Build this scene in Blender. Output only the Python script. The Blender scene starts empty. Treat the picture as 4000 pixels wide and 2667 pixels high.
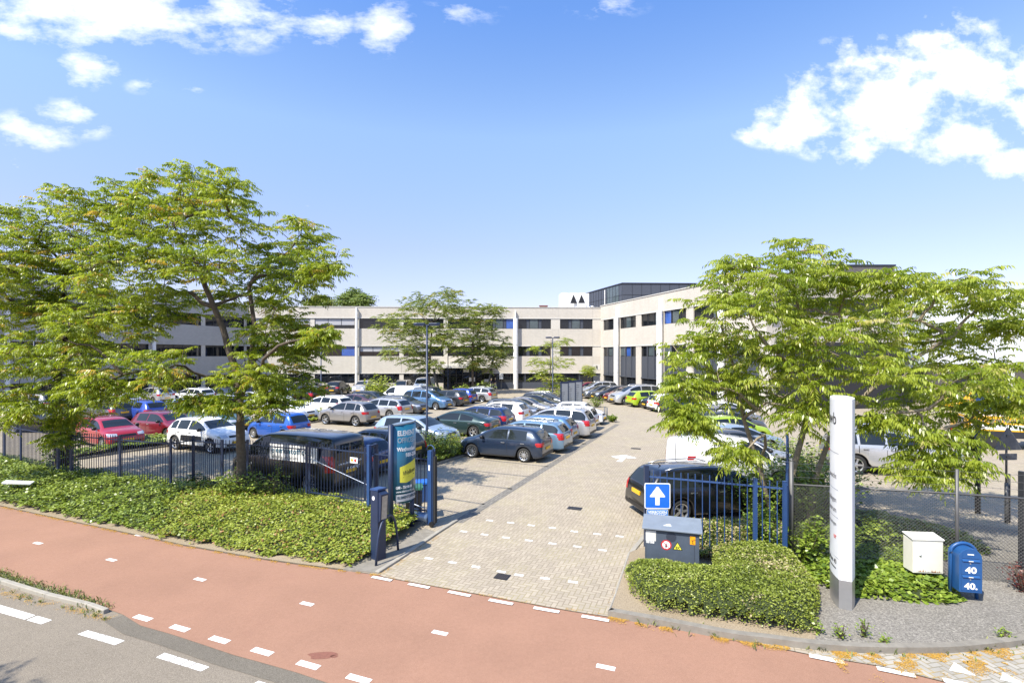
import bpy, math, random
import numpy as np
from mathutils import Vector, Matrix
from mathutils.bvhtree import BVHTree
C = bpy.context
scene = C.scene
COL = scene.collection
rnd = random.Random(7)
NP = np.random.default_rng(11)
# ------------------------------------------------------------------ camera, sky, sun, exposure
CAMH = 5.0
cam = bpy.data.cameras.new('camera'); cam_ob = bpy.data.objects.new('camera', cam); COL.objects.link(cam_ob)
cam_ob.location = (0, 0, CAMH); cam_ob.rotation_euler = (math.pi/2, 0, 0)
cam.sensor_width = 36; cam.lens = 18.0; cam.shift_y = 0.0131; cam.clip_start = 0.1; cam.clip_end = 3000
scene.camera = cam_ob
SUN_EL, SUN_AZ = math.radians(52), math.radians(225)
sun = bpy.data.lights.new('sun', 'SUN'); sun_ob = bpy.data.objects.new('sun', sun); COL.objects.link(sun_ob)
sun.energy = 4.6; sun.angle = math.radians(0.5); sun.color = (1, .94, .83)
to_sun = Vector((math.sin(SUN_AZ)*math.cos(SUN_EL), math.cos(SUN_AZ)*math.cos(SUN_EL), math.sin(SUN_EL)))
sun_ob.rotation_euler = (-to_sun).to_track_quat('-Z', 'Y').to_euler(); sun_ob.location = (-30, -30, 40)
scene.view_settings.view_transform = 'Standard'; scene.view_settings.look = 'None'
scene.view_settings.gamma = 1; scene.view_settings.exposure = 0.90
scene.view_settings.use_curve_mapping = False
scene.render.engine = 'CYCLES'
scene.cycles.max_bounces = 6; scene.cycles.diffuse_bounces = 3; scene.cycles.glossy_bounces = 3
scene.cycles.transmission_bounces = 3; scene.cycles.transparent_max_bounces = 6
scene.cycles.use_denoising = True
scene.cycles.caustics_reflective = False; scene.cycles.caustics_refractive = False

class NT:
    """small node-tree writer"""
    def __init__(s, tree): s.t = tree
    def n(s, kind, **kw):
        nd = s.t.nodes.new(kind)
        for k, v in kw.items():
            if k == 'i':
                for kk, vv in v.items():
                    if hasattr(vv, 'is_linked') or isinstance(vv, bpy.types.NodeSocket): s.t.links.new(vv, nd.inputs[kk])
                    else: nd.inputs[kk].default_value = vv
            else: setattr(nd, k, v)
        return nd
    def m(s, op, a, b=0.0, c=0.0):
        nd = s.n('ShaderNodeMath', operation=op, i={0: a, 1: b, 2: c}); return nd.outputs[0]
    def ramp(s, fac, stops):
        nd = s.n('ShaderNodeValToRGB', i={0: fac})
        e = nd.color_ramp.elements
        while len(e) < len(stops): e.new(0.5)
        for k, (p, c) in enumerate(stops):
            e[k].position = p; e[k].color = (c, c, c, 1) if not hasattr(c, '__len__') else tuple(c) + (1,)*(4-len(c))
        return nd.outputs[0]
    def mix(s, fac, a, b, mode='MIX'):
        nd = s.n('ShaderNodeMix', data_type='RGBA', blend_type=mode, i={0: fac})
        for k, v in ((6, a), (7, b)):
            if isinstance(v, bpy.types.NodeSocket): s.t.links.new(v, nd.inputs[k])
            else: nd.inputs[k].default_value = tuple(v) + (1,)*(4-len(v))
        return nd.outputs[2]
    def noise(s, vec, scale, detail=3, rough=.55, dim='3D'):
        nd = s.n('ShaderNodeTexNoise', noise_dimensions=dim, i={'Scale': scale, 'Detail': detail, 'Roughness': rough})
        if vec is not None: s.t.links.new(vec, nd.inputs['Vector'])
        return nd.outputs[0]

world = bpy.data.worlds.new('World'); scene.world = world; world.use_nodes = True
wt = world.node_tree; wt.nodes.clear(); W = NT(wt)
sky = W.n('ShaderNodeTexSky', sky_type='NISHITA', sun_disc=False, sun_elevation=SUN_EL, sun_rotation=SUN_AZ,
          altitude=0, air_density=1.0, dust_density=0.6, ozone_density=1.6)
tc = W.n('ShaderNodeTexCoord').outputs['Generated']
sep = W.n('ShaderNodeSeparateXYZ', i={0: tc})
yy = W.m('MAXIMUM', sep.outputs[1], 0.02)
u = W.m('DIVIDE', sep.outputs[0], yy); v = W.m('DIVIDE', sep.outputs[2], yy)
uv = W.n('ShaderNodeCombineXYZ', i={0: u, 1: W.m('MULTIPLY', v, 1.35), 2: 0.0}).outputs[0]
uvw = W.n('ShaderNodeCombineXYZ', i={0: W.m('ADD', u, W.m('MULTIPLY', v, .35)), 1: W.m('MULTIPLY', v, 1.9), 2: 3.0}).outputs[0]
def blob_sum(blobs):
    tot = None
    for (cu, cv, ru, rv, amp) in blobs:
        du = W.m('DIVIDE', W.m('SUBTRACT', u, cu), ru); dv = W.m('DIVIDE', W.m('SUBTRACT', v, cv), rv)
        d = W.m('SQRT', W.m('ADD', W.m('MULTIPLY', du, du), W.m('MULTIPLY', dv, dv)))
        k = W.m('MULTIPLY', W.m('MAXIMUM', W.m('SUBTRACT', 1.0, d), 0.0), amp)
        tot = k if tot is None else W.m('MAXIMUM', tot, k)
    return tot
cum = blob_sum([(.735,.50,.23,.15,1.0),(.85,.545,.17,.14,1.1),(.57,.455,.16,.07,.9),(.70,.425,.19,.065,.95),(.86,.42,.13,.07,1.0),(.53,.435,.11,.04,.9),
                (.715,.625,.05,.03,.5),(.83,.61,.15,.05,.75),(1.0,.555,.05,.06,1.0),(1.01,.475,.08,.055,1.0),(.99,.368,.09,.04,.95),(.68,.57,.07,.04,.55)])
n1 = W.noise(uv, 10.0, 10, .62); n2 = W.noise(uv, 3.5, 3, .5)
dens = W.m('ADD', W.m('MULTIPLY', cum, 1.15), W.m('ADD', W.m('MULTIPLY', W.m('SUBTRACT', n1, .5), 3.6), W.m('MULTIPLY', W.m('SUBTRACT', n2, .5), .5)))
dens = W.m('MULTIPLY', W.ramp(dens, [(.27, 0.0), (.62, .4), (1.25, 1.0)]), W.ramp(cum, [(.0, 0.0), (.16, 1.0)]))
wis = blob_sum([(-.80,.68,.33,.11,1.0),(-.58,.66,.22,.085,.9),(-.97,.64,.10,.06,.9),(-.84,.555,.10,.045,.9),(-.95,.435,.13,.05,.8),(-.86,.46,.12,.05,.7),
                (-.37,.645,.09,.06,.6),(-.25,.64,.08,.07,.75),(-.18,.60,.06,.03,.45),(-.61,.52,.06,.03,.45),(-.72,.525,.05,.02,.4),(-.40,.29,.05,.012,.55),(.18,.68,.10,.03,.4),(-.1,.67,.1,.04,.35),(-.98,.37,.06,.03,.6)])
n3 = W.noise(uvw, 6.0, 8, .62)
wd = W.m('ADD', W.m('MULTIPLY', wis, 1.05), W.m('MULTIPLY', W.m('SUBTRACT', n3, .5), 3.4))
wd = W.m('MULTIPLY', W.ramp(wd, [(.25, 0.0), (1.5, .9)]), W.ramp(wis, [(.0, 0.0), (.25, 1.0)]))
front = W.m('GREATER_THAN', sep.outputs[1], 0.03)
cl = W.m('MULTIPLY', W.m('MAXIMUM', dens, wd), front)
elev = W.ramp(W.m('MAXIMUM', sep.outputs[2], 0.0), [(0.0, (.80,.66,.80)), (.07, (.82,.69,.84)), (.20, (.98,.84,1.0)), (.39, (1.22,1.2,1.2)), (.56, (.80,1.04,1.38))])
hs = W.mix(1.0, sky.outputs[0], elev, 'MULTIPLY')
SKY_K = 0.125
shade = W.m('MULTIPLY_ADD', n2, 1.6, 5.6)
ccol = W.n('ShaderNodeCombineColor', i={0: shade, 1: W.m('MULTIPLY', shade, 1.01), 2: W.m('MULTIPLY', shade, 1.04)}).outputs[0]
skyc = W.mix(cl, hs, ccol)
bg = W.n('ShaderNodeBackground', i={0: skyc, 1: SKY_K})
wo = W.n('ShaderNodeOutputWorld', i={0: bg.outputs[0]})

# ------------------------------------------------------------------ helpers
F = 2000.0; HY = 1386.0; CX = 2000.0            # focal length, horizon and centre column in photograph pixels
def g(x, y, z=0.0):
    """the point at height z seen at photograph pixel (x, y)"""
    Y = F*(CAMH-z)/(y-HY); return Vector(((x-CX)/F*Y, Y, z))
def at(x, y, Y): return Vector(((x-CX)/F*Y, Y, CAMH-(y-HY)/F*Y))
def tag(o, label=None, cat=None, group=None, kind=None):
    if label: o['label'] = label
    if cat: o['category'] = cat
    if group: o['group'] = group
    if kind: o['kind'] = kind
    return o
def empty(name, loc=(0,0,0), rz=0.0, label=None, cat=None, group=None):
    o = bpy.data.objects.new(name, None); COL.objects.link(o); o.location = loc; o.rotation_euler = (0, 0, rz); o.empty_display_size = .2
    return tag(o, label, cat, group)
def link(name, me, parent=None, loc=None):
    o = bpy.data.objects.new(name, me); COL.objects.link(o)
    if parent is not None: o.parent = parent
    if loc is not None: o.location = loc
    return o
def copy_tree(o, parent=None):
    c = o.copy(); COL.objects.link(c); c.parent = parent
    for ch in list(o.children): copy_tree(ch, c)
    return c

class MB:
    def __init__(s): s.v = []; s.f = []; s.mi = []; s.cur = 0; s.st = []
    def add(s, vs, fs):
        b = len(s.v); s.st.append((b, len(s.f))); s.v += [tuple(p) for p in vs]; s.f += [tuple(b+i for i in f) for f in fs]; s.mi += [s.cur]*len(fs); return s
    def box(s, lo, hi, M=None):
        x0,y0,z0 = lo; x1,y1,z1 = hi
        vs = [(x0,y0,z0),(x1,y0,z0),(x1,y1,z0),(x0,y1,z0),(x0,y0,z1),(x1,y0,z1),(x1,y1,z1),(x0,y1,z1)]
        if M is not None: vs = [tuple(M @ Vector(p)) for p in vs]
        return s.add(vs, [(0,3,2,1),(4,5,6,7),(0,1,5,4),(1,2,6,5),(2,3,7,6),(3,0,4,7)])
    def prism(s, poly, z0, z1, M=None):
        n = len(poly); vs = [(p[0],p[1],z0) for p in poly] + [(p[0],p[1],z1) for p in poly]
        if M is not None: vs = [tuple(M @ Vector(p)) for p in vs]
        return s.add(vs, [tuple(range(n-1,-1,-1)), tuple(range(n,2*n))] + [(i,(i+1)%n,n+(i+1)%n,n+i) for i in range(n)])
    def tube(s, pts, r, n=8, cap=True):
        pts = [Vector(p) for p in pts]; rs = r if hasattr(r,'__len__') else [r]*len(pts)
        rings = []; up = Vector((0,0,1))
        for i, p in enumerate(pts):
            d = (pts[min(i+1,len(pts)-1)] - pts[max(i-1,0)]).normalized()
            a = d.cross(up)
            if a.length < .05: a = d.cross(Vector((1,0,0)))
            a.normalize(); b = d.cross(a)
            rings.append([p + (a*math.cos(2*math.pi*k/n) + b*math.sin(2*math.pi*k/n))*rs[i] for k in range(n)])
        vs = [q for ring in rings for q in ring]; fs = []
        for i in range(len(pts)-1):
            for k in range(n):
                fs.append((i*n+k, (i+1)*n+k, (i+1)*n+(k+1)%n, i*n+(k+1)%n))
        if cap: fs += [tuple(range(n)), tuple((len(pts)-1)*n+k for k in range(n-1,-1,-1))]
        return s.add(vs, fs)
    def lathe(s, prof, n=20, M=None, cap=(1,1)):
        """profile of (r, h) revolved about z"""
        vs = []; fs = []
        for (r,h) in prof: vs += [(r*math.cos(2*math.pi*k/n), r*math.sin(2*math.pi*k/n), h) for k in range(n)]
        for i in range(len(prof)-1):
            for k in range(n): fs.append((i*n+k, i*n+(k+1)%n, (i+1)*n+(k+1)%n, (i+1)*n+k))
        if cap[0]: fs.append(tuple(range(n-1,-1,-1)))
        if cap[1]: fs.append(tuple((len(prof)-1)*n+k for k in range(n)))
        if M is not None: vs = [tuple(M @ Vector(p)) for p in vs]
        return s.add(vs, fs)
    def build_each(s, name, mats, parent=None, smooth=False):
        """every added piece as an object of its own"""
        for (v0, v1, f0, f1) in s.pieces():
            q = MB(); q.v = s.v[v0:v1]; q.f = [tuple(i-v0 for i in f) for f in s.f[f0:f1]]; q.mi = s.mi[f0:f1]; q.build(name, mats, parent, smooth)
    def pieces(s):
        for k in range(len(s.st)):
            v0, f0 = s.st[k]; v1, f1 = s.st[k+1] if k+1 < len(s.st) else (len(s.v), len(s.f)); yield v0, v1, f0, f1
    def mesh(s, name, mats, smooth=False):
        me = bpy.data.meshes.new(name); me.from_pydata(s.v, [], s.f)
        for m in (mats if isinstance(mats, (list, tuple)) else [mats]): me.materials.append(m)
        if any(s.mi): me.polygons.foreach_set('material_index', s.mi)
        if smooth: me.polygons.foreach_set('use_smooth', [True]*len(s.f))
        me.update(); return me
    def build(s, name, mats, parent=None, smooth=False, loc=None): return link(name, s.mesh(name, mats, smooth), parent, loc)
def bevel(o, w=.01, seg=2):
    m = o.modifiers.new('bevel', 'BEVEL'); m.width = w; m.segments = seg; m.limit_method = 'ANGLE'; return o

# ------------------------------------------------------------------ materials
MATS = {}
def new_mat(name):
    m = bpy.data.materials.new(name); m.use_nodes = True; m.node_tree.nodes.clear(); T = NT(m.node_tree); return m, T
def finish(T, bsdf): T.n('ShaderNodeOutputMaterial', i={0: bsdf.outputs[0]})
def pbr(name, col, rough=.5, metal=0.0, coat=0.0, var=.06, vscale=6.0, bump=0.0, bscale=80.0, spec=.5, ior=None, emit=None):
    if name in MATS: return MATS[name]
    m, T = new_mat(name)
    oc = T.n('ShaderNodeTexCoord').outputs['Object']
    nz = T.noise(oc, vscale, 4)
    a = tuple(c*(1-var*2) for c in col); b = tuple(min(1, c*(1+var*2)) for c in col)
    cc = T.mix(nz, a, b)
    p = T.n('ShaderNodeBsdfPrincipled', i={'Base Color': cc, 'Roughness': rough, 'Metallic': metal, 'Coat Weight': coat, 'Coat Roughness': .04, 'Specular IOR Level': spec})
    if ior: p.inputs['IOR'].default_value = ior
    if bump:
        bn = T.n('ShaderNodeBump', i={'Strength': bump, 'Distance': .02, 'Height': T.noise(oc, bscale, 2)})
        m.node_tree.links.new(bn.outputs[0], p.inputs['Normal'])
    if emit: p.inputs['Emission Color'].default_value = tuple(col)+(1,); p.inputs['Emission Strength'].default_value = emit
    finish(T, p); MATS[name] = m; return m
def leaf_mat(name, dark, mid, light, tip=None, trans=.35, gloss=.32):
    """leaf colours vary leaf by leaf through the 'rnd' attribute"""
    m, T = new_mat(name)
    at_ = T.n('ShaderNodeAttribute', attribute_name='rnd').outputs['Fac']
    stops = [(0, dark), (.45, mid), (.9, light)]
    if tip: stops += [(.93, tip), (1.0, tip)]
    c = T.ramp(at_, stops)
    p = T.n('ShaderNodeBsdfPrincipled', i={'Base Color': c, 'Roughness': gloss, 'Specular IOR Level': .45})
    tcol = T.mix(1.0, c, (1.25, 1.25, .55), 'MULTIPLY')
    tr = T.n('ShaderNodeBsdfTranslucent', i={0: tcol})
    mx = T.n('ShaderNodeMixShader', i={0: trans, 1: p.outputs[0], 2: tr.outputs[0]})
    finish(T, mx); MATS[name] = m; return m

def paver_mat(name, base, joint, size=.105, angle=0.0, var=.22, joint_w=.07, moss=None, patch=.25):
    """herringbone clinker paving: 2 x 1 bricks laid from integer cells, joints and brick-to-brick colour"""
    m, T = new_mat(name)
    pos = T.n('ShaderNodeTexCoord').outputs['Object']
    mp = T.n('ShaderNodeMapping', i={'Vector': pos, 'Rotation': (0,0,angle), 'Scale': (1/size,)*3}).outputs[0]
    sp = T.n('ShaderNodeSeparateXYZ', i={0: mp}); x, y = sp.outputs[0], sp.outputs[1]
    ix, iy = T.m('FLOOR', x), T.m('FLOOR', y); fx, fy = T.m('SUBTRACT', x, ix), T.m('SUBTRACT', y, iy)
    k = T.m('FLOORED_MODULO', T.m('ADD', T.m('SUBTRACT', ix, iy), .01), 4.0)
    def isk(v_): return T.m('COMPARE', k, v_+.01, .3)
    k0, k1, k2, k3 = isk(0), isk(1), isk(2), isk(3)
    L, R, B, U = fx, T.m('SUBTRACT', 1.0, fx), fy, T.m('SUBTRACT', 1.0, fy)
    big = 9.0
    def unless(d, off): return T.m('ADD', d, T.m('MULTIPLY', off, big))
    dist = T.m('MINIMUM', T.m('MINIMUM', unless(L, k1), unless(R, k0)), T.m('MINIMUM', unless(B, k2), unless(U, k3)))
    jt = T.ramp(dist, [(0.0, 1.0), (joint_w, .8), (joint_w*1.9, 0.0)])
    bid = T.n('ShaderNodeCombineXYZ', i={0: T.m('SUBTRACT', ix, k1), 1: T.m('SUBTRACT', iy, k2), 2: 0.0}).outputs[0]
    wn = T.n('ShaderNodeTexWhiteNoise', noise_dimensions='3D', i={0: bid}).outputs[0]
    big_n = T.noise(pos, .35, 4); mid_n = T.noise(pos, 3.0, 5, .65); fine = T.noise(pos, 160.0, 2)
    val = T.m('ADD', T.m('ADD', 1-var/2, T.m('MULTIPLY', wn, var)), T.m('ADD', T.m('MULTIPLY', T.m('SUBTRACT', big_n, .5), patch), T.m('ADD', T.m('MULTIPLY', T.m('SUBTRACT', mid_n, .5), .3), T.m('MULTIPLY', T.m('SUBTRACT', fine, .5), .35))))
    cv = T.n('ShaderNodeCombineColor', i={0: val, 1: val, 2: val}).outputs[0]
    col = T.mix(1.0, base, cv, 'MULTIPLY')
    jcol = joint
    if moss is not None:
        jm = T.ramp(T.noise(pos, .9, 4, .6), [(.45, 0.0), (.62, 1.0)]); jcol = T.mix(jm, joint, moss)
    col = T.mix(jt, col, jcol)
    p = T.n('ShaderNodeBsdfPrincipled', i={'Base Color': col, 'Roughness': .85, 'Specular IOR Level': .25})
    bn = T.n('ShaderNodeBump', i={'Strength': .35, 'Distance': .01, 'Height': T.m('ADD', T.m('MULTIPLY', jt, -1.0), T.m('MULTIPLY', fine, .3))})
    m.node_tree.links.new(bn.outputs[0], p.inputs['Normal'])
    finish(T, p); return m
def grit_mat(name, cols, scale=300, big=.25, stains=None, rough=.9, bump=.4):
    m, T = new_mat(name)
    pos = T.n('ShaderNodeTexCoord').outputs['Object']
    f = T.noise(pos, scale, 3, .7); b = T.noise(pos, .5, 5, .6); md = T.noise(pos, 12, 3)
    c = T.ramp(f, [(.3, cols[0]), (.52, cols[1]), (.75, cols[2])])
    val = T.m('ADD', 1.0, T.m('ADD', T.m('MULTIPLY', T.m('SUBTRACT', b, .5), big*2), T.m('MULTIPLY', T.m('SUBTRACT', md, .5), .18)))
    c = T.mix(1.0, c, T.n('ShaderNodeCombineColor', i={0: val, 1: val, 2: val}).outputs[0], 'MULTIPLY')
    if stains:
        st = T.ramp(T.noise(pos, 1.1, 8, .68), [(.58, 0.0), (.78, .35)]); c = T.mix(st, c, stains)
    p = T.n('ShaderNodeBsdfPrincipled', i={'Base Color': c, 'Roughness': rough, 'Specular IOR Level': .3})
    bn = T.n('ShaderNodeBump', i={'Strength': bump, 'Distance': .008, 'Height': f}); m.node_tree.links.new(bn.outputs[0], p.inputs['Normal'])
    finish(T, p); return m
def brick_mat(name, a, b, mortar, streak=.25):
    """stretcher-bond brick on walls: runs along local x, courses along z"""
    m, T = new_mat(name)
    pos = T.n('ShaderNodeTexCoord').outputs['Object']
    sp = T.n('ShaderNodeSeparateXYZ', i={0: pos})
    v2 = T.n('ShaderNodeCombineXYZ', i={0: T.m('ADD', sp.outputs[0], sp.outputs[1]), 1: sp.outputs[2], 2: 0.0}).outputs[0]
    br = T.n('ShaderNodeTexBrick', i={'Vector': v2, 'Color1': tuple(a)+(1,), 'Color2': tuple(b)+(1,), 'Mortar': tuple(mortar)+(1,), 'Scale': 1.0,
             'Mortar Size': .012, 'Mortar Smooth': .3, 'Brick Width': .3, 'Row Height': .1, 'Bias': 0.0})
    st = T.n('ShaderNodeMapping', i={'Vector': v2, 'Scale': (1.6, .12, 1)}).outputs[0]
    sn = T.noise(st, 1.0, 5, .65); bn_ = T.noise(v2, .25, 4)
    val = T.m('ADD', 1.0, T.m('ADD', T.m('MULTIPLY', T.m('SUBTRACT', sn, .5), streak), T.m('MULTIPLY', T.m('SUBTRACT', bn_, .5), .2)))
    c = T.mix(1.0, br.outputs[0], T.n('ShaderNodeCombineColor', i={0: val, 1: val, 2: T.m('MULTIPLY', val, .99)}).outputs[0], 'MULTIPLY')
    p = T.n('ShaderNodeBsdfPrincipled', i={'Base Color': c, 'Roughness': .85, 'Specular IOR Level': .25})
    bb = T.n('ShaderNodeBump', i={'Strength': .3, 'Distance': .01, 'Height': T.m('MULTIPLY', br.outputs[1], -1.0)}); m.node_tree.links.new(bb.outputs[0], p.inputs['Normal'])
    finish(T, p); return m
M_NAVY = pbr('navy_steel_paint', (.014,.026,.062), .45, var=.1, vscale=4)
M_BLUE = pbr('blue_steel_paint', (.022,.06,.17), .42, var=.1, vscale=4)
M_BLACK = pbr('black_plastic', (.012,.012,.013), .45)
M_RUBBER = pbr('tyre_rubber', (.018,.018,.018), .8, var=.15, vscale=20)
M_ALU = pbr('alloy', (.62,.63,.64), .28, .85)
M_RIMDK = pbr('dark_alloy', (.10,.10,.11), .35, .7)
M_WHITE = pbr('white_paint', (.78,.78,.77), .4, var=.03)
M_MARK = pbr('road_marking_paint', (.74,.73,.70), .75, var=.08, vscale=25, bump=.2)
M_CONC = pbr('concrete', (.31,.285,.235), .85, var=.14, vscale=5, bump=.3, bscale=90)
M_CONCD = pbr('weathered_concrete', (.215,.195,.16), .88, var=.2, vscale=6, bump=.4, bscale=80)
M_DARKFRAME = pbr('anthracite_frame', (.018,.02,.024), .4)
M_PANEL = pbr('anthracite_panel', (.055,.062,.078), .42, var=.06)
M_SOIL = grit_mat('soil', [(.16,.12,.075),(.30,.24,.16),(.44,.36,.25)], 60, .3, bump=.9)
M_BARK = pbr('bark', (.10,.078,.055), .9, var=.3, vscale=9, bump=1.0, bscale=30)
M_BARKL = pbr('pale_bark', (.26,.215,.15), .9, var=.25, vscale=9, bump=.8, bscale=30)
def glass_mat(name, col, ior=1.9):
    m, T = new_mat(name)
    oc = T.n('ShaderNodeTexCoord').outputs['Object']
    nz = T.noise(oc, .9, 2)
    p = T.n('ShaderNodeBsdfPrincipled', i={'Base Color': T.mix(nz, tuple(c*.6 for c in col), tuple(c*1.5 for c in col)), 'Roughness': .02, 'IOR': ior, 'Specular IOR Level': .5})
    finish(T, p); MATS[name] = m; return m
M_GLASS = glass_mat('window_glass', (.010,.012,.015), 1.5)
M_CARGLASS = glass_mat('car_glass', (.014,.018,.02), 1.5)
M_BLIND = pbr('grey_blind', (.36,.36,.38), .6, var=.02)
M_BLUEGLASS = glass_mat('blue_glass', (.04,.10,.34), 1.5)  # pane material with a blue base colour
# ------------------------------------------------------------------ ground, roads, paving
def sheet(name, pts, z, mat, kind='structure', thick=0.0, label=None, cat=None, group=None, parent=None):
    mb = MB(); n = len(pts)
    A = sum(pts[i][0]*pts[(i+1)%n][1]-pts[(i+1)%n][0]*pts[i][1] for i in range(n))
    P = [(p[0], p[1]) for p in (pts if A > 0 else list(reversed(pts)))]
    if thick: mb.prism(P, z-thick, z)
    else: mb.add([(x, y, z) for x, y in P], [tuple(range(n))])
    o = mb.build(name, mat, parent); tag(o, label, cat, group, kind); return o
def strip_poly(line, w0, w1=0.0):
    """polygon of a line widened by w0 to its left and w1 to its right"""
    L, R = [], []
    for i, p in enumerate(line):
        a = Vector(line[max(i-1,0)][:2]); b = Vector(line[min(i+1,len(line)-1)][:2]); d = (b-a).normalized(); nrm = Vector((-d.y, d.x))
        q = Vector(p[:2]); L.append(q+nrm*w0); R.append(q-nrm*w1)
    return [(p.x,p.y) for p in L] + [(p.x,p.y) for p in reversed(R)]
def smooth_line(pts, n=6):
    P = [Vector(p[:2]) for p in pts]; out = []
    for i in range(len(P)-1):
        p0, p1, p2, p3 = P[max(i-1,0)], P[i], P[i+1], P[min(i+2,len(P)-1)]
        for k in range(n):
            t = k/n; out.append(.5*((2*p1)+(-p0+p2)*t+(2*p0-5*p1+4*p2-p3)*t*t+(-p0+3*p1-3*p2+p3)*t**3))
    return out+[P[-1]]
M_GROUND = grit_mat('rough_ground', [(.10,.11,.05),(.16,.15,.08),(.24,.21,.13)], 30, .3)
M_ASPH = grit_mat('asphalt', [(.10,.086,.066),(.225,.19,.145),(.40,.35,.275)], 95, .16, None, bump=.7)
M_RED = grit_mat('red_asphalt', [(.235,.122,.078),(.298,.166,.110),(.37,.225,.155)], 130, .22, (.24,.12,.085), bump=.4)
M_PAVE = paver_mat('herringbone_paving', (.345,.295,.225), (.21,.172,.118), .105, math.radians(21), .2, .06, (.27,.235,.11))
M_PAVE2 = paver_mat('dark_paving', (.20,.185,.16), (.10,.09,.075), .105, math.radians(21), .3, .07)
M_PAVER = paver_mat('side_road_paving', (.33,.305,.26), (.20,.18,.13), .105, math.radians(-12), .25, .07, (.42,.27,.05))
M_GRAVEL = grit_mat('gravel', [(.085,.077,.066),(.205,.188,.16),(.40,.37,.315)], 38, .18, bump=1.0)

R_ = 400
sheet('ground', [(-R_,-60),(R_,-60),(R_,700),(-R_,700)], -.05, M_GROUND)
EDGE = [g(-1400,1690), g(-800,1803), g(0,1975), g(229,2025), g(457,2073), g(713,2128), g(1000,2179), g(1183,2205), g(1347,2226), g(1480,2243)]
EDGE2 = [g(1500,2252), g(2000,2343), g(2229,2384), g(2366,2405)]
EDGE3 = [g(2402,2411), g(2617,2447), g(2850,2492), g(3000,2521), g(3160,2553), g(3297,2576), g(3439,2599), g(3571,2631), g(3700,2663), g(4100,2745), g(4800,2890)]
UP = [p for p in EDGE + EDGE2 + EDGE3]
LOW = [g(-1400,1790), g(-800,1990), g(0,2232), g(357,2350), g(480,2396), g(549,2439), g(663,2471), g(777,2508), g(914,2554), g(1000,2577), g(1160,2622), g(1293,2667), g(1700,2790), g(2600,3080)]
sheet('road', [(-60,-25),(40,-25)] + [(30,8.2)] + [(p.x,p.y+.4) for p in reversed(UP)] + [(-80,22)], -.024, M_ASPH)
bp_poly = [(p.x,p.y) for p in UP] + [(p.x,p.y) for p in reversed(LOW)]
sheet('bike_path', bp_poly, -.012, M_RED)
M_ASPHD = grit_mat('dark_asphalt_patch', [(.075,.066,.052),(.155,.135,.105),(.28,.25,.20)], 95, .3, None, bump=.7)
sheet('asphalt_patch', strip_poly(LOW[4:], .05, .30), -.018, M_ASPHD)
lot = [(p.x,p.y) for p in UP] + [(90,6),(90,120),(-90,120),(-90,30)]
sheet('paving', lot, 0.0, M_PAVE)
# the worn red edge and the side road at lower right
sheet('side_road', [(p.x,p.y) for p in [g(3160,2551), g(3297,2574), g(3439,2597), g(3571,2629), g(3700,2661), g(4100,2743), g(4700,2868)]] + [tuple(g(4900,2560)[:2]), tuple(g(4300,2475)[:2]), tuple(g(3869,2537)[:2]), tuple(g(3686,2551)[:2]), tuple(g(3412,2551)[:2])], .004, M_PAVER)

# gutter band and bay lines of dark pavers
def band(name, a, b, w, mat=None): 
    d = Vector((b[0]-a[0], b[1]-a[1])); n = Vector((-d.y, d.x)).normalized()*w/2
    return sheet(name, [(a[0]-n.x,a[1]-n.y),(b[0]-n.x,b[1]-n.y),(b[0]+n.x,b[1]+n.y),(a[0]+n.x,a[1]+n.y)], .004, mat or M_PAVE2)
band('gutter', g(1786,2040), g(2412,1657), .34)
for (x0,y0,x1,y1) in [(1862,1792,2140,1822),(1800,1833,2066,1861),(1850,1891,2000,1909),(1706,1940,1892,1969),(2270,1735,2290,1732),(2090,1716,2280,1731),(2180,1681,2355,1689)]:
    band('bay_line', g(x0,y0), g(x1,y1), .12)

# white paint and white bricks
def quad_mark(name, corners, z=.004, mat=None, parent=None): return sheet(name, [tuple(c[:2]) for c in corners], z, mat or M_MARK, parent=parent)
def dash(cx, cy, L, w, d, z, name='lane_marking', jag=0.0):
    c = g(cx, cy); d = Vector(d).normalized(); n = Vector((-d.y, d.x))
    c = Vector((c.x, c.y))
    p = [c-d*L/2-n*w/2, c+d*L/2-n*w/2, c+d*L/2+n*w/2, c-d*L/2+n*w/2]
    return sheet(name, [(q.x,q.y) for q in p], z, M_MARK)
def dirline(a, b): p, q = g(*a), g(*b); return (q.x-p.x, q.y-p.y)
up_d = [(1491,2259),(1636,2287),(1794,2318),(1956,2350),(2134,2381),(2325,2414)]
for i, p in enumerate(up_d): dash(p[0], p[1], .52, .10, dirline(up_d[max(i-1,0)], up_d[min(i+1,5)]), .006 if p[1] < 2300 else .006)
for p, q in (((3229,2573),(3229+60,2585)),((3500,2624),(3560,2636)),((3765,2672),(3825,2684))): dash(p[0], p[1], .5, .12, dirline(p, q), .009)
mid_d = [(148,2119),(435,2184),(781,2260),(1199,2355),(1718,2468),(2366,2602)]
for i, p in enumerate(mid_d): dash(p[0], p[1], .30, .11, dirline(mid_d[max(i-1,0)], mid_d[min(i+1,5)]), -.008)
low_d = [(558,2410),(702,2450),(857,2495),(1024,2541),(1204,2593),(1401,2647),(1640,2712)]
for i, p in enumerate(low_d): dash(p[0], p[1], .42, .13, dirline(low_d[max(i-1,0)], low_d[min(i+1,6)]), -.008)
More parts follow.
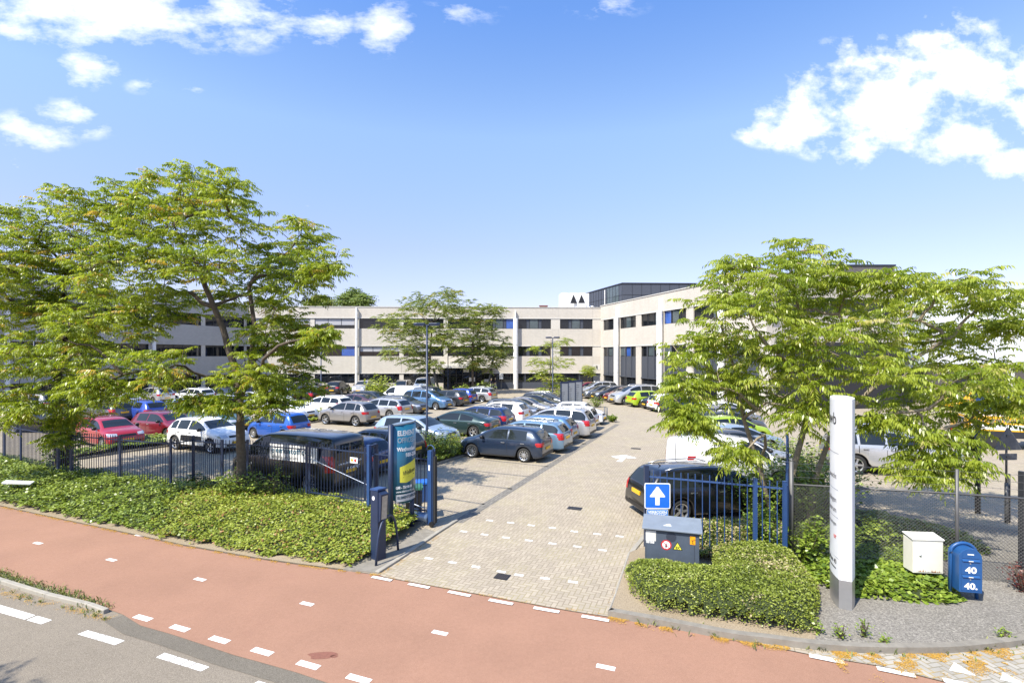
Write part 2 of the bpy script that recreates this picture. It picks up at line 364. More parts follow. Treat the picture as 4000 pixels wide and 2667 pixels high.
# broken edge line of the road with worn joints
def worn(corners, cuts, z):
    a, b, c, d = [Vector(g(*p)[:2]) for p in corners]      # a-b near end .. along
    ts = [0]+cuts+[1]
    mb = MB()
    for i in range(len(ts)-1):
        t0 = ts[i]+(.012 if i else 0); t1 = ts[i+1]-(.012 if i < len(ts)-2 else 0)
        q = [a.lerp(b,t0), a.lerp(b,t1), d.lerp(c,t1), d.lerp(c,t0)]
        mb.add([(p.x,p.y,z) for p in q], [(0,1,2,3)] if (q[1]-q[0]).cross(q[3]-q[0]) > 0 else [(3,2,1,0)])
    tag(mb.build('lane_marking', M_MARK), kind='structure')
worn([(-150,2345),(160,2432),(203,2416),(-110,2325)], [.35,.82], -.02)
worn([(303,2471),(448,2513),(487,2496),(343,2456)], [.33,.5,.68], -.02)
worn([(610,2561),(784,2615),(818,2598),(643,2543)], [.3,.55,.72], -.02)
worn([(975,2672),(1200,2740),(1240,2722),(1010,2652)], [.5], -.02)
rows = [[(1913,2032),(1995,2041),(2075,2051),(2158,2061),(2243,2075),(2333,2085),(2420,2094)],
        [(1811,2075),(1893,2087),(1976,2099),(2066,2110),(2158,2122),(2255,2134),(2354,2148)],
        [(1675,2180),(1767,2196),(1859,2213),(1958,2232),(2027,2245),(2129,2258),(2238,2272)]]
for r in rows:
    for i, p in enumerate(r): dash(p[0], p[1], .21, .095, dirline(r[max(i-1,0)], r[min(i+1,len(r)-1)]), .004, 'marker_brick')
arrow = [(2387,1781.5),(2442,1776.9),(2488,1788.4),(2455,1790),(2447,1786.5),(2429,1803.2),(2408,1802),(2426,1789),(2405,1788.5)]
quad_mark('arrow_marking', [g(*p) for p in arrow], .006)
for tri in ([(3727,2587),(3708,2618),(3813,2640)],[(3915,2625),(3908,2655),(4020,2680)]): quad_mark('yield_triangle', [g(*p) for p in tri], .010)
# kerbs
def kerb(name, line, w, h, side=1, mat=None, z0=-.06, seg=0.0):
    pl = strip_poly(line, w if side > 0 else 0, 0 if side > 0 else w)
    mb = MB(); n = len(line)
    L = pl[:n]; R = list(reversed(pl[n:]))
    for i in range(n-1):
        q = [R[i], R[i+1], L[i+1], L[i]]; c = Vector((sum(p[0] for p in q)/4, sum(p[1] for p in q)/4))
        mb.prism(q, z0, h)
    o = mb.build(name, mat or M_CONC); tag(o, kind='structure'); bevel(o, .015, 2); return o
KR = [g(2374,2404,.0), g(2402,2411), g(2617,2450), g(2850,2495), g(3000,2514), g(3183,2537), g(3412,2551), g(3686,2551), g(3869,2537), g(4050,2511), g(4400,2420)]
kr_s = smooth_line(KR, 4)
kerb('kerb', kr_s, .14, .11, 1, M_CONCD)
kerb('kerb', [g(2372,2398), g(2400,2320), g(2430,2230), g(2452,2162), g(2520,2080)], .12, .03, -1)
kerb('kerb', [g(1482,2240), g(1560,2190), g(1640,2135), g(1714,2084), g(1790,2035)], .12, .05)
kerb('kerb', [g(-500,2110), g(0,2276), g(174,2330), g(338,2370), g(404,2394)], .10, .06, 1, M_CONC)
pad = [g(1340,2226), g(1480,2240), g(1560,2190), g(1714,2084), g(1660,2066), g(1480,2150)]
sheet('sidewalk', [tuple(p[:2]) for p in pad], .03, M_CONCD, thick=.06)
# planted beds: soil
LF = [(-60,31),(-40,27.2),(-30,24.3),(-22.6,22.8),(-21.1,22.0),(-18.0,20.3),(-17.3,20.1),(-14.7,19.2),(-12.2,18.3),(-11.9,19.1),(-10.3,18.2),(-9.4,18.2),(-6.9,17.2)]   # fence line
GATE_A, GATE_B = Vector((-6.9,17.2)), Vector((-2.46,15.05))
bank = [(p.x,p.y) for p in EDGE[:-1]] + [tuple(g(1420,2200)[:2]), tuple(g(1480,2165)[:2]), tuple(g(1600,2090)[:2]), (-2.75,15.1)] + [(x, y+.5) for x, y in reversed(LF)]
sheet('bank_soil', bank, .02, M_SOIL)
rbed = [(p.x,p.y) for p in kr_s] + [(40,12),(40,14.5),(16,13.2),(11.7,16.5),(9.6,17.6),(8.3,13.6),(3.7,13.45),tuple(g(2460,2162)[:2]),tuple(g(2437,2230)[:2]),tuple(g(2408,2320)[:2])]
sheet('gravel_bed', rbed, .04, M_GRAVEL)
sheet('hedge_soil', [tuple(g(*p)[:2]) for p in [(2384,2396),(2410,2320),(2440,2230),(2462,2162)]] + [(3.6,13.4),(6.9,13.0),(6.6,11.0)] + [tuple(g(*p)[:2]) for p in [(3200,2420),(3180,2528),(3000,2506),(2850,2487),(2617,2442),(2404,2404)]], .046, M_SOIL)
BEDS = []   # raised planting beds among the cars: corners in photograph pixels
def bed(pts, h=.1, world_pts=False):
    P = [Vector(p) if world_pts else Vector(g(*p)[:2]) for p in pts]
    poly = [(p.x,p.y) for p in P]; sheet('planting_soil', poly, h-.03, M_SOIL)
    kerb('kerb', P+[P[0]], .05, h, 1, M_CONCD, -.02); kerb('kerb', P+[P[0]], .06, h, -1, M_CONCD, -.02)
    BEDS.append(poly); return poly
BED_LAMP = bed([(1700,1818),(1818,1780),(1760,1730),(1670,1752),(1560,1800)])
BED_LEFT = bed([(280,1800),(480,1768),(690,1740),(640,1712),(420,1755),(230,1790)])
BED_MID = bed([(1198,1655),(1252,1648),(1262,1622),(1200,1608)])
BED_SIGN = bed([(2215,1590),(2300,1600),(2395,1646),(2402,1650),(2330,1628),(2260,1612),(2150,1600),(2150,1585)])
BED_ENT = bed([(-12.0,60.5),(-3.5,60.5),(-3.5,63.5),(-12,63.5)], .12, True)
BED_ENT2 = bed([(-5.0,54.5),(-2.2,55.0),(-1.6,58),(-4.6,58)], .12, True)
BED_FAC = bed([(-36,67.8),(-12.5,69.5),(-12.5,73.0),(-36,72.0)], .1, True)
BED_SHRUB = bed([(-13.6,51.3),(-10.8,52.3),(-11.4,56.0),(-14.0,55.2)], .1, True)
BED_LEFT2 = bed([(-30.5,62.0),(-21,63.6),(-21.4,65),(-31,63.4)], .1, True)
BED_SMALL = bed([(3.2,60.3),(6.4,60.6),(6.2,63),(3.0,62.7)], .1, True)
# drains
def drain(cx, cy, w, d, slots=6):
    c = g(cx, cy); r = empty('drain_grate', (c.x, c.y, .004), math.radians(-21))
    mb = MB(); mb.box((-w/2,-d/2,0),(w/2,d/2,.008)); mb.build('frame', M_BLACK, r)
    mb = MB()
    for k in range(slots):
        x = -w/2+.02+(w-.04)*(k+.5)/slots; mb.box((x-.011,-d/2+.03,.008),(x+.011,d/2-.03,.014))
    mb.build('bars', pbr('cast_iron', (.10,.08,.065), .6, .5, var=.2), r)
    return r
tag(drain(1962,2252,.32,.28), 'dark iron drain grate between white bricks at the mouth of the driveway', 'drain', 'drain grates in the paving')
tag(drain(2245,1985,.46,.3), 'slotted iron drain grate midway up the driveway before the black car', 'drain', 'drain grates in the paving')
tag(drain(2484,1752,.5,.3), 'small dark drain grate just beyond the painted arrow on the driveway', 'drain', 'drain grates in the paving')
# ------------------------------------------------------------------ the office building: three wings
M_BRICK = brick_mat('pale_brick', (.54,.50,.435), (.485,.445,.385), (.47,.43,.375), .2)
M_BRICKSH = brick_mat('shaded_brick', (.47,.455,.43), (.42,.40,.38), (.33,.32,.30), .15)  # pale brick greyed: the left wing's shade is put into the colour
M_COPE = pbr('white_metal_trim', (.55,.53,.48), .5, var=.05)
M_PIPE = pbr('white_column_paint', (.74,.73,.70), .5, var=.06, vscale=2)
Z_ROOF, Z_W2T, Z_W2B, Z_W1T, Z_W1B, Z_GT, Z_GB = 12.0, 10.37, 8.86, 6.29, 4.81, 2.28, .86
def window_unit(parent, M, s0, s1, z0, z1, panes, depth=.16, blind=None, blue=(), panel=(), tilt=(), name='window'):
    """frame with mullions, panes as its child; s along the wall, y<0 outward"""
    f = MB(); t = .055
    f.box((s0,depth-.03,z0),(s1,depth+.05,z0+t)); f.box((s0,depth-.03,z1-t),(s1,depth+.05,z1))
    xs = [s0+(s1-s0)*k for k in panes]
    for i, x in enumerate(xs):
        a = x-t/2; a = min(max(a, s0), s1-t); f.box((a,depth-.028,z0+t),(a+t,depth+.048,z1-t))
    fo = f.build(name, M_DARKFRAME, parent)
    p = MB(); ob = MB(); bl = MB(); pn = MB()
    for i in range(len(xs)-1):
        a, b = xs[i]+t/2, xs[i+1]-t/2
        tgt = pn if i in panel else (bl if i in blue else p)
        if i in tilt:     # hopper window leaning in at the top
            p0, p1 = Vector((a,depth-.02,z0+t)), Vector((b,depth-.02,z1-t)); dy = .13
            tgt2 = bl if i in blue else ob
            tgt2.add([(a+.03,depth-.035,z0+t+.03),(b-.03,depth-.035,z0+t+.03),(b-.03,depth-.035-dy*.0+.0,z1-t-.03),(a+.03,depth-.035,z1-t-.03)], [(0,1,2,3)])
        tgt.box((a,depth+.012,z0+t),(b,depth+.02,z1-t))
    if p.v: p.build('pane', M_GLASS, fo)
    if bl.v: bl.build('pane', M_BLUEGLASS, fo)
    if ob.v: ob.build('pane', M_OBS, fo)
    if pn.v: pn.build_each('infill_panel', M_PANEL, fo)
    if blind:
        k = MB()
        for i in range(len(xs)-1):
            if i in blind: k.box((xs[i]+t/2+.01,depth+.002,z1-t-(z1-z0)*blind[i]),(xs[i+1]-t/2-.01,depth+.01,z1-t))
        k.build('blind', M_BLIND, fo)
    return fo
M_OBS = glass_mat('greenish_glass', (.07,.09,.095), 1.5)
def wing(name, origin, ang, label, L, cat='building'):
    r = empty(name, (origin[0], origin[1], 0), ang, label, cat); return r
# local frame: x along wall (viewer's left to right), -y outward, z up
cA = Vector((-38.6, 74.36)); cB = Vector((13.24, 76.44))
cdir = (cB-cA).normalized(); CL = (cB-cA).length
CW = wing('office_building', cA, math.atan2(cdir.y, cdir.x), 'long three storey pale brick office wing facing the camera behind the car park', CL)
def s_at(origin, d, px):
    """distance along a wall at which photograph column px meets it"""
    r = (px-CX)/F; return (r*origin.y-origin.x)/(d.x-r*d.y)
sC = lambda px: s_at(cA, cdir, px)
D = 14
wl = MB()
def band_box(mb, s0, s1, z0, z1, d0=0.0, d1=D): mb.box((s0,d0,z0),(s1,d1,z1))
piers = [s_at(cA,cdir,p) for p in (1050,1220,1395,1568,1741,1887,2015,2170,2330)]
ent0, ent1 = sC(1735), sC(1884)
xr = sC(2024)
wl2 = MB()
band_box(wl, 0, CL+3, Z_W2T, Z_ROOF-.0); band_box(wl, 0, CL, Z_W1T, Z_W2B); band_box(wl, 0, CL, Z_GT, Z_W1B)
band_box(wl, 0, ent0, -.1, Z_GB)
wo_ = wl.build('wall', M_BRICK, CW)
cr = MB(); cr.box((0,.5,Z_GB),(CL,D,Z_GT)); cr.box((0,.5,Z_W1B),(CL,D,Z_W1T)); cr.box((0,.5,Z_W2B),(CL,D,Z_W2T)); cr.build('inner_core', pbr('dark_interior', (.02,.02,.022), .8), CW)
rf = MB(); rf.box((-.06,-.07,Z_ROOF),(CL-.02,.35,Z_ROOF+.09)); rf.build('roof_trim', M_COPE, CW)
led = MB()
for zz in (Z_W2T, Z_W1T, Z_GT): led.box((0,-.06,zz-.02),(CL,-.002,zz+.10))
led.build('ledge', M_COPE, CW)
rr = random.Random(3)
# masonry piers between windows
pier_w = {1050:.6,1220:.62,1395:.7,1568:.62,1741:.62,1887:.62,2015:.5,2170:1.35,2330:1.6}
pk = MB()
edges = []
for px, w in pier_w.items():
    s = sC(px); a, b = s-w/2, min(s+w/2, CL+2.0) if px != 2330 else CL+1.0
    if px == 2330: a = sC(2315)
    edges.append((a, b))
    for z0, z1 in ((Z_W2B,Z_W2T),(Z_W1B,Z_W1T)): pk.box((a,.004 if px > 2100 else .05,z0),(b,.5,z1))
    if px in (1220,1395,1568,1050): pk.box((a,.05,Z_GB),(b,.5,Z_GT))
    if px == 2330: pk.box((a,.02,2.9),(b,.5,Z_W1B)); 
pk.build_each('pier', pbr('pier_render', (.53,.495,.43), .8, var=.05), CW)
spans = [(0.0, edges[0][0])]+[(edges[i][1], edges[i+1][0]) for i in range(len(edges)-1)]
for k, (a, b) in enumerate(spans):
    n = 3 if b-a < 4.9 else 3
    left = b < ent1+1
    if left: pan = [0,.33,.66,1]; pl = ()
    else: pan = [0,.26,.36,.62,.72,1]; pl = (1,3)
    b2 = {1:{0:.6,1:.6,2:.6},2:{0:.62,1:.62,2:.62},0:{1:.5,2:.5}}.get(k) if left else None
    b1 = {3:{0:.5,1:.5,2:.5},4:{0:.45,1:.5}}.get(k) if left else None
    window_unit(CW, None, a, b, Z_W2B, Z_W2T, pan, blind=b2, panel=pl, blue=((4,) if k == 6 else ()), tilt=((2,) if not left else ()))
    window_unit(CW, None, a, b, Z_W1B, Z_W1T, pan, blind=b1, panel=pl, blue=((2,) if k == 2 else ()))
# ground floor: low strip of glass at left, dark panels to the pavement right of the entrance
gsp = [(0, edges[0][0]), (edges[0][1], edges[1][0]), (edges[1][1], edges[2][0]), (edges[2][1], edges[3][0]), (edges[3][1], ent0-.1)]
for a, b in gsp: window_unit(CW, None, a, b, Z_GB, Z_GT, [0,.17,.33,.5,.66,.83,1])
q = ent1+.1; ge = sC(2314)
fr = MB(); fr.box((q,.1,-.05),(ge,.14,.95)); fr.build('plinth_panel', M_PANEL, CW)
n = 8
for k in range(n): window_unit(CW, None, q+(ge-q)*k/n, q+(ge-q)*(k+1)/n, .95, Z_GT, [0,.12,1], panel=((0,) if k % 2 else ()))
# service door in the corner recess
a, b = sC(2318), CL-.1
dr = MB(); dr.box((a,.1,0),(b,.16,2.55)); d_o = dr.build('door', M_PANEL, CW)
h = MB(); h.box((b-.28,.05,1.0),(b-.24,.1,1.25)); h.build('handle', M_ALU, d_o)
ov = MB(); ov.box((a,-.02,2.75),(b,.3,3.6)); ov.build('fascia', M_COPE, CW)
lamp_ = MB(); lamp_.box(((a+b)/2-.06,-.12,3.0),((a+b)/2+.06,-.02,3.4)); lamp_.build('wall_lamp', M_BLACK, CW)
# white columns standing proud of the wall
def column(parent, s, rad, z1, ztop, y=-.38):
    mb = MB(); mb.tube([(s,y,0),(s,y,z1)], rad, 14); mb.box((s-.09,y-.06,z1),(s+.03,-.0,ztop))
    o = mb.build('column', M_PIPE, parent)
    rg = MB()
    for z in (z1*.25, z1*.62): rg.tube([(s,y,z),(s,y,z+.06)], rad+.012, 14)
    rg.build_each('joint_ring', M_COPE, o); return o
column(CW, sC(1395), .17, 11.75, 11.9); column(CW, sC(2014), .36, 10.4, 11.55)
gt = MB(); s = sC(1568); gt.box((s-.015,-.014,Z_GT+.1),(s+.015,-.002,Z_W1B)); gt.build_each('expansion_joint', M_CONCD, CW)
gt = MB()
for px in (2159,2181,2314): s = sC(px); [gt.box((s-.012,-.010,a),(s+.012,-.001,b)) for a,b in ((Z_GT+.1,Z_W1B),(Z_W1T+.1,Z_W2B),(Z_W2T+.1,Z_ROOF))]
gt.build_each('expansion_joint', pbr('joint_mastic', (.38,.36,.33), .8), CW)
# entrance: canopy on leaning posts, dark glass porch
yC = -3.4
can = MB(); c0, c1 = sC(1700)+.2, sC(1918)+.6
can.box((c0,yC,3.15),(c1,-.0,3.55)); can.box((c0+2.2,yC+.35,3.55),(c1-1.6,-.0,3.85)); cano = can.build('canopy', M_COPE, CW)
po = MB()
for s, lean, zt in ((sC(1722),-.75,3.15),(sC(1906),.95,5.4)): po.tube([(s,yC+.5,0),(s+lean,yC+.3,zt)], .16, 8)
po.build_each('canopy_post', M_DARKFRAME, CW)
en = MB(); en.box((ent0,-1.3,0),(ent1,.4,3.15)); en.build('porch', M_DARKFRAME, CW)
eg = MB(); w_ = (ent1-ent0)/6
for k in range(6):
    eg.box((ent0+w_*k+.07,-1.33,.25),(ent0+w_*(k+1)-.07,-1.31,2.05)); eg.box((ent0+w_*k+.07,-1.33,2.2),(ent0+w_*(k+1)-.07,-1.31,3.05))
eg.build_each('porch_glass', M_GLASS, CW)
nt = MB(); nt.box((ent1-1.9,-1.36,1.15),(ent1-1.05,-1.34,1.75)); nt.box((ent0+2.9,-1.36,2.5),(ent0+3.7,-1.34,2.95)); nt.box((ent1+.25,.06,1.0),(ent1+1.0,.09,1.4)); nt.build_each('notice', M_WHITE, CW)

# right wing, nearer end hidden by the tree
wdir = Vector((.272,-.962)).normalized(); RL = 33.0
RW = wing('office_building', cB, math.atan2(wdir.y, wdir.x), 'right hand pale brick office wing with white columns and dark panels between them', RL)
sR = lambda px: s_at(cB, wdir, px)
ZR = dict(roof=12.25, w2t=10.15, w2b=8.6, w1t=6.15, w1b=4.8, pb=2.15)
wl = MB(); DR = 16
wl.box((0,0,ZR['w2t']),(RL,DR,ZR['roof'])); wl.box((0,0,ZR['w1t']),(RL,DR,ZR['w2b']))
wl.box((0,0,0),(sR(2357),.6,ZR['w1t'])); wl.box((0,.004,ZR['w2b']),(sR(2357),.6,ZR['w2t']))
pit = (sR(2587)-sR(2417))
c1s, c2s = sR(2417), sR(2587)
cols = [c1s+pit*k for k in range(3)]
mids = [(c1s+c2s)/2+pit*k for k in range(3)]
pe = sorted([(c-.55, c+.35) for c in cols]+[(m-.75, m+.55) for m in mids])
for a, b in pe:
    wl.box((a,.004,0),(b,.6,ZR['w1t'])); wl.box((a,.004,ZR['w2b']),(b,.6,ZR['w2t']))
wl.build('wall', M_BRICK, RW)
ic = MB(); ic.box((0,.6,0),(RL,DR-.1,ZR['w1t'])); ic.box((0,.6,ZR['w2b']),(RL,DR-.1,ZR['w2t'])); ic.build('inner_core', MATS['dark_interior'], RW)
rt = MB(); rt.box((-.05,-.08,ZR['roof']),(RL,.35,ZR['roof']+.1)); rt.build('roof_trim', M_COPE, RW)
ld = MB()
for zz in (ZR['w2t'], ZR['w1t']): ld.box((.3,-.05,zz-.02),(RL,-.002,zz+.09))
ld.build('ledge', M_COPE, RW)
sp = [(sR(2357), pe[0][0])]+[(pe[i][1], pe[i+1][0]) for i in range(len(pe)-1)]
for k, (a, b) in enumerate(sp):
    window_unit(RW, None, a, b, ZR['w2b'], ZR['w2t'], [0,.3,.37,.66,.73,1], tilt=(2,) if k % 2 else (4,), blue=(0,) if k == 3 else ())
    window_unit(RW, None, a, b, ZR['w1b'], ZR['w1t'], [0,.3,.37,.66,.73,1], tilt=(0,) if k in (1,3) else (2,), blue=(2,) if k == 1 else ())
    window_unit(RW, None, a, b, .25, ZR['pb']-.1, [0,.3,.37,.66,.73,1])
    pn = MB(); pn.box((a+.002,.09,ZR['pb']),(b-.002,.14,ZR['w1b']))
    for t in (.335,.695): x = a+(b-a)*t; pn.box((x-.09,.02,ZR['pb']),(x+.09,.088,ZR['w1t']-.06))
    pn.box((a+.002,-.03,ZR['pb']-.12),(b-.002,.14,ZR['pb']-.002)); pn.build_each('infill_panel', M_PANEL, RW)
for c in cols: column(RW, c+.1, .36, 10.2, 11.7, -.42)
# left wing in its own shade
ldir = Vector((.3275,1)).normalized(); LLn = 42.0
lo_ = cA - ldir*LLn
LW = wing('office_building', lo_, math.atan2(ldir.y, ldir.x), 'shaded left hand brick office wing behind the trees with strip windows', LLn)
wl = MB(); DL = 14
for z0, z1 in ((Z_W2T,Z_ROOF),(Z_W1T,Z_W2B),(Z_GT,Z_W1B),(-.1,.5)): wl.box((0,0,z0),(LLn,DL,z1))
wl.build('wall', M_BRICKSH, LW)
ic = MB()
for z0, z1 in ((.5,Z_GT),(Z_W1B,Z_W1T),(Z_W2B,Z_W2T)): ic.box((0,.5,z0),(LLn,DL,z1))
ic.build('inner_core', MATS['dark_interior'], LW)
rt = MB(); rt.box((-.05,-.07,Z_ROOF),(LLn,.35,Z_ROOF+.09)); rt.build('roof_trim', M_COPE, LW)
pk = MB(); nb = 6
for k in range(nb+1):
    s = LLn-k*LLn/nb
    for z0, z1 in ((.5,Z_GT),(Z_W1B,Z_W1T),(Z_W2B,Z_W2T)): pk.box((s-.3,.05,z0),(s+.3,.5,z1))
pk.build_each('pier', MATS['pier_render'], LW)
for k in range(nb):
    a, b = LLn-(k+1)*LLn/nb+.3, LLn-k*LLn/nb-.3
    for z0, z1 in ((.5,Z_GT),(Z_W1B,Z_W1T),(Z_W2B,Z_W2T)): window_unit(LW, None, a, b, z0, z1, [0,.2,.4,.6,.8,1])
for k in (2,4): column(LW, LLn-k*LLn/nb, .2, 11.7, 11.85)
# box for rooftop plant: dark panelled penthouse on the right wing
pv = at(2433,1107.5,75.5); PH = empty('rooftop_penthouse', (pv.x, pv.y, 12.0), math.atan2(cdir.y, cdir.x), 'anthracite panelled plant room rising above the right wing roof', 'plant room')
ld2 = Vector((-.272,.962)); rdx = cdir
hgt = pv.z-12.0
mb = MB(); Rinv = Matrix.Rotation(-math.atan2(cdir.y,cdir.x), 2)
lv = Rinv @ (ld2*13.0)
P4 = [(0,0),(11,0),(11+lv.x,lv.y),(lv.x,lv.y)]
mb.prism(P4, .0, hgt); mb.build('wall', M_PANEL, PH)
cp = MB(); cp.prism([(-.12,-.12),(11.1,-.12),(11.1+lv.x,lv.y+.1),(lv.x-.12,lv.y+.1)], hgt+.002, hgt+.12); cp.build('roof_trim', M_DARKFRAME, PH)
sm = MB()
for k in range(1,8): sm.box((k*1.4-.02,-.03,.02),(k*1.4+.02,-.003,hgt-.02))
sm.box((0.02,-.028,hgt*.52),(10.98,-.003,hgt*.52+.05))
Ml = Matrix(((lv.x/13,-lv.y/13,0,0),(lv.y/13,lv.x/13,0,0),(0,0,1,0),(0,0,0,1)))
for k in range(0,13): sm.box((k*1.0+.2,.003,.02),(k*1.0+.25,.03,hgt-.02), Ml)
sm.box((0.1,.003,hgt*.52),(12.9,.028,hgt*.52+.05), Ml); sm.build('panel_joint', M_DARKFRAME, PH)
gl = MB()
for k in range(4): gl.box((1.28+k*1.0,.012,.3),(2.16+k*1.0,.02,hgt-.1), Ml)
gl.build('window', M_OBS, PH)
pp = MB(); pp.tube([(5.3*lv.x/13-.3,5.3*lv.y/13,0),(5.3*lv.x/13-.3,5.3*lv.y/13,hgt-.3)], .07, 8); pp.build('downpipe', M_PIPE, PH)
# chiller
cv_ = at(2245,1198,80); CH = empty('rooftop_chiller', (cv_.x, cv_.y, 12.0), math.radians(2), 'white rooftop air conditioning chiller with two black triangular hoods', 'chiller')
mb = MB(); mb.box((-2.2,-.2,.5),(2.2,2.2,2.6)); mb.box((-2.3,-.3,.35),(2.3,2.3,.5)); [mb.box((x-.1,-.1,-.0),(x+.1,.1,.36)) for x in (-2,0,2)]; mb.build('casing', M_WHITE, CH)
mb = MB()
for x in (-1.45,0,1.4): mb.tube([(x,1,2.6),(x,1,2.75)], .55, 16)
mb.build_each('fan_ring', M_WHITE, CH)
for x in (-.25,1.0):
    mb = MB(); mb.prism([(x-.5,1.05),(x+.5,1.05),(x,2.35)], .0, .35, Matrix(((1,0,0,0),(0,0,1,-.55),(0,1,0,0),(0,0,0,1)))); mb.build('air_hood', M_BLACK, CH)
mb = MB(); mb.box((-1.2,-.6,.1),(-.2,-.3,.95)); mb.box((.3,-.6,.1),(1.7,-.3,1.0)); mb.build_each('pump_box', M_WHITE, CH)
mb = MB(); mb.tube([(2.2,.4,.6),(2.9,.2,.6),(3.2,.2,.3),(4.2,.2,.3)], .12, 8); mb.build('duct', M_ALU, CH)
v_ = at(2124,1196,79); mb = MB(); mb.box((-.6,0,0),(.6,.8,.55)); mb.box((-.7,-.1,.55),(.65,.9,.63)); o = mb.build('roof_vent', pbr('rust_red_brick', (.22,.08,.05), .8, var=.2), None, loc=(v_.x, v_.y, 12.0))
tag(o, 'small rust red vent on the roof of the middle wing', 'roof vent')

# buildings at the right, behind the tree
M_CLAD = pbr('white_cladding', (.72,.74,.76), .45, var=.02)
M_DBRICK = brick_mat('dark_brick', (.10,.088,.082), (.075,.066,.062), (.13,.12,.11), .1)
p0 = at(3650,1421,52); WB = empty('warehouse', (p0.x, p0.y, 0), math.radians(-1), 'white clad warehouse on a dark brick base at the right edge', 'warehouse')
mb = MB(); mb.box((0,.05,4.1),(26,20,11.6)); mb.build('cladding', M_CLAD, WB)
mb = MB()
for k in range(1,20): mb.box((k*1.3-.012,.02,4.1),(k*1.3+.012,.048,11.6))
mb.build('cladding_joint', pbr('cladding_shadow_joint', (.45,.47,.49), .6), WB)
mb = MB(); mb.box((0,.2,0),(2.2,20,4.1)); mb.box((6.2,.2,0),(26,20,4.1)); mb.build('brick_base', M_DBRICK, WB)
mb = MB(); mb.box((2.2,.8,0),(6.2,20,4.1)); mb.build('doorway', M_DARKFRAME, WB)  # solid dark block paints the shade inside the open doorway
mb = MB(); mb.box((4.1,.5,0),(4.25,.7,4.1)); mb.build('door_post', M_BLUE, WB)
mb = MB(); mb.box((-.02,-.02,3.95),(26,.04,4.09)); mb.box((-.03,-.02,11.6),(26,.3,11.7)); mb.build('trim', M_COPE, WB)
mb = MB(); mb.tube([(7.6,-.05,0),(7.6,-.05,11.5)], .28, 12); mb.build('column', M_PIPE, WB)
mb = MB(); mb.box((-7,1.2,3.5),(-.02,20,10.3)); mb.build('link_wall', pbr('grey_glass_panel', (.42,.46,.47), .3, var=.05), WB)  # one plain grey, darker than the white cladding
mb = MB(); mb.box((-14,1.5,0),(-.02,19.9,3.49)); mb.build('link_base', M_DBRICK, WB)
t0, t1 = at(3250,1040,64), at(3495,1040,64)
TB = empty('tower_block', (t0.x, t0.y, 0), 0, 'dark brick tower block showing above the crown of the right tree', 'tower block')
mb = MB(); mb.box((0,0,0),(t1.x-t0.x,10,t0.z)); mb.build('wall', M_DBRICK, TB)
mb = MB(); mb.box((-.1,-.1,t0.z),(t1.x-t0.x+.1,10,t0.z+.2)); mb.build('roof_trim', M_DARKFRAME, TB)
for k in range(3): window_unit(TB, None, .8+k*2.4, 2.6+k*2.4, t0.z-3.2, t0.z-1.4, [0,.5,1], depth=-.04)
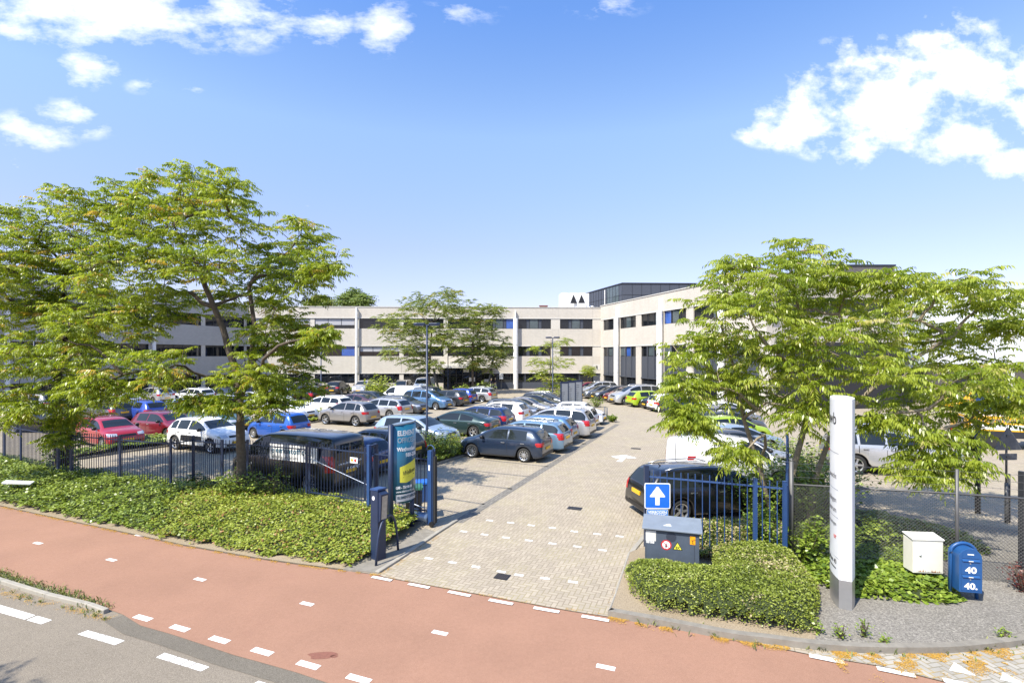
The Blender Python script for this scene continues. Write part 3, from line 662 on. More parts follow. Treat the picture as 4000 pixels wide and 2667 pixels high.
# ------------------------------------------------------------------ parked cars
def chaikin(P, n=2):
    for _ in range(n):
        Q = [P[0]]
        for a, b in zip(P[:-1], P[1:]): Q += [(a[0]*.75+b[0]*.25, a[1]*.75+b[1]*.25), (a[0]*.25+b[0]*.75, a[1]*.25+b[1]*.75)]
        P = Q+[P[-1]]
    return P
KINDS = {
 'hatch': dict(L=4.2, W=1.78, belt=.95, roof=.60, gc=.2, wx=(-1.26,1.34), wr=.315, xr=(-2.0,-1.5), xw=(.42,1.13), win=[(-1.36,-.5),(-.42,.98)],
   top=[(-2.1,.5),(-2.09,.70),(-2.05,.93),(-2.0,1.02),(-1.66,1.38),(-1.36,1.445),(-.3,1.48),(.38,1.43),(1.18,.99),(1.75,.89),(2.0,.74),(2.08,.60),(2.1,.45)]),
 'city': dict(L=3.5, W=1.64, belt=.93, roof=.57, gc=.19, wx=(-1.18,1.16), wr=.29, xr=(-1.66,-1.36), xw=(.40,.98), win=[(-1.2,-.38),(-.30,.86)],
   top=[(-1.75,.5),(-1.73,.75),(-1.69,.95),(-1.40,1.40),(-1.12,1.46),(-.2,1.49),(.36,1.43),(1.02,.99),(1.45,.87),(1.66,.71),(1.74,.57),(1.75,.42)]),
 'wagon': dict(L=4.65, W=1.82, belt=.95, roof=.61, gc=.19, wx=(-1.34,1.40), wr=.32, xr=(-2.2,-1.86), xw=(.40,1.18), win=[(-2.02,-1.2),(-1.12,-.3),(-.22,1.02)], rail=True,
   top=[(-2.32,.5),(-2.31,.72),(-2.26,.95),(-2.2,1.02),(-1.88,1.39),(-1.6,1.43),(-.4,1.47),(.36,1.42),(1.24,.98),(1.95,.87),(2.2,.73),(2.3,.57),(2.32,.44)]),
 'saloon': dict(L=4.85, W=1.90, belt=.93, roof=.60, gc=.17, wx=(-1.44,1.46), wr=.335, xr=(-1.86,-.82), xw=(.42,1.30), win=[(-1.35,-.5),(-.42,1.14)],
   top=[(-2.42,.5),(-2.41,.75),(-2.36,.95),(-2.2,1.04),(-1.85,1.09),(-.85,1.37),(-.15,1.43),(.42,1.38),(1.36,.95),(2.05,.83),(2.3,.69),(2.4,.54),(2.42,.42)]),
 'mpv': dict(L=4.5, W=1.82, belt=1.02, roof=.63, gc=.19, wx=(-1.32,1.38), wr=.32, xr=(-2.15,-1.86), xw=(.52,1.46), win=[(-2.0,-1.2),(-1.12,-.22),(-.14,.88)], rail=True,
   top=[(-2.25,.5),(-2.24,.8),(-2.20,1.0),(-2.15,1.1),(-1.88,1.55),(-1.6,1.63),(-.3,1.67),(.5,1.60),(1.52,1.06),(1.95,.92),(2.15,.76),(2.24,.6),(2.25,.44)]),
 'suv': dict(L=4.15, W=1.80, belt=1.05, roof=.60, gc=.24, wx=(-1.26,1.32), wr=.345, xr=(-1.97,-1.58), xw=(.34,1.06), win=[(-1.62,-1.2),(-1.12,-.36),(-.28,.90)], clad=True,
   top=[(-2.08,.55),(-2.06,.85),(-2.02,1.02),(-1.96,1.12),(-1.56,1.50),(-1.25,1.57),(-.3,1.61),(.3,1.55),(1.12,1.10),(1.75,.99),(1.98,.83),(2.06,.68),(2.08,.5)]),
 'small_van': dict(L=4.2, W=1.83, belt=1.12, roof=.70, gc=.2, wx=(-1.3,1.36), wr=.32, xr=None, xw=(.66,1.24), win=[(.02,1.02)], clad=True,
   top=[(-2.1,.5),(-2.09,1.0),(-2.07,1.6),(-2.0,1.77),(-1.6,1.82),(-.2,1.84),(.6,1.76),(1.28,1.14),(1.75,1.01),(2.0,.84),(2.08,.65),(2.1,.5)]),
 'large_van': dict(L=4.95, W=1.96, belt=1.18, roof=.78, gc=.22, wx=(-1.5,1.62), wr=.34, xr=None, xw=(1.02,1.66), win=[(.45,1.42)], rearwin=True,
   top=[(-2.48,.5),(-2.47,1.0),(-2.44,1.7),(-2.36,1.90),(-1.9,1.95),(0,1.97),(.95,1.90),(1.7,1.24),(2.15,1.08),(2.37,.85),(2.45,.65),(2.47,.5)]),
}
CS = 1.05
M_PLATE = pbr('yellow_plate', (.72,.42,.02), .45)
M_TAIL = pbr('red_lamp', (.42,.01,.012), .15, coat=.6, var=.2, vscale=30)
M_HEAD = pbr('clear_lamp', (.55,.57,.60), .08, .4, coat=1.0, var=.25, vscale=25)
M_SEAM = pbr('seam', (.008,.008,.009), .7)
def paint(name, col, metal=.35, rough=.28): return pbr('paint_'+name, col, rough, metal, 1.0, var=.02)
PAINT = dict(navy=paint('navy',(.018,.032,.062)), steelblue=paint('steelblue',(.16,.26,.36)), blue=paint('blue',(.02,.10,.42),.2), darkblue=paint('darkblue',(.015,.035,.12)),
  silver=paint('silver',(.50,.50,.50),.55), grey=paint('grey',(.11,.115,.12),.4), warmgrey=paint('warmgrey',(.30,.285,.27),.5), darkgrey=paint('darkgrey',(.045,.048,.052),.4), white=paint('white',(.80,.80,.79),0,.25),
  black=paint('black',(.010,.010,.011),.2), red=paint('red',(.36,.015,.02),.2), darkred=paint('darkred',(.20,.012,.022),.3), teal=paint('teal',(.025,.05,.048),.4), lime=paint('lime',(.36,.50,.02),.2),
  iceblue=paint('iceblue',(.36,.44,.52),.45), medblue=paint('medblue',(.10,.20,.34),.4), burgundy=paint('burgundy',(.09,.045,.05),.3), royal=paint('royal',(.03,.07,.34),.2), yellow=paint('yellow',(.80,.42,.01),0), green=paint('green',(.04,.09,.06),.3))

def make_car(kind):
    k = KINDS[kind]; L, Wd, belt, gc, wr = k['L'], k['W'], k['belt'], k['gc'], k['wr']
    top = chaikin(k['top'], 2)
    # dense stations: resample the profile by length, with extra stations over the wheels
    st = [top[0]]
    for a, b in zip(top[:-1], top[1:]):
        n = max(1, int(math.hypot(b[0]-a[0], b[1]-a[1])/.09))
        st += [(a[0]+(b[0]-a[0])*t/n, a[1]+(b[1]-a[1])*t/n) for t in range(1, n+1)]
    AR = wr+.055
    def zt_at(x):
        for a, b in zip(top[:-1], top[1:]):
            if a[0] <= x <= b[0] and b[0] > a[0]: return a[1]+(b[1]-a[1])*(x-a[0])/(b[0]-a[0])
        return top[-1][1]
    xs_have = [s[0] for s in st]
    for wx in k['wx']:
        for j in range(-9, 10):
            x = wx+AR*math.sin(j/9*math.pi/2)*.999
            if min(abs(x-h) for h in xs_have) > .012: st.append((x, zt_at(x))); xs_have.append(x)
    i0 = [s for s in st]
    # keep tail and nose order by x, equal x by profile order
    tail = [s for s in i0 if s[0] < -L/2+.2]; nose = [s for s in i0 if s[0] > L/2-.2]; midl = sorted([s for s in i0 if -L/2+.2 <= s[0] <= L/2-.2])
    tail = sorted(tail, key=lambda s: (round(s[0],4), s[1])); nose = sorted(nose, key=lambda s: (round(s[0],4), -s[1]))
    st = tail+midl+nose
    roofz = max(s[1] for s in st)
    def halfw(x):
        e = max(0, (abs(x)-(L/2-.62))/.62); return Wd/2*(1-.17*e*e*(.5+.5*e))
    def section(x, zt):
        w = halfw(x); zl = gc
        for wx in k['wx']:
            dx = abs(x-wx)
            if dx < AR: zl = max(zl, wr+math.sqrt(AR*AR-dx*dx))
        e = max(0, (abs(x)-(L/2-.25))/.25); zl = max(zl, gc+.06*e)
        zb = min(belt, zt-.09)
        t = min(1, max(0, (zt-belt)/(roofz-belt)))
        wroof = w*.90*(1-t)+min(k['roof'], w*.9)*t
        zl = min(zl, zb-.1)
        z1 = max(zl+.02, gc+.1); z2 = max(zl+.04, min(.56, zb-.05)); z3 = max(z2+.02, zb-.10)
        z1 = min(z1, z2-.01)
        return [(0,zl),(w*.86,zl),(w*.965,zl+.006),(w*.985,z1),(w,z2),(w*.985,min(z3,zb-.01)),(w*.955,zb),((w*.955)*.5+wroof*.5,zb*.5+(zt-.045)*.5),(wroof,zt-.045),(wroof-.07,zt-.008),(wroof*.5,zt+.012),(0,zt+.018)]
    S = [section(*s) for s in st]; n = len(S[0])
    mb = MB(); vs = []
    for (x, _), sec in zip(st, S):
        vs += [(x,-y,z) for y, z in sec]+[(x,y,z) for y, z in sec[1:-1]]
    m = n+n-2
    ring = list(range(n))+[n+(n-3)-i for i in range(n-2)]     # right side up, then left side down
    fs = []; mi = []
    for i in range(len(S)-1):
        for j in range(m):
            a, b = ring[j], ring[(j+1)%m]
            fs.append((i*m+a, (i+1)*m+a, (i+1)*m+b, i*m+b))
            low = (a % m) in (0,1,n) or (b % m) in (0,)
            dark = j in (0, m-1, 1, m-2) or (k.get('clad') and j in (2, m-3))
            mi.append(1 if dark else 0)
    fs.append(tuple(ring)); mi.append(0); fs.append(tuple((len(S)-1)*m+r for r in ring[::-1])); mi.append(0)
    me = bpy.data.meshes.new(kind+'_body'); me.from_pydata(vs, [], fs); me.materials.append(PAINT['silver']); me.materials.append(M_BLACK)
    me.polygons.foreach_set('material_index', mi); me.polygons.foreach_set('use_smooth', [True]*len(fs)); me.update()
    bvh = BVHTree.FromPolygons([Vector(v) for v in vs], fs)
    def side_y(x, z, s):
        h = bvh.ray_cast(Vector((x, s*3, z)), Vector((0,-s,0))); return None if h[0] is None else h[0].y
    def patch_side(pb, pt, s, off=.008, ny=4):
        """grid between a lower and an upper line of (x,z), laid on the car's side"""
        q = MB(); rows = []
        for j in range(ny+1):
            row = []
            for (x0,z0), (x1,z1) in zip(pb, pt):
                x, z = x0+(x1-x0)*j/ny, z0+(z1-z0)*j/ny; y = side_y(x, z, s); row.append(None if y is None else (x, y+s*off, z))
            rows.append(row)
        for j in range(ny):
            for i in range(len(pb)-1):
                c = [rows[j][i], rows[j][i+1], rows[j+1][i+1], rows[j+1][i]]
                if None in c: continue
                q.add(c, [(0,1,2,3)] if s < 0 else [(3,2,1,0)])
        return q
    def patch_end(ys, z0f, z1f, s, off=.008, nz=4, mb=None):
        """patch on nose (s=1) or tail (s=-1) over y values, between heights"""
        q = mb or MB(); rows = []
        for j in range(nz+1):
            row = []
            for y in ys:
                a, b = z0f(y) if callable(z0f) else z0f, z1f(y) if callable(z1f) else z1f
                z = a+(b-a)*j/nz; h = bvh.ray_cast(Vector((s*4, y, z)), Vector((-s,0,0)))
                row.append(None if h[0] is None else tuple(h[0]+h[1].normalized()*off*(1 if h[1].x*s > 0 else -1)))
            rows.append(row)
        for j in range(nz):
            for i in range(len(ys)-1):
                c = [rows[j][i], rows[j][i+1], rows[j+1][i+1], rows[j+1][i]]
                if None in c: continue
                if max(p[0] for p in c)-min(p[0] for p in c) > .45: continue
                q.add(c, [(0,1,2,3)] if s > 0 else [(3,2,1,0)])
        return q
    def patch_top(x0, x1, inset, off=.008, n_=10, ny=8):
        """patch on windscreen or rear window: stations from x0 to x1"""
        sel = [s for s in st if x0 <= s[0] <= x1]; q = MB(); rows = []
        for (x, zt) in sel:
            sec = section(x, zt); wroof = sec[8][0]; row = []
            for j in range(ny+1):
                y = (wroof-inset)*(2*j/ny-1); h = bvh.ray_cast(Vector((x, y, 3)), Vector((0,0,-1)))
                row.append(None if h[0] is None else tuple(h[0]+h[1].normalized()*off*(1 if h[1].z > 0 else -1)))
            rows.append(row)
        for i in range(len(rows)-1):
            for j in range(ny):
                c = [rows[i][j], rows[i+1][j], rows[i+1][j+1], rows[i][j+1]]
                if None in c: continue
                q.add(c, [(0,1,2,3)])
        return q
    root = bpy.data.objects.new('car', None)
    parts = []
    def part(name, q, mat, smooth=True, parent=None):
        if isinstance(q, MB):
            if not q.v: return None
            mesh = q.mesh(kind+'_'+name, mat, smooth)
        else: mesh = q
        o = bpy.data.objects.new(name, mesh); COL.objects.link(o); o.parent = parent or root; return o
    COL.objects.link(root)
    body = part('body', me, None)
    for s in (-1, 1):
        for (a, b) in k['win']:
            xs = [a+(b-a)*t/8 for t in range(9)]
            pb = [(x, belt+.035) for x in xs]; pt = [(x, max(zt_at(x)-.085, belt+.04)) for x in xs]
            part('window', patch_side(pb, pt, s), M_CARGLASS)
    if k['xw']: part('windscreen', patch_top(k['xw'][0], k['xw'][1]+.02, .10), M_CARGLASS)
    w_end = Wd/2
    tailz = belt-.03
    if k['xr'] and kind == 'saloon': part('rear_window', patch_top(k['xr'][0], k['xr'][1], .12), M_CARGLASS)
    elif k['xr']:
        ztop = roofz-.13; part('rear_window', patch_end([(-.6+1.2*t/8)*(k['roof']+.02) for t in range(9)] if False else [(2*t/8-1)*(k['roof']-.03) for t in range(9)], belt+.05, lambda y: ztop-.05*abs(y), -1, nz=6), M_CARGLASS)
    elif k.get('rearwin'):
        for s in (-1, 1): part('rear_window', patch_end([s*(.05+.58*t/4) for t in (range(5) if s > 0 else range(4,-1,-1))], 1.15, 1.68, -1), M_CARGLASS)
    # lamps
    hz = min(belt-.16, .74) if kind not in ('suv','small_van','large_van','mpv') else belt-.22
    for s in (-1, 1):
        ys = sorted([s*(w_end*.50+w_end*.42*t/6) for t in range(7)])
        part('headlight', patch_end(ys, hz-.07, lambda y: hz+.05+.05*(abs(y)/w_end-.5), 1, .012), M_HEAD)
        if kind in ('small_van','large_van'):
            q = patch_end(sorted([s*(w_end*.80+w_end*.155*t/4) for t in range(5)]), .78, 1.32, -1, .012)
        elif kind in ('wagon','mpv'):
            q = patch_end(sorted([s*(w_end*.66+w_end*.28*t/5) for t in range(6)]), belt-.28, belt+.02, -1, .012)
        else: q = patch_end(sorted([s*(w_end*.52+w_end*.42*t/5) for t in range(6)]), belt-.24, belt-.07, -1, .012)
        xb = -L/2+.10; q2 = patch_side([(xb+.0,belt-.22),(xb+.1,belt-.2),(xb+.2,belt-.16)], [(xb+.03,belt-.06),(xb+.1,belt-.06),(xb+.2,belt-.09)], s, .010, 2)
        if kind not in ('small_van','large_van'): q.add(q2.v, q2.f)
        part('tail_light', q, M_TAIL)
    part('grille', patch_end([(2*t/8-1)*w_end*.42 for t in range(9)], hz-.10, hz+.0, 1, .010), M_BLACK)
    part('lower_grille', patch_end([(2*t/8-1)*w_end*.62 for t in range(9)], gc+.09, gc+.22, 1, .010), M_BLACK)
    part('bumper_trim', patch_end([(2*t/10-1)*w_end*.82 for t in range(11)], gc+.08, gc+.2, -1, .010), M_BLACK)
    for s, z in ((1, gc+.26), (-1, .60 if kind in ('hatch','city','suv','saloon') else .72)):
        h = bvh.ray_cast(Vector((s*4,0,z)), Vector((-s,0,0))); x = h[0].x
        q = MB(); q.box((min(x-.01*s,x+.03*s),-.26,z-.055),(max(x-.01*s,x+.03*s),.26,z+.055)); part('number_plate', q, M_PLATE, False)
    # door seams, handles, mirrors
    q = MB()
    seams = sorted(set([round(w_[0]-.04,3) for w_ in k['win'][1:]]+[round(k['win'][-1][1]+.0,3)]+([round(k['win'][0][0]+.45,3)] if len(k['win']) > 2 else []))) if kind not in ('small_van','large_van') else [-.1, 1.05]
    for s in (-1, 1):
        for x in seams:
            zlo = gc+.14
            for wx in k['wx']:
                if abs(x-wx) < AR: zlo = max(zlo, wr+math.sqrt(AR*AR-(x-wx)**2)+.03)
            zs = [zlo+(belt-.02-zlo)*t/5 for t in range(6)]
            p_ = patch_side([(x-.007,z) for z in zs], [(x+.007,z) for z in zs], s, .004, 1); q.add(p_.v, p_.f)
    part('door_seam', q, M_SEAM)
    q = MB()
    for s in (-1, 1):
        for x in [w_[0]+.16 for w_ in k['win'][-2:]]:
            y = side_y(x, belt-.12, s)
            if y is not None: q.box((x-.09, min(y,y+s*.035), belt-.135), (x+.09, max(y,y+s*.035), belt-.105))
    part('door_handle', q, M_BLACK if kind in ('small_van','large_van') else M_ALU, False)
    for s in (-1, 1):
        x = k['win'][-1][1]-.22; y = side_y(x, belt+.02, s) or s*Wd/2
        q = MB(); q.lathe([(.03,-.09),(.075,-.07),(.09,0),(.07,.08),(.02,.10)], 10, Matrix.Translation((x, y+s*.12, belt+.07)) @ Matrix.Rotation(math.pi/2, 4, 'X') @ Matrix.Diagonal((.9,1,1.1,1)))
        part('mirror', q, M_BLACK)
    if k.get('rail'):
        q = MB()
        for s in (-1, 1):
            xs = [k['win'][0][0]+.35+(k['xw'][0]-.1-k['win'][0][0]-.35)*t/6 for t in range(7)]
            q.tube([(x, s*(k['roof']-.07), zt_at(x)+(.045 if 0 < i < 6 else .0)) for i, x in enumerate(xs)], .016, 6)
        part('roof_rail', q, M_ALU)
    q = MB(); xa = k['win'][0][0]+.5; q.tube([(xa,0,zt_at(xa)),(xa-.1,0,zt_at(xa)+.09)], [.02,.008], 6); part('aerial', q, M_BLACK)
    # wheels
    tw = .2
    tyre = bpy.data.meshes.get('tyre_%.3f' % wr)
    if tyre is None:
        q = MB(); q.lathe([(wr*.62,-tw/2),(wr*.93,-tw/2),(wr,-tw/2+.03),(wr,tw/2-.03),(wr*.93,tw/2),(wr*.66,tw/2),(wr*.64,tw/2-.03)], 28, None, (1,0)); tyre = q.mesh('tyre_%.3f' % wr, M_RUBBER, True)
        for style, nsp in (('five',5),('ten',10)):
            q = MB(); q.lathe([(wr*.70,tw/2-.012),(wr*.69,tw/2+.004),(wr*.62,tw/2-.008),(wr*.60,tw/2-.06)], 28, None, (0,0))
            for a in range(nsp):
                Mx = Matrix.Rotation(2*math.pi*a/nsp, 4, 'Z'); wd = .034 if nsp == 5 else .02
                q.add([tuple(Mx @ Vector(p)) for p in [(.03,-wd,tw/2-.012),(wr*.64,-wd*.75,tw/2-.012),(wr*.64,wd*.75,tw/2-.012),(.03,wd,tw/2-.012),(.03,-wd,tw/2-.045),(wr*.64,-wd*.75,tw/2-.045),(wr*.64,wd*.75,tw/2-.045),(.03,wd,tw/2-.045)]], [(0,1,2,3),(0,4,5,1),(2,6,7,3),(1,5,6,2)])
            q.lathe([(.065,tw/2-.04),(.06,tw/2-.004),(.03,tw/2+.002)], 16)
            q.cur = 1; q.lathe([(wr*.63,tw/2-.08),(.02,tw/2-.075)], 24); q.cur = 0
            q.mesh('rim_%s_%.3f' % (style, wr), [M_ALU, M_SEAM], False)
    rim = bpy.data.meshes['rim_%s_%.3f' % ('five' if kind in ('wagon','saloon','suv') else 'ten', wr)]
    for wx in k['wx']:
        for s in (-1, 1):
            o = part('wheel', tyre, None); o.location = (wx, s*(Wd/2-.135), wr); o.rotation_euler = (math.pi/2*(1 if s < 0 else -1), 0, 0)
            part('rim', rim, None, parent=o)
    return root
CARS = {}
def place_car(kind, colour, x, y, hd, label, cat='car', group='cars parked in the car park', name='parked_car', roof=None, sc=1.0):
    first = kind not in CARS
    if first: CARS[kind] = make_car(kind); r = CARS[kind]
    else: r = copy_tree(CARS[kind])
    r.name = name; r.location = (x, y, 0); r.rotation_euler = (0, 0, math.atan2(hd[1], hd[0])); r.scale = (CS*sc,)*3
    r['label'] = label; r['category'] = cat; r['group'] = group
    for ch in r.children:
        if ch.name.startswith('body'):
            ch.material_slots[0].link = 'OBJECT'; ch.material_slots[0].material = PAINT[colour]
    return r
HL = (-.918,.397); HR = (.918,-.397); HG = (.98,.2)
HF = (-.962,-.272); UPH = (.04,1); DNH = (-.04,-1)
CAR_LIST = [
 ('hatch','navy',-.32,25.15,HL,'dark blue grey three door hatchback nearest the entrance at the end of its row'),
 ('wagon','steelblue',.68,27.5,HL,'pale blue estate car with tall red tail lights beside the dark blue hatchback'),
 ('hatch','medblue',1.55,29.7,HL,'mid blue hatchback with roof spoiler between the pale blue estate and silver people carrier'),
 ('mpv','silver',2.75,32.0,HL,'silver people carrier seen from behind beside the driveway gutter'),
 ('city','white',4.0,34.9,HL,'white city car with a bright green hexagon on its side'),
 ('city','white',5.0,37.6,HR,'white city car with its nose towards the driveway at the far end of the row'),
 ('saloon','teal',-3.35,32.4,HL,'low dark green liftback with sunlit rear glass'),
 ('wagon','darkblue',-2.3,34.9,HL,'blue estate behind the low dark green liftback'),
 ('hatch','white',-.95,38.2,HL,'white sporty hatchback with big alloy wheels beside the blue estate'),
 ('hatch','grey',.1,40.5,HR,'dark grey hatchback pointing right behind the white sporty hatchback'),
 ('saloon','warmgrey',1.1,42.8,HR,'grey brown saloon pointing right in the middle of the car park'),
 ('saloon','black',2.1,45.0,HR,'black saloon roof just before the grey estate by the direction board'),
 ('wagon','grey',3.3,47.6,HR,'grey estate half hidden to the left of the direction board'),
 ('hatch','iceblue',-5.3,28.5,HR,'pale ice blue hatchback pointing right behind the teal sign',1.06),
 ('wagon','darkgrey',-6.5,24.2,HL,'dark grey estate with chrome window line behind the blue hatchback'),
 ('hatch','darkblue',-7.3,22.0,HL,'dark blue hatchback tucked beside the black van at the gate'),
 ('suv','white',-16.2,27.3,HR,'white crossover with black side panels and roof rails behind the fence'),
 ('hatch','red',-22.4,28.5,(.86,-.51),'bright red hatchback facing the fence with its bonnet in leaf shade'),
 ('hatch','darkred',-21.2,31.4,HR,'dark red five door hatchback with a black side strip behind the red one'),
 ('wagon','green',-19.6,34.2,HR,'grey green estate behind the dark red hatchback'),
 ('city','blue',-14.1,31.0,HL,'bright blue city car seen from behind near the big tree trunk'),
 ('hatch','white',-17.1,39.4,HR,'white hatchback pointing right behind the bright blue city car'),
 ('suv','warmgrey',-11.8,37.1,HL,'silver grey crossover in the open bay by the lamp post'),
 ('wagon','silver',-10.5,41.4,HL,'silver estate seen from behind beyond the silver grey crossover'),
 ('hatch','grey',-9.4,43.9,HR,'dark grey hatchback pointing right behind the silver estate'),
 ('mpv','medblue',-7.9,47.9,HR,'metallic blue people carrier pointing right behind the tall double lamp post'),
 ('hatch','darkgrey',-6.5,50.6,HL,'dark grey hatchback to the right of the metallic blue people carrier'),
 ('city','royal',-5.5,53.0,HL,'royal blue city car between the dark hatchback and the silver estate by the entrance'),
 ('wagon','silver',-4.1,55.6,HL,'silver estate nearest the entrance shrubs'),
 ('wagon','white',-15.9,43.7,HL,'white estate behind the lamp post and the silver grey crossover'),
 ('saloon','burgundy',-14.2,46.4,HL,'brown burgundy saloon beyond the white estate'),
 ('hatch','darkgrey',-13.4,49.2,HR,'dark hatchback in front of the bushy shrub'),
 ('small_van','white',-11.3,51.6,HL,'white panel van with a round green mark on its rear door'),
 ('suv','darkgrey',-9.6,54.8,HL,'dark square off roader behind the white van'),
 ('suv','black',-22.2,65.4,UPH,'black off roader with its back to us parked against the far facade'),
 ('suv','silver',-19.3,66.6,DNH,'silver off roader facing us against the far facade'),
 ('mpv','warmgrey',-14.2,66.4,DNH,'grey people carrier facing us beside the far white van'),
 ('large_van','white',-11.4,66.6,DNH,'tall white van facing us against the far facade'),
 ('wagon','darkgrey',-25.2,64.6,UPH,'dark estate with its back to us behind a small tree trunk'),
 ('hatch','warmgrey',-28.2,65.4,DNH,'beige hatchback facing us far back at the left of the facade row'),
 ('mpv','black',-22.2,53.8,HL,'black people carrier seen from behind in the far left row'),
 ('hatch','navy',-24.0,51.6,HL,'dark navy hatchback half hidden by leaves beside the black people carrier'),
 ('wagon','grey',-30.9,38.9,HL,'dark grey estate with upright tail lights showing its back at the left'),
 ('hatch','royal',-28.6,39.4,HL,'bright blue older hatchback showing its back beside the grey estate'),
 ('wagon','iceblue',-26.6,41.0,HL,'blue grey estate seen side on behind the dark red hatchback'),
 ('wagon','darkblue',-25.6,43.3,HL,'very dark blue estate with slim red tail lights'),
 ('wagon','silver',-25.8,45.8,HL,'silver white estate beyond the very dark blue estate'),
 ('hatch','white',-24.9,48.2,HL,'white hatchback just left of the big trunk in the middle rows'),
 ('wagon','white',-33.6,54.0,HL,'white estate far back under the left tree'),
 ('saloon','darkgrey',-31.4,55.4,HL,'dark saloon far back beside the white estate'),
 ('hatch','darkblue',-29.0,57.4,HL,'dark blue hatchback far back near the left wing'),
 ('suv','silver',-37.2,53.2,HL,'silver off roader far back at the left wing'),
 ('hatch','white',-36.6,47.6,HL,'white hatchback half hidden by the left tree leaves'),
 ('hatch','white',-23.6,50.2,HR,'white hatchback right of the big trunk in the far rows'),
 ('city','warmgrey',-40.6,43.4,(-.995,.08),'silver grey electric car with white print on its side at the far left',1.12),
 ('city','black',-30.8,33.7,(-.95,-.1),'small black car behind the fence at the far left'),
 ('hatch','darkred',9.6,65.6,HF,'dark red car at the far end of the row along the right wing'),
 ('mpv','silver',10.6,62.9,HF,'silver people carrier next to the far red car by the right wing'),
 ('saloon','grey',10.5,59.6,HF,'mid grey saloon pointing left by the right wing'),
 ('wagon','darkgrey',11.2,57.0,HF,'dark grey estate pointing left between the mid grey saloon and the red car'),
 ('hatch','darkred',12.0,54.7,HF,'red hatchback squeezed between the dark estate and silver minivan'),
 ('mpv','silver',12.6,52.4,HF,'large silver minivan pointing left by the right wing',1.12),
 ('hatch','lime',13.4,49.9,(.962,.272),'lime green hatchback with its back to the driveway by the right wing'),
 ('city','black',13.9,47.7,HF,'small black car between the lime hatchback and the white city car'),
 ('city','white',14.0,45.6,(.962,.272),'white city car with dark tailgate in the right wing row'),
 ('hatch','navy',14.7,43.5,(.962,.272),'dark navy hatchback at the leaf tips in the right wing row'),
 ('wagon','black',6.25,16.45,HG,'black estate car behind the right hand blue fence'),
 ('small_van','white',8.25,19.5,HG,'white panel van with dappled leaf shade beside the black estate'),
 ('hatch','silver',9.6,21.8,HG,'silver white hatchback mostly hidden behind the white panel van'),
 ('hatch','grey',10.2,24.0,HG,'grey silver hatchback with rear spoiler beyond the white panel van'),
 ('saloon','iceblue',11.2,26.2,HG,'pale blue silver car whose roof shows beyond the grey silver hatchback'),
 ('hatch','lime',12.4,29.2,HG,'lime green hatchback under the branches of the right tree'),
 ('hatch','grey',13.5,32.0,HG,'grey hatchback beyond the lime hatchback under the branches'),
 ('wagon','warmgrey',14.7,35.2,HG,'pale grey estate far under the right tree branches'),
 ('hatch','white',15.8,38.2,HG,'white hatchback furthest back under the right tree branches'),
 ('suv','silver',16.1,21.9,(.95,-.31),'silver off roader behind the white column sign and wire fence',1.12),
 ('hatch','silver',19.6,26.6,(.95,-.31),'silver car behind the silver off roader under the branches'),
]
for row in CAR_LIST:
    place_car(*row[:6], sc=(row[6] if len(row) > 6 else 1.0))
VAN = place_car('large_van','black',-8.35,19.95,HL,'black van with white lettering parked behind the fence at the gate', cat='van', name='parked_van', group='vans in the car park')
# ------------------------------------------------------------------ foliage
def np_mesh(name, V, Fq, mat, rnd_attr=None, mi=None):
    """mesh of quads from arrays: V (n,3), Fq (m,4)"""
    me = bpy.data.meshes.new(name); n, m = len(V), len(Fq)
    me.vertices.add(n); me.vertices.foreach_set('co', np.ascontiguousarray(V, np.float32).ravel())
    me.loops.add(m*4); me.loops.foreach_set('vertex_index', np.ascontiguousarray(Fq, np.int32).ravel())
    me.polygons.add(m); me.polygons.foreach_set('loop_start', np.arange(0, m*4, 4, dtype=np.int32))
    if mi is not None: me.polygons.foreach_set('material_index', np.ascontiguousarray(mi, np.int32))
    for x in (mat if isinstance(mat, (list,tuple)) else [mat]): me.materials.append(x)
    if rnd_attr is not None:
        a = me.attributes.new('rnd', 'FLOAT', 'POINT'); a.data.foreach_set('value', np.ascontiguousarray(rnd_attr, np.float32))
    me.update(calc_edges=True); me.validate(); return me
def unit(a): return a/np.maximum(np.linalg.norm(a, axis=-1, keepdims=True), 1e-6)
UPV = np.array([0,0,1.0])
def rhombs(B, D, N, ln, wd, droop=.12, mid=.42):
    """leaf blades: base B, direction D, normal N, length ln, half width wd"""
    S = unit(np.cross(D, N)); ln = ln[:,None]; wd = wd[:,None]
    V = np.stack([B, B+D*ln*mid+S*wd+N*ln*.04, B+D*ln-UPV*ln*droop, B+D*ln*mid-S*wd+N*ln*.04], 1).reshape(-1,3)
    Fq = np.arange(len(B)*4).reshape(-1,4); return V, Fq
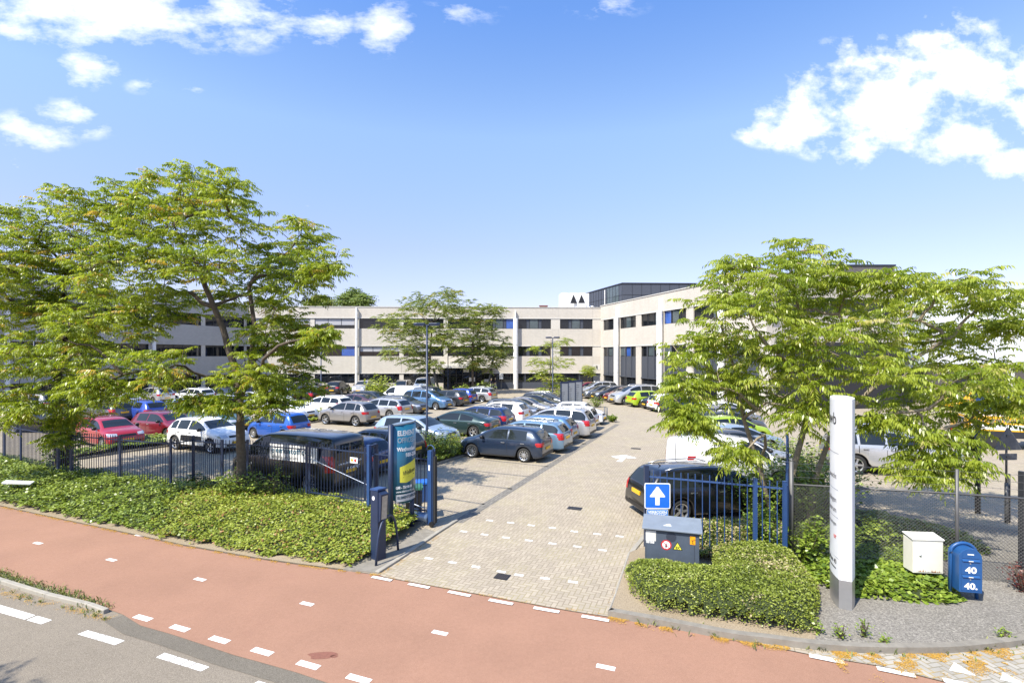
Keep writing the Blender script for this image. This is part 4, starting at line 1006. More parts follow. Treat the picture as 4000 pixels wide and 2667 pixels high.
def fronds(P, D, L, pairs, rg, droop=.36, leaf=.25, wide=.2):
    """pinnate leaves: rachis from P along D, paired leaflets and one at the end"""
    n = len(P); S = unit(np.cross(D, UPV)+rg.normal(0,.12,(n,3))); out = []
    B_, D_, N_, L_, W_, I_ = [], [], [], [], [], []
    for k in range(pairs+1):
        t = .22+.78*k/pairs
        pos = P+D*(L*t)[:,None]-UPV*(L*droop*t*t)[:,None]
        tan = unit(D-UPV*2*droop*t)
        sizes = L*leaf*(1.0-.35*abs(t-.5))
        for s in ((-1,1) if k < pairs else (0,)):
            d = unit(S*s*.62+tan*(.40 if s else .8)+rg.normal(0,.16,(n,3))-UPV*.62)
            nn = UPV*.55+S*s*.75+tan*.25+rg.normal(0,.3,(n,3)); nn = unit(nn-(nn*d).sum(1,keepdims=True)*d)
            B_.append(pos); D_.append(d); N_.append(nn); ll = sizes*rg.uniform(.85,1.15,n); L_.append(ll); W_.append(ll*wide); I_.append(np.arange(n))
    B_, D_, N_ = np.concatenate(B_), np.concatenate(D_), np.concatenate(N_)
    V, Fq = rhombs(B_, D_, N_, np.concatenate(L_), np.concatenate(W_), .18)
    return V, Fq, np.concatenate(I_)
M_LEAF = leaf_mat('sumac_leaf', (.13,.19,.02), (.27,.335,.03), (.42,.47,.065), (.50,.36,.08), .52, .36)
M_LEAFR = leaf_mat('bright_sumac_leaf', (.155,.22,.022), (.30,.365,.04), (.45,.50,.085), (.52,.48,.18), .5, .3)
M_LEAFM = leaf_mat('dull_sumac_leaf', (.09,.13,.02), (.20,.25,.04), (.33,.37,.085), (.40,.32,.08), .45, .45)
M_LEAFF = leaf_mat('far_leaf', (.07,.11,.02), (.15,.215,.04), (.26,.32,.08), None, .35, .5)
def tree(name, label, base, trunk, tr, blobs, rg, per=26, nf=9, fl=.55, pairs=7, mat=None, bark=None, group=None, cat='tree', wide=.18, tipfrac=.045, extra=None, limb_r=.4):
    """trunk polyline, limbs to every crown blob, twigs to leaf tufts; leaves are pinnate fronds round each tuft"""
    bark = bark or M_BARK; root = empty(name, base, 0, label, cat, group); base = np.array(base)
    T = [np.array(p, float)-base for p in trunk]
    nodes = []; 
    for a, b in zip(T[:-1], T[1:]): nodes += [(a+(b-a)*t/4) for t in range(4)]
    nodes.append(T[-1]); ntr = len(nodes)
    mb = MB(); nt = len(nodes); rs = [tr*(1.25 if i == 0 else 1)*(1-.6*i/nt) for i in range(nt)]
    wob = [n+np.array([rg.normal(0,tr*.12), rg.normal(0,tr*.12), 0])*(0 if i == 0 else 1) for i, n in enumerate(nodes)]
    mb.tube([tuple(p) for p in wob], rs, 10)
    for ex in (extra or []): mb.tube([tuple(np.array(p)-base) for p in ex[0]], [ex[1]*(1-.6*i/len(ex[0])) for i in range(len(ex[0]))], 8); nodes += [np.array(p)-base for p in ex[0][1:]]
    mb.build('trunk', bark, root, True)
    br = MB(); lim_nodes = list(nodes); clusters = []; cdirs = []
    order = sorted(range(len(blobs)), key=lambda i: np.linalg.norm(np.array(blobs[i][0])-base-T[-1]))
    for bi in order:
        c, r = np.array(blobs[bi][0])-base, np.array(blobs[bi][1])
        cand = np.array(lim_nodes[max(3, 0):])
        d = np.linalg.norm(cand-c, axis=1)+np.maximum(0, cand[:,2]-c[2]+.3)*1.2
        a = cand[int(np.argmin(d))]
        n = 6; dist = np.linalg.norm(c-a); line = []
        bend = rg.normal(0,.07,3)*dist+np.array([0,0,.06*dist])
        for k in range(n+1):
            t = k/n; line.append(a+(c-a)*t+bend*math.sin(math.pi*t)+(rg.normal(0,.025,3)*dist if 0 < k < n else 0))
        r0 = min(tr*limb_r, .022+.016*dist+.01*r.max())
        br.tube([tuple(p) for p in line], [r0*(1-.7*k/n) for k in range(n+1)], 6, False); lim_nodes += line[2:]
        m = max(4, int(per*blobs[bi][2] if len(blobs[bi]) > 2 else per))
        q = rg.normal(0,1,(m,3)); q = unit(q)*(rg.uniform(.12,1,(m,1))**.5)
        pts = c+q*r
        loc = np.array(line[1:]); tw_nodes = [p for p in loc]
        pts = pts[np.argsort(np.linalg.norm(pts-c, axis=1))]
        for p in pts:
            arr = np.array(tw_nodes); dd = np.linalg.norm(arr-p, axis=1)+np.maximum(0, arr[:,2]-p[2])*.6; b0 = arr[int(np.argmin(dd))]
            mid_ = (b0+p)/2+rg.normal(0,.06,3)*np.linalg.norm(p-b0)
            br.tube([tuple(b0),tuple(mid_),tuple(p)], [.016,.011,.006], 4, False); tw_nodes += [mid_, p]
            clusters.append(p); cdirs.append(unit((p-b0)[None])[0])
    br.build('branches', bark, root, True)
    Cn, Cd = np.array(clusters), np.array(cdirs); m = len(Cn)
    idx = np.repeat(np.arange(m), nf); N = len(idx)
    ang = np.tile(np.arange(nf)*2*math.pi/nf, m)+rg.uniform(0,6.28,N)*.25+np.repeat(rg.uniform(0,6.28,m), nf)
    rad = np.stack([np.cos(ang), np.sin(ang), rg.uniform(-.1,.75,N)], 1)
    Dv = unit(rad*np.array([1,1,.8])+Cd[idx]*.4)
    P = Cn[idx]+Dv*.03-Cd[idx]*rg.uniform(0,.3,(N,1))*.8
    L = fl*rg.uniform(.7,1.2,N)
    V, Fq, I = fronds(P, Dv, L, pairs, rg, wide=wide)
    fr = np.clip(rg.normal(.45,.2,N)+np.repeat(rg.normal(0,.14,m), nf), 0, .9)
    tip = np.repeat(rg.random(m) < tipfrac, nf); fr = np.where(tip & (rg.random(N) < .5), .96, fr)
    att = np.repeat(np.clip(fr[I]+rg.normal(0,.07,len(I))*(fr[I] < .92), 0, .98), 4)
    # thin midribs of the leaves
    link('crown', np_mesh(name+'_crown', V, Fq, mat or M_LEAF, att), root)
    return root
def DB(lst, Y, rg, dy=1.6, squash=1.0):
    """crown blobs from positions (x, y, rx, ry) on the 2352 px wide photograph, each at its own distance near Y"""
    out = []
    for (x, y, rx, ry, *o) in lst:
        Yb = Y+(o[0] if o else rg.uniform(-dy, dy)); p = at(x*1.7007, y*1.7007, Yb); k = Yb/F*1.7007
        rxw, ryw = rx*k*1.08, ry*k*1.2; out.append((tuple(p), (rxw, (rxw+ryw)/2*squash, ryw), max(.35, rxw*ryw/2.2)))
    return out
rg1 = np.random.default_rng(5)
T1 = [(235,500,105,70),(330,470,80,60),(420,440,90,55),(400,520,110,60),(525,435,48,55),(530,500,70,55),(330,600,110,80),(470,610,90,60),(210,620,70,60),(690,540,65,55),(620,600,75,60),(760,620,55,45),(690,640,80,60),(560,680,80,60),
      (260,720,120,75),(170,850,80,70),(280,860,95,60),(380,850,70,50,-1.8),(640,770,95,70),(720,790,50,55),(742,778,30,18),(590,860,85,60,-1.2),(670,870,60,60),(620,925,55,26,-1.2),(515,925,36,26,-1.4),(455,925,34,16,-1.4),(230,905,70,24,-1.2),(150,780,50,50),(380,690,80,50)]
b1 = (-9.28,17.6,0)
tree('sumac_tree', 'large feathery leaved tree with a dark forked trunk in front of the left fence', b1,
     [b1,(-9.3,17.6,1.5),(-9.35,17.65,3.0),(-9.5,17.7,4.3),(-9.9,17.7,5.6),(-10.4,17.6,7.0),(-10.9,17.5,8.4)], .17, DB(T1, 17.6, rg1, 2.0), rg1, per=52, nf=9, fl=.50, pairs=7, group='feathery leaved trees', limb_r=.5,
     extra=[([(-9.4,17.65,3.4),(-9.1,17.8,4.6),(-9.0,17.9,6.0),(-9.2,17.9,7.4)], .12)])
T2 = [(110,500,50,55),(60,560,75,60),(170,560,65,50),(20,520,50,45),(0,610,80,60),(100,640,80,55),(190,660,60,55),(30,700,80,60),(130,740,75,50),(210,760,50,50),(-60,640,70,90),(40,810,75,50),(-40,800,60,60),(130,840,50,50),(10,890,55,45,-2),(40,950,40,30,-2.5),(-20,960,50,40,-2),(170,930,45,60,-1),(140,1000,34,40,-1)]
b2 = (-18.9,21.3,0)
tree('sumac_tree', 'feathery leaved tree with ivy on its twin trunk at the left edge', b2, [b2,(-18.9,21.3,2),(-18.8,21.2,4),(-18.6,21.2,6),(-18.5,21.1,8.6)], .19, DB(T2, 20.8, rg1, 2.0), rg1, per=50, nf=9, fl=.52, pairs=6, group='feathery leaved trees',
     extra=[([(-18.7,21.4,.2),(-18.3,21.4,2.4),(-18.1,21.5,4.4),(-17.6,21.5,6.4)], .13)], tipfrac=.05)
T3 = [(1830,580,70,40),(1790,630,85,50),(1690,615,50,36),(1900,625,60,32),(1640,700,60,55),(1720,720,95,60),(1830,710,95,60),(1940,670,80,42),(2050,640,75,36),(1590,790,50,55),(1670,800,80,60),(1780,810,95,60),(1900,780,95,60),(2010,740,85,55),(2110,690,75,36),(2190,655,70,30),(2280,690,60,28),(1575,880,36,45),(1650,875,70,40),(1760,900,90,50),(1880,880,90,55),(2000,850,95,60),(2120,790,80,50),(2220,760,70,36),(2310,740,45,40),
      (1565,945,28,36,-.6),(1585,975,18,14,-.8),(2090,900,85,55),(2200,870,75,50),(2290,850,55,50),(2320,920,34,40),(2030,960,60,40,-1),(2130,1000,80,40,-1.2),(2230,960,70,45,-.6),(2190,1070,60,28,-1.6),(2110,1080,45,26,-1.6),(1690,1040,18,14,-1.2),(1840,950,80,30)]
b3 = (7.9,14.6,0)
tree('sumac_tree', 'broad many stemmed feathery leaved tree behind the white column sign', b3, [b3,(7.95,14.6,1.5),(8.3,14.5,3.0),(8.6,14.4,4.4),(9.2,14.3,5.8)], .10, DB(T3, 13.9, rg1, 1.5), rg1, per=40, nf=8, fl=.58, pairs=8, mat=M_LEAFR, wide=.15, bark=M_BARKL, group='feathery leaved trees', limb_r=.55, tipfrac=.015,
     extra=[([(8.5,14.7,0),(8.75,14.7,1.6),(9.2,14.6,3.0),(10.4,14.3,4.4),(12.0,14.2,5.4)], .09),([(7.6,14.8,0),(7.2,14.8,1.6),(6.6,14.6,3.2),(6.3,14.4,4.6)], .08)])
Tm = [(1010,690,55,32),(960,720,55,34),(1060,715,45,34),(905,750,45,32),(970,775,60,34),(1040,770,55,36),(920,810,40,28),(985,830,45,24)]
bm = at(1676,1530,64); bm = (bm.x,bm.y,0)
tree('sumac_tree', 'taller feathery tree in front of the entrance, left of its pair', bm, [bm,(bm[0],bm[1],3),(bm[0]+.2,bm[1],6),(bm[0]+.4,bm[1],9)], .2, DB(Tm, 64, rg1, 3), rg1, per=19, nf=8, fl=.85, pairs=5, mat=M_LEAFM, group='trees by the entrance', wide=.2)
Tn = [(1110,725,34,26),(1140,705,26,14),(1090,770,45,34),(1130,790,45,34),(1150,810,28,28),(1075,820,34,26),(1110,835,34,18)]
bn = at(1846,1530,66); bn = (bn.x,bn.y,0)
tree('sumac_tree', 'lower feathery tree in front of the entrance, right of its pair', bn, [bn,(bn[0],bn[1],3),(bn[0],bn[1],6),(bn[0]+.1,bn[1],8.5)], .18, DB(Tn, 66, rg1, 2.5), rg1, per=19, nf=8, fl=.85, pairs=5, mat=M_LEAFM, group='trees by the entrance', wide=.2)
Ts = [(1265,800,26,14),(1240,830,32,14),(1290,830,30,14),(1255,860,38,16),(1285,875,34,14),(1262,895,38,14),(1225,800,14,10),(1300,783,16,8)]
bs = at(2150,1545,61); bs = (bs.x,bs.y,0)
tree('young_tree', 'slender yellow green young tree beside the second double lamp post', bs, [bs,(bs[0],bs[1],2),(bs[0],bs[1],4.5),(bs[0]+.1,bs[1],6.8)], .09, DB(Ts, 61, rg1, 1.2), rg1, per=30, nf=8, fl=.7, pairs=4, mat=M_LEAFR, wide=.16)
bl = at(2296,1530,71); bl = (bl.x,bl.y,0)
tree('globe_tree', 'small round headed tree on a thin stem at the corner door', bl, [bl,(bl[0],bl[1],1.2),(bl[0],bl[1],2.4)], .06, [((bl[0],bl[1],2.9),(1.0,1.0,.75),3.0),((bl[0]+.5,bl[1],2.5),(.6,.6,.45),1.2)], rg1, per=16, nf=8, fl=.5, pairs=4, mat=M_LEAFR, wide=.22)
for k, (x, y, rx, ry, Y, lab) in enumerate([(815,685,42,24,96,'bright green tree top showing above the middle roof'),(735,695,30,16,98,'dull green tree top behind the roof beside the big tree')]):
    c = at(x*1.7007, y*1.7007, Y); b = (c.x, c.y, 0); kx = Y/F*1.7007
    bl_ = [(tuple(at((x+dx)*1.7007, (y+dy)*1.7007, Y+dz)), (rx*kx*.5, rx*kx*.5, ry*kx*.7), 3.0) for dx, dy, dz in ((-20,4,0),(0,-6,1),(20,4,-1),(-8,12,1),(14,14,0))]
    tree('distant_tree', lab, b, [b,(b[0],b[1],5),(b[0],b[1],9),(b[0],b[1],c.z-1)], .3, bl_, rg1, per=14, nf=8, fl=1.3, pairs=3, mat=M_LEAFF if k == 0 else M_LEAFM, wide=.3, group='tree tops behind the building')
# street tree behind the camera's left shoulder: its shadow falls on the road at lower left
bo = (-13.0,2.2,0)
tree('sumac_tree', 'street tree outside the frame at left whose shadow falls on the road', bo, [bo,(-13,2.2,3),(-13.1,2.3,6)], .16, [((-13.2,2.2,7.2),(1.9,1.9,1.3),3),((-11.9,3.2,6.6),(1.2,1.1,.9),2),((-14.4,3.4,6.4),(1.6,1.4,1.0),2),((-11.1,1.6,6.9),(1.1,1.1,.8),2)], rg1, per=18, nf=8, fl=.6, pairs=6)

# ---- ground covers
def inside(poly, x, y):
    c = np.zeros(len(x), bool); n = len(poly)
    for i in range(n):
        (x0,y0),(x1,y1) = poly[i][:2], poly[(i+1)%n][:2]
        if y0 == y1: continue
        hit = ((y0 > y) != (y1 > y)) & (x < (x1-x0)*(y-y0)/(y1-y0)+x0); c ^= hit
    return c
def edge_dist(poly, x, y, closed=True):
    d = np.full(len(x), 1e9); n = len(poly)
    for i in range(n if closed else n-1):
        a = np.array(poly[i][:2]); b = np.array(poly[(i+1)%n][:2]); ab = b-a; L2 = max(1e-9, ab@ab)
        t = np.clip(((x-a[0])*ab[0]+(y-a[1])*ab[1])/L2, 0, 1); d = np.minimum(d, np.hypot(x-a[0]-t*ab[0], y-a[1]-t*ab[1]))
    return d
def lump(x, y, s=1.0): return (np.sin(x*1.7*s+1)*np.sin(y*2.1*s+.4)+.6*np.sin(x*3.9*s-y*2.7*s)+.4*np.sin(x*7.3*s+y*6.1*s+2))*.5
def cover(name, poly, hfun, dens, size, mat, litter, label, cat, rg, tilt=.55, aspect=.42, base=.02, mask=None, upright=0.0, patch=None, under=.72, kind='stuff', group=None, cell=.16):
    P = np.array([p[:2] for p in poly]); lo, hi = P.min(0), P.max(0); A = (hi-lo).prod()
    n = int(A*dens); x = rg.uniform(lo[0],hi[0],n); y = rg.uniform(lo[1],hi[1],n)
    ok = inside(poly, x, y)
    x, y = x[ok], y[ok]
    if mask is not None: ok = mask(x, y); x, y = x[ok], y[ok]
    h = hfun(x, y); n = len(x)
    z = base+h*(1-.45*rg.random(n)**1.6)
    a = rg.uniform(0,2*math.pi,n); D = unit(np.stack([np.cos(a), np.sin(a), rg.uniform(-.35,.5,n)+upright], 1))
    N = unit(np.stack([rg.normal(0,tilt,n), rg.normal(0,tilt,n), np.ones(n)*(1-upright*.6)], 1)); N = unit(N-(N*D).sum(1,keepdims=True)*D)
    ln = size*rg.uniform(.6,1.35,n)
    V, Fq = rhombs(np.stack([x,y,z],1), D, N, ln, ln*aspect, .1, .45)
    r = np.clip(rg.normal(.45,.2,n)+.22*lump(x,y,.8), 0, .89)
    if patch is not None: r = np.where(rg.random(n) < patch(x,y), .96, r)
    me_n = len(V)
    # the mound beneath
    gx = np.arange(lo[0], hi[0]+cell, cell); gy = np.arange(lo[1], hi[1]+cell, cell); X, Y = np.meshgrid(gx, gy, indexing='ij')
    ins = inside(poly, X.ravel(), Y.ravel()).reshape(X.shape)
    Z = base+hfun(X.ravel(), Y.ravel()).reshape(X.shape)*under
    if mask is not None: ins &= mask(X.ravel(), Y.ravel()).reshape(X.shape)
    idx = np.arange(X.size).reshape(X.shape)
    fm = ins[:-1,:-1]&ins[1:,:-1]&ins[1:,1:]&ins[:-1,1:]
    Q = np.stack([idx[:-1,:-1][fm], idx[1:,:-1][fm], idx[1:,1:][fm], idx[:-1,1:][fm]], 1)+me_n
    V2 = np.concatenate([V, np.stack([X.ravel(),Y.ravel(),Z.ravel()],1)]); F2 = np.concatenate([Fq, Q])
    att = np.concatenate([np.repeat(r,4), np.zeros(X.size)]); mi = np.concatenate([np.zeros(len(Fq)), np.ones(len(Q))])
    o = link(name, np_mesh(name, V2, F2, [mat, litter], att, mi)); tag(o, label, cat, group, kind); return o
M_IVY = leaf_mat('ivy_leaf', (.075,.12,.016), (.19,.255,.035), (.35,.41,.08), (.28,.16,.05), .22, .34)
M_COVER = leaf_mat('pale_cover_leaf', (.13,.175,.02), (.28,.335,.04), (.42,.45,.085), (.40,.22,.09), .28, .42)
M_HEDGE = leaf_mat('hedge_leaf', (.11,.15,.018), (.225,.275,.036), (.38,.42,.09), (.50,.42,.24), .28, .4)
M_IVYB = leaf_mat('bright_ivy_leaf', (.07,.125,.016), (.185,.265,.03), (.33,.41,.065), None, .25, .36)
M_LITTER = grit_mat('dark_leaf_mould', [(.012,.018,.006),(.03,.042,.014),(.06,.07,.028)], 40, .3)
rg2 = np.random.default_rng(8)
edge_line = [(p.x,p.y) for p in EDGE]
def split(x, y): return (x*0.8+y*.25) > -4.6     # the paler cover grows towards the gate
def h_bank(x, y):
    d = edge_dist(edge_line, x, y, False); return np.clip(.05+.42*np.clip(d/2.2,0,1)**.7+.10*lump(x,y), .03, .75)
bank_in = [(p[0],p[1]) for p in bank]
fuzz = lambda x, y: .55*lump(x,y,1.3)
def m_edge(x, y): return edge_dist(edge_line, x, y, False) > .10+.14*lump(x,y,2.3)+.05
cover('ivy', bank_in, h_bank, 620, .085, M_IVY, M_LITTER, 'dark green ivy covering the bank between bike path and fence', 'ivy', rg2, mask=lambda x,y: m_edge(x,y) & ((x*.8+y*.25+fuzz(x,y)) < -4.6) & (x > -34))
cover('ground_cover', bank_in, lambda x,y: h_bank(x,y)*.8, 900, .068, M_COVER, M_LITTER, 'yellow green ground cover with reddish tips in front of the gate', 'ground cover', rg2, mask=lambda x,y: m_edge(x,y) & ((x*.8+y*.25+fuzz(x,y)) >= -4.6), patch=lambda x,y: np.clip(.04+.16*(lump(x,y,1.5) > .45),0,1))
# clipped spreading hedge around the gas cabinet
HEDGE = [tuple(g(*p)[:2]) for p in [(2440,2262),(2462,2330),(2546,2398),(2640,2410),(2750,2428),(2830,2440),(2990,2468),(3120,2490),(3178,2478),(3200,2400),(3200,2330)]]+[(6.5,11.3),(6.75,12.3),(5.3,12.75),(3.9,12.9),(3.45,12.75),(3.05,12.3),(2.72,11.75)]
CAB = (Vector((3.12,12.02)), Vector((.953,-.303)).normalized())    # front left foot of the gas cabinet and its width direction
cabn = Vector((-CAB[1].y*-1, 0)) if False else Vector((.303,.953)).normalized()
def h_hedge(x, y):
    d = edge_dist(HEDGE, x, y); dx, dy = x-CAB[0].x, y-CAB[0].y; a = dx*CAB[1].x+dy*CAB[1].y; b = dx*.303+dy*.953
    cab = np.clip(np.hypot(np.maximum(np.maximum(-a-.1,a-1.3),0), np.maximum(-b,0))/.9,0,1)
    return np.clip((.16+.34*cab)*np.clip(d/.28,0,1)**.45+.06*lump(x,y,1.7)+.03*lump(x,y,4.5), .02, .75)
def m_cab(x, y):
    dx, dy = x-CAB[0].x, y-CAB[0].y; a = dx*CAB[1].x+dy*CAB[1].y; b = dx*cabn.x+dy*cabn.y
    return ~((a > -.1) & (a < 1.5) & (b > -.06) & (b < .75))
cover('hedge', HEDGE, h_hedge, 4200, .042, M_HEDGE, M_LITTER, 'low clipped hedge with straw coloured patches around the grey gas cabinet', 'hedge', rg2, tilt=.8, aspect=.34, base=.05, mask=m_cab, upright=.35, kind='thing', under=.86, cell=.09,
      patch=lambda x,y: np.clip(.6*np.exp(-((x-5.6)**2+(y-11.0)**2)/.16)+.5*np.exp(-((x-4.9)**2+(y-12.6)**2)/.12)+.22*(lump(x,y,2.1) > .5), 0, .8))
IVYP = [tuple(g(*p)[:2]) for p in [(3195,2290),(3260,2325),(3385,2346),(3500,2352),(3620,2362),(3715,2368),(3760,2352),(3700,2270),(3640,2230)]]+[(10.4,12.4),(8.6,13.3),(7.2,13.6),(6.9,12.2)]
cover('ivy', IVYP, lambda x,y: np.clip(.22*np.clip(edge_dist(IVYP,x,y)/.35,0,1)+.06*lump(x,y,1.5),.03,.5), 900, .10, M_IVYB, M_LITTER, 'bright green ivy spreading from the white column sign to the blue mailbox', 'ivy', rg2, base=.05)
DRY = [(3.75,13.45),(5.3,12.95),(6.5,12.6),(6.9,13.6),(6.6,14.5),(4.4,14.75)]
cover('hedge', DRY, lambda x,y: np.clip(.42*np.clip(edge_dist(DRY,x,y)/.3,0,1)+.07*lump(x,y,1.9),.03,.7), 1500, .07, M_HEDGE, M_LITTER, 'dry straw coloured hedge behind the blue fence in front of the black estate', 'hedge', rg2, tilt=.8, aspect=.3, base=.03, upright=.35, kind='thing', cell=.1, patch=lambda x,y: np.clip(.35+.3*lump(x,y,1.4),0,.8))
IVYQ = [(7.3,13.4),(10.6,12.3),(12.0,12.8),(12.6,14.2),(10.5,16.8),(8.6,16.6)]
cover('ivy', IVYQ, lambda x,y: np.clip(.30*np.clip(edge_dist(IVYQ,x,y)/.6,0,1)+.12*lump(x,y,1.1),.03,.7), 420, .10, M_IVY, M_LITTER, 'shaded ivy behind the wire mesh fence under the right tree', 'ivy', rg2, base=.05)
for poly, lab in ((BED_LEFT,'low ivy bed behind the left fence below the red hatchback'),(BED_FAC,'low planting strip along the foot of the far facade')):
    cover('ivy', poly, lambda x,y: np.clip(.3+.1*lump(x,y),.05,.6), 160 if poly is BED_LEFT else 30, .13 if poly is BED_LEFT else .3, M_IVY, M_LITTER, lab, 'ivy', rg2, base=.08, cell=.3)
# shrubs
def shrub(label, c, r, h, n, size, mat, rg, group=None, shoots=14, name='shrub'):
    root = empty(name, c, 0, label, 'shrub', group); mb = MB(); tips = []
    for k in range(shoots):
        a = rg.uniform(0,6.28); rr = r*math.sqrt(rg.random()); tp = np.array([rr*math.cos(a), rr*math.sin(a), h*rg.uniform(.6,1.0)*(1-.35*(rr/r)**2)])
        mb.tube([(tp[0]*.15,tp[1]*.15,0),(tp[0]*.6,tp[1]*.6,tp[2]*.55),tuple(tp)], [.02,.012,.005], 4, False); tips.append(tp)
    mb.build('stems', M_BARK, root)
    T = np.array(tips); i = rg.integers(0,len(T),n); t = rg.random(n)**.7
    B = np.stack([T[i,0]*(.15+.85*t), T[i,1]*(.15+.85*t), T[i,2]*t], 1)+rg.normal(0,.10*r+.03,(n,3)); B[:,2] = np.abs(B[:,2])
    a = rg.uniform(0,6.28,n); D = unit(np.stack([np.cos(a),np.sin(a),rg.uniform(-.2,.7,n)],1)); N = unit(rg.normal(0,.6,(n,3))+UPV); N = unit(N-(N*D).sum(1,keepdims=True)*D)
    ln = size*rg.uniform(.6,1.3,n); V, Fq = rhombs(B, D, N, ln, ln*.3)
    link('foliage', np_mesh(name+'_foliage', V, Fq, mat, np.repeat(np.clip(rg.normal(.5,.22,n),0,.89),4)), root); return root
rg3 = np.random.default_rng(21)
for k, (x, y, r, h, lab) in enumerate([(1740,1795,.7,1.2,'feathery shrub by the kerb at the front of the lamp post bed'),(1795,1778,.6,1.0,'low leafy shrub at the kerb tip of the lamp post bed'),(1690,1790,.8,1.5,'tall shrub just right of the lamp post foot'),(1740,1755,.7,1.1,'shrub at the back of the lamp post bed before the ice blue car'),(1620,1790,.8,1.0,'shrub between the teal sign and the lamp post')]):
    p = g(x, y); shrub(lab, (p.x,p.y,.08), r, h, 900, .10, M_COVER if k % 2 else M_IVYB, rg3, 'shrubs in the lamp post bed', 18)
p = g(945,1935); shrub('leafy shrub around the foot of the big left tree', (-9.2,17.35,.1), .9, 1.1, 1500, .11, M_IVY, rg3, shoots=24)
shrub('thin weedy shrub growing through the fence in front of the black van', (-8.0,17.3,.1), .6, 1.3, 260, .10, M_IVY, rg3, shoots=9)
shrub('bright green bush behind the blue fence at the hedge corner', (6.35,12.75,.1), .62, 1.35, 1900, .085, M_IVYB, rg3, shoots=22)
shrub('grassy overgrown shrub at the grey fence post', (7.05,12.2,.1), .55, 1.1, 1200, .10, M_IVYB, rg3, shoots=22)
shrub('dark reddish low shrub by the mesh fence at the right edge', (10.75,10.75,.05), .38, .62, 420, .055, leaf_mat('red_leaf', (.06,.012,.012),(.14,.03,.025),(.22,.07,.04),None,.2,.4), rg3, shoots=16)
for x, y, r, h, lab in [(8.9,15.3,1.5,2.3,'dense green undergrowth among the stems of the right tree'),(7.6,15.5,1.2,2.0,'undergrowth left of the right tree stems by the side fence'),(10.2,17.5,1.8,1.8,'low thicket between the parked row and the right tree'),(12.3,22.5,1.6,1.3,'low thicket at the noses of the cars under the right tree')]:
    shrub(lab, (x,y,.02), r, h, 2200, .13, M_IVYB if x < 10 else M_IVY, rg3, 'undergrowth below the right tree', 34)
p = at(1483,1545,53.5); shrub('big bushy yellow green shrub among the far rows', (p.x,53.5,.08), 1.7, 3.0, 1500, .28, M_COVER, rg3, shoots=40)
for x, y, r, h, lab in [(-9.3,61.6,1.0,1.5,'round shrub left of the entrance doors'),(-6.0,61.8,1.1,1.4,'low shrub in the entrance bed between the two trees'),(-3.2,56.2,1.5,2.3,'dark shrub at the corner before the entrance path'),(-25.9,63.3,.9,1.4,'dark shrub at the small tree foot in the facade row'),(-23.3,64.2,1.0,1.3,'dark round shrub left of the black off roader'),(3.9,61.4,1.0,1.0,'low shrub below the slender young tree')]:
    shrub(lab, (x,y,.08), r, h, 700, .22, M_IVY, rg3, 'shrubs along the facade', 24)
for (x, y, lab) in [(2330,1590,'leafy shrub right of the direction board'),(2205,1596,'small shrub left of the direction board foot'),(2390,1648,'tiny green plant on the kerb end of the parking row'),(1232,1640,'weedy shrub at the foot of the left lamp post'),(1215,1640,'pale weeds left of the lamp post by the grey crossover')]:
    p = g(x,y); shrub(lab, (p.x,p.y,.06), .8 if x not in (2390,) else .35, 1.0 if x not in (2390,) else .5, 420, .15, M_COVER if x < 1300 else M_IVYB, rg3, 'shrubs in the car park beds', 18)
cover('ground_cover', BED_SIGN, lambda x,y: np.clip(.2+.08*lump(x,y),.05,.4), 90, .16, M_COVER, M_LITTER, 'low green planting in the bed below the direction board', 'ground cover', rg3, base=.08, cell=.3)
cover('ground_cover', BED_LAMP, lambda x,y: np.clip(.25+.12*lump(x,y,1.4),.05,.5), 320, .11, M_COVER, M_LITTER, 'tangled green planting around the foot of the tall lamp post', 'ground cover', rg3, base=.08, cell=.2)
cover('ground_cover', BED_MID, lambda x,y: np.clip(.2+.12*lump(x,y,1.4),.05,.5), 120, .16, M_COVER, M_LITTER, 'pale weeds in the bed in front of the grey crossover', 'ground cover', rg3, base=.08, cell=.25)
# ivy climbing the twin trunk at the left edge
n = 1500; zc = rg3.uniform(.1,5.2,n); a = rg3.uniform(0,6.28,n); rr = rg3.uniform(.2,.5,n)*(1.25-zc/6.5)
B = np.stack([-18.75+rr*np.cos(a), 21.3+rr*np.sin(a), zc], 1); D = unit(np.stack([np.cos(a),np.sin(a),rg3.uniform(-.8,.2,n)],1)); N = unit(rg3.normal(0,.5,(n,3))+np.stack([np.cos(a),np.sin(a),np.full(n,.6)],1)); N = unit(N-(N*D).sum(1,keepdims=True)*D)
ln = .13*rg3.uniform(.6,1.3,n); V, Fq = rhombs(B,D,N,ln,ln*.42); tag(link('ivy', np_mesh('climbing_ivy',V,Fq,M_IVY,np.repeat(np.clip(rg3.normal(.35,.2,n),0,.89),4))), 'ivy climbing the twin trunk behind the left fence', 'ivy', kind='stuff')
# grass along the kerbs, small weeds
def grass(name, pts_fn, n, hgt, mat, label, rg, kind='stuff'):
    x, y, z0 = pts_fn(n); n = len(x); a = rg.uniform(0,6.28,n); D = unit(np.stack([np.cos(a)*.5,np.sin(a)*.5,np.ones(n)],1)); N = unit(np.stack([-np.sin(a),np.cos(a),np.zeros(n)],1)); N = unit(np.cross(D,N))
    ln = hgt*rg.uniform(.4,1.3,n); V, Fq = rhombs(np.stack([x,y,z0],1), D, N, ln, np.full(n,.008)+ln*.03, .25, .4)
    return tag(link(name, np_mesh(name,V,Fq,mat,np.repeat(np.clip(rg.normal(.5,.25,n),0,.97),4))), label, 'grass', kind=kind)
M_GRASS = leaf_mat('grass_blade', (.06,.09,.015), (.14,.18,.035), (.26,.27,.08), (.42,.33,.16), .25, .5)
GL = [Vector(g(*p)[:2]) for p in [(-500,2085),(0,2245),(174,2300),(338,2345),(410,2385)]]
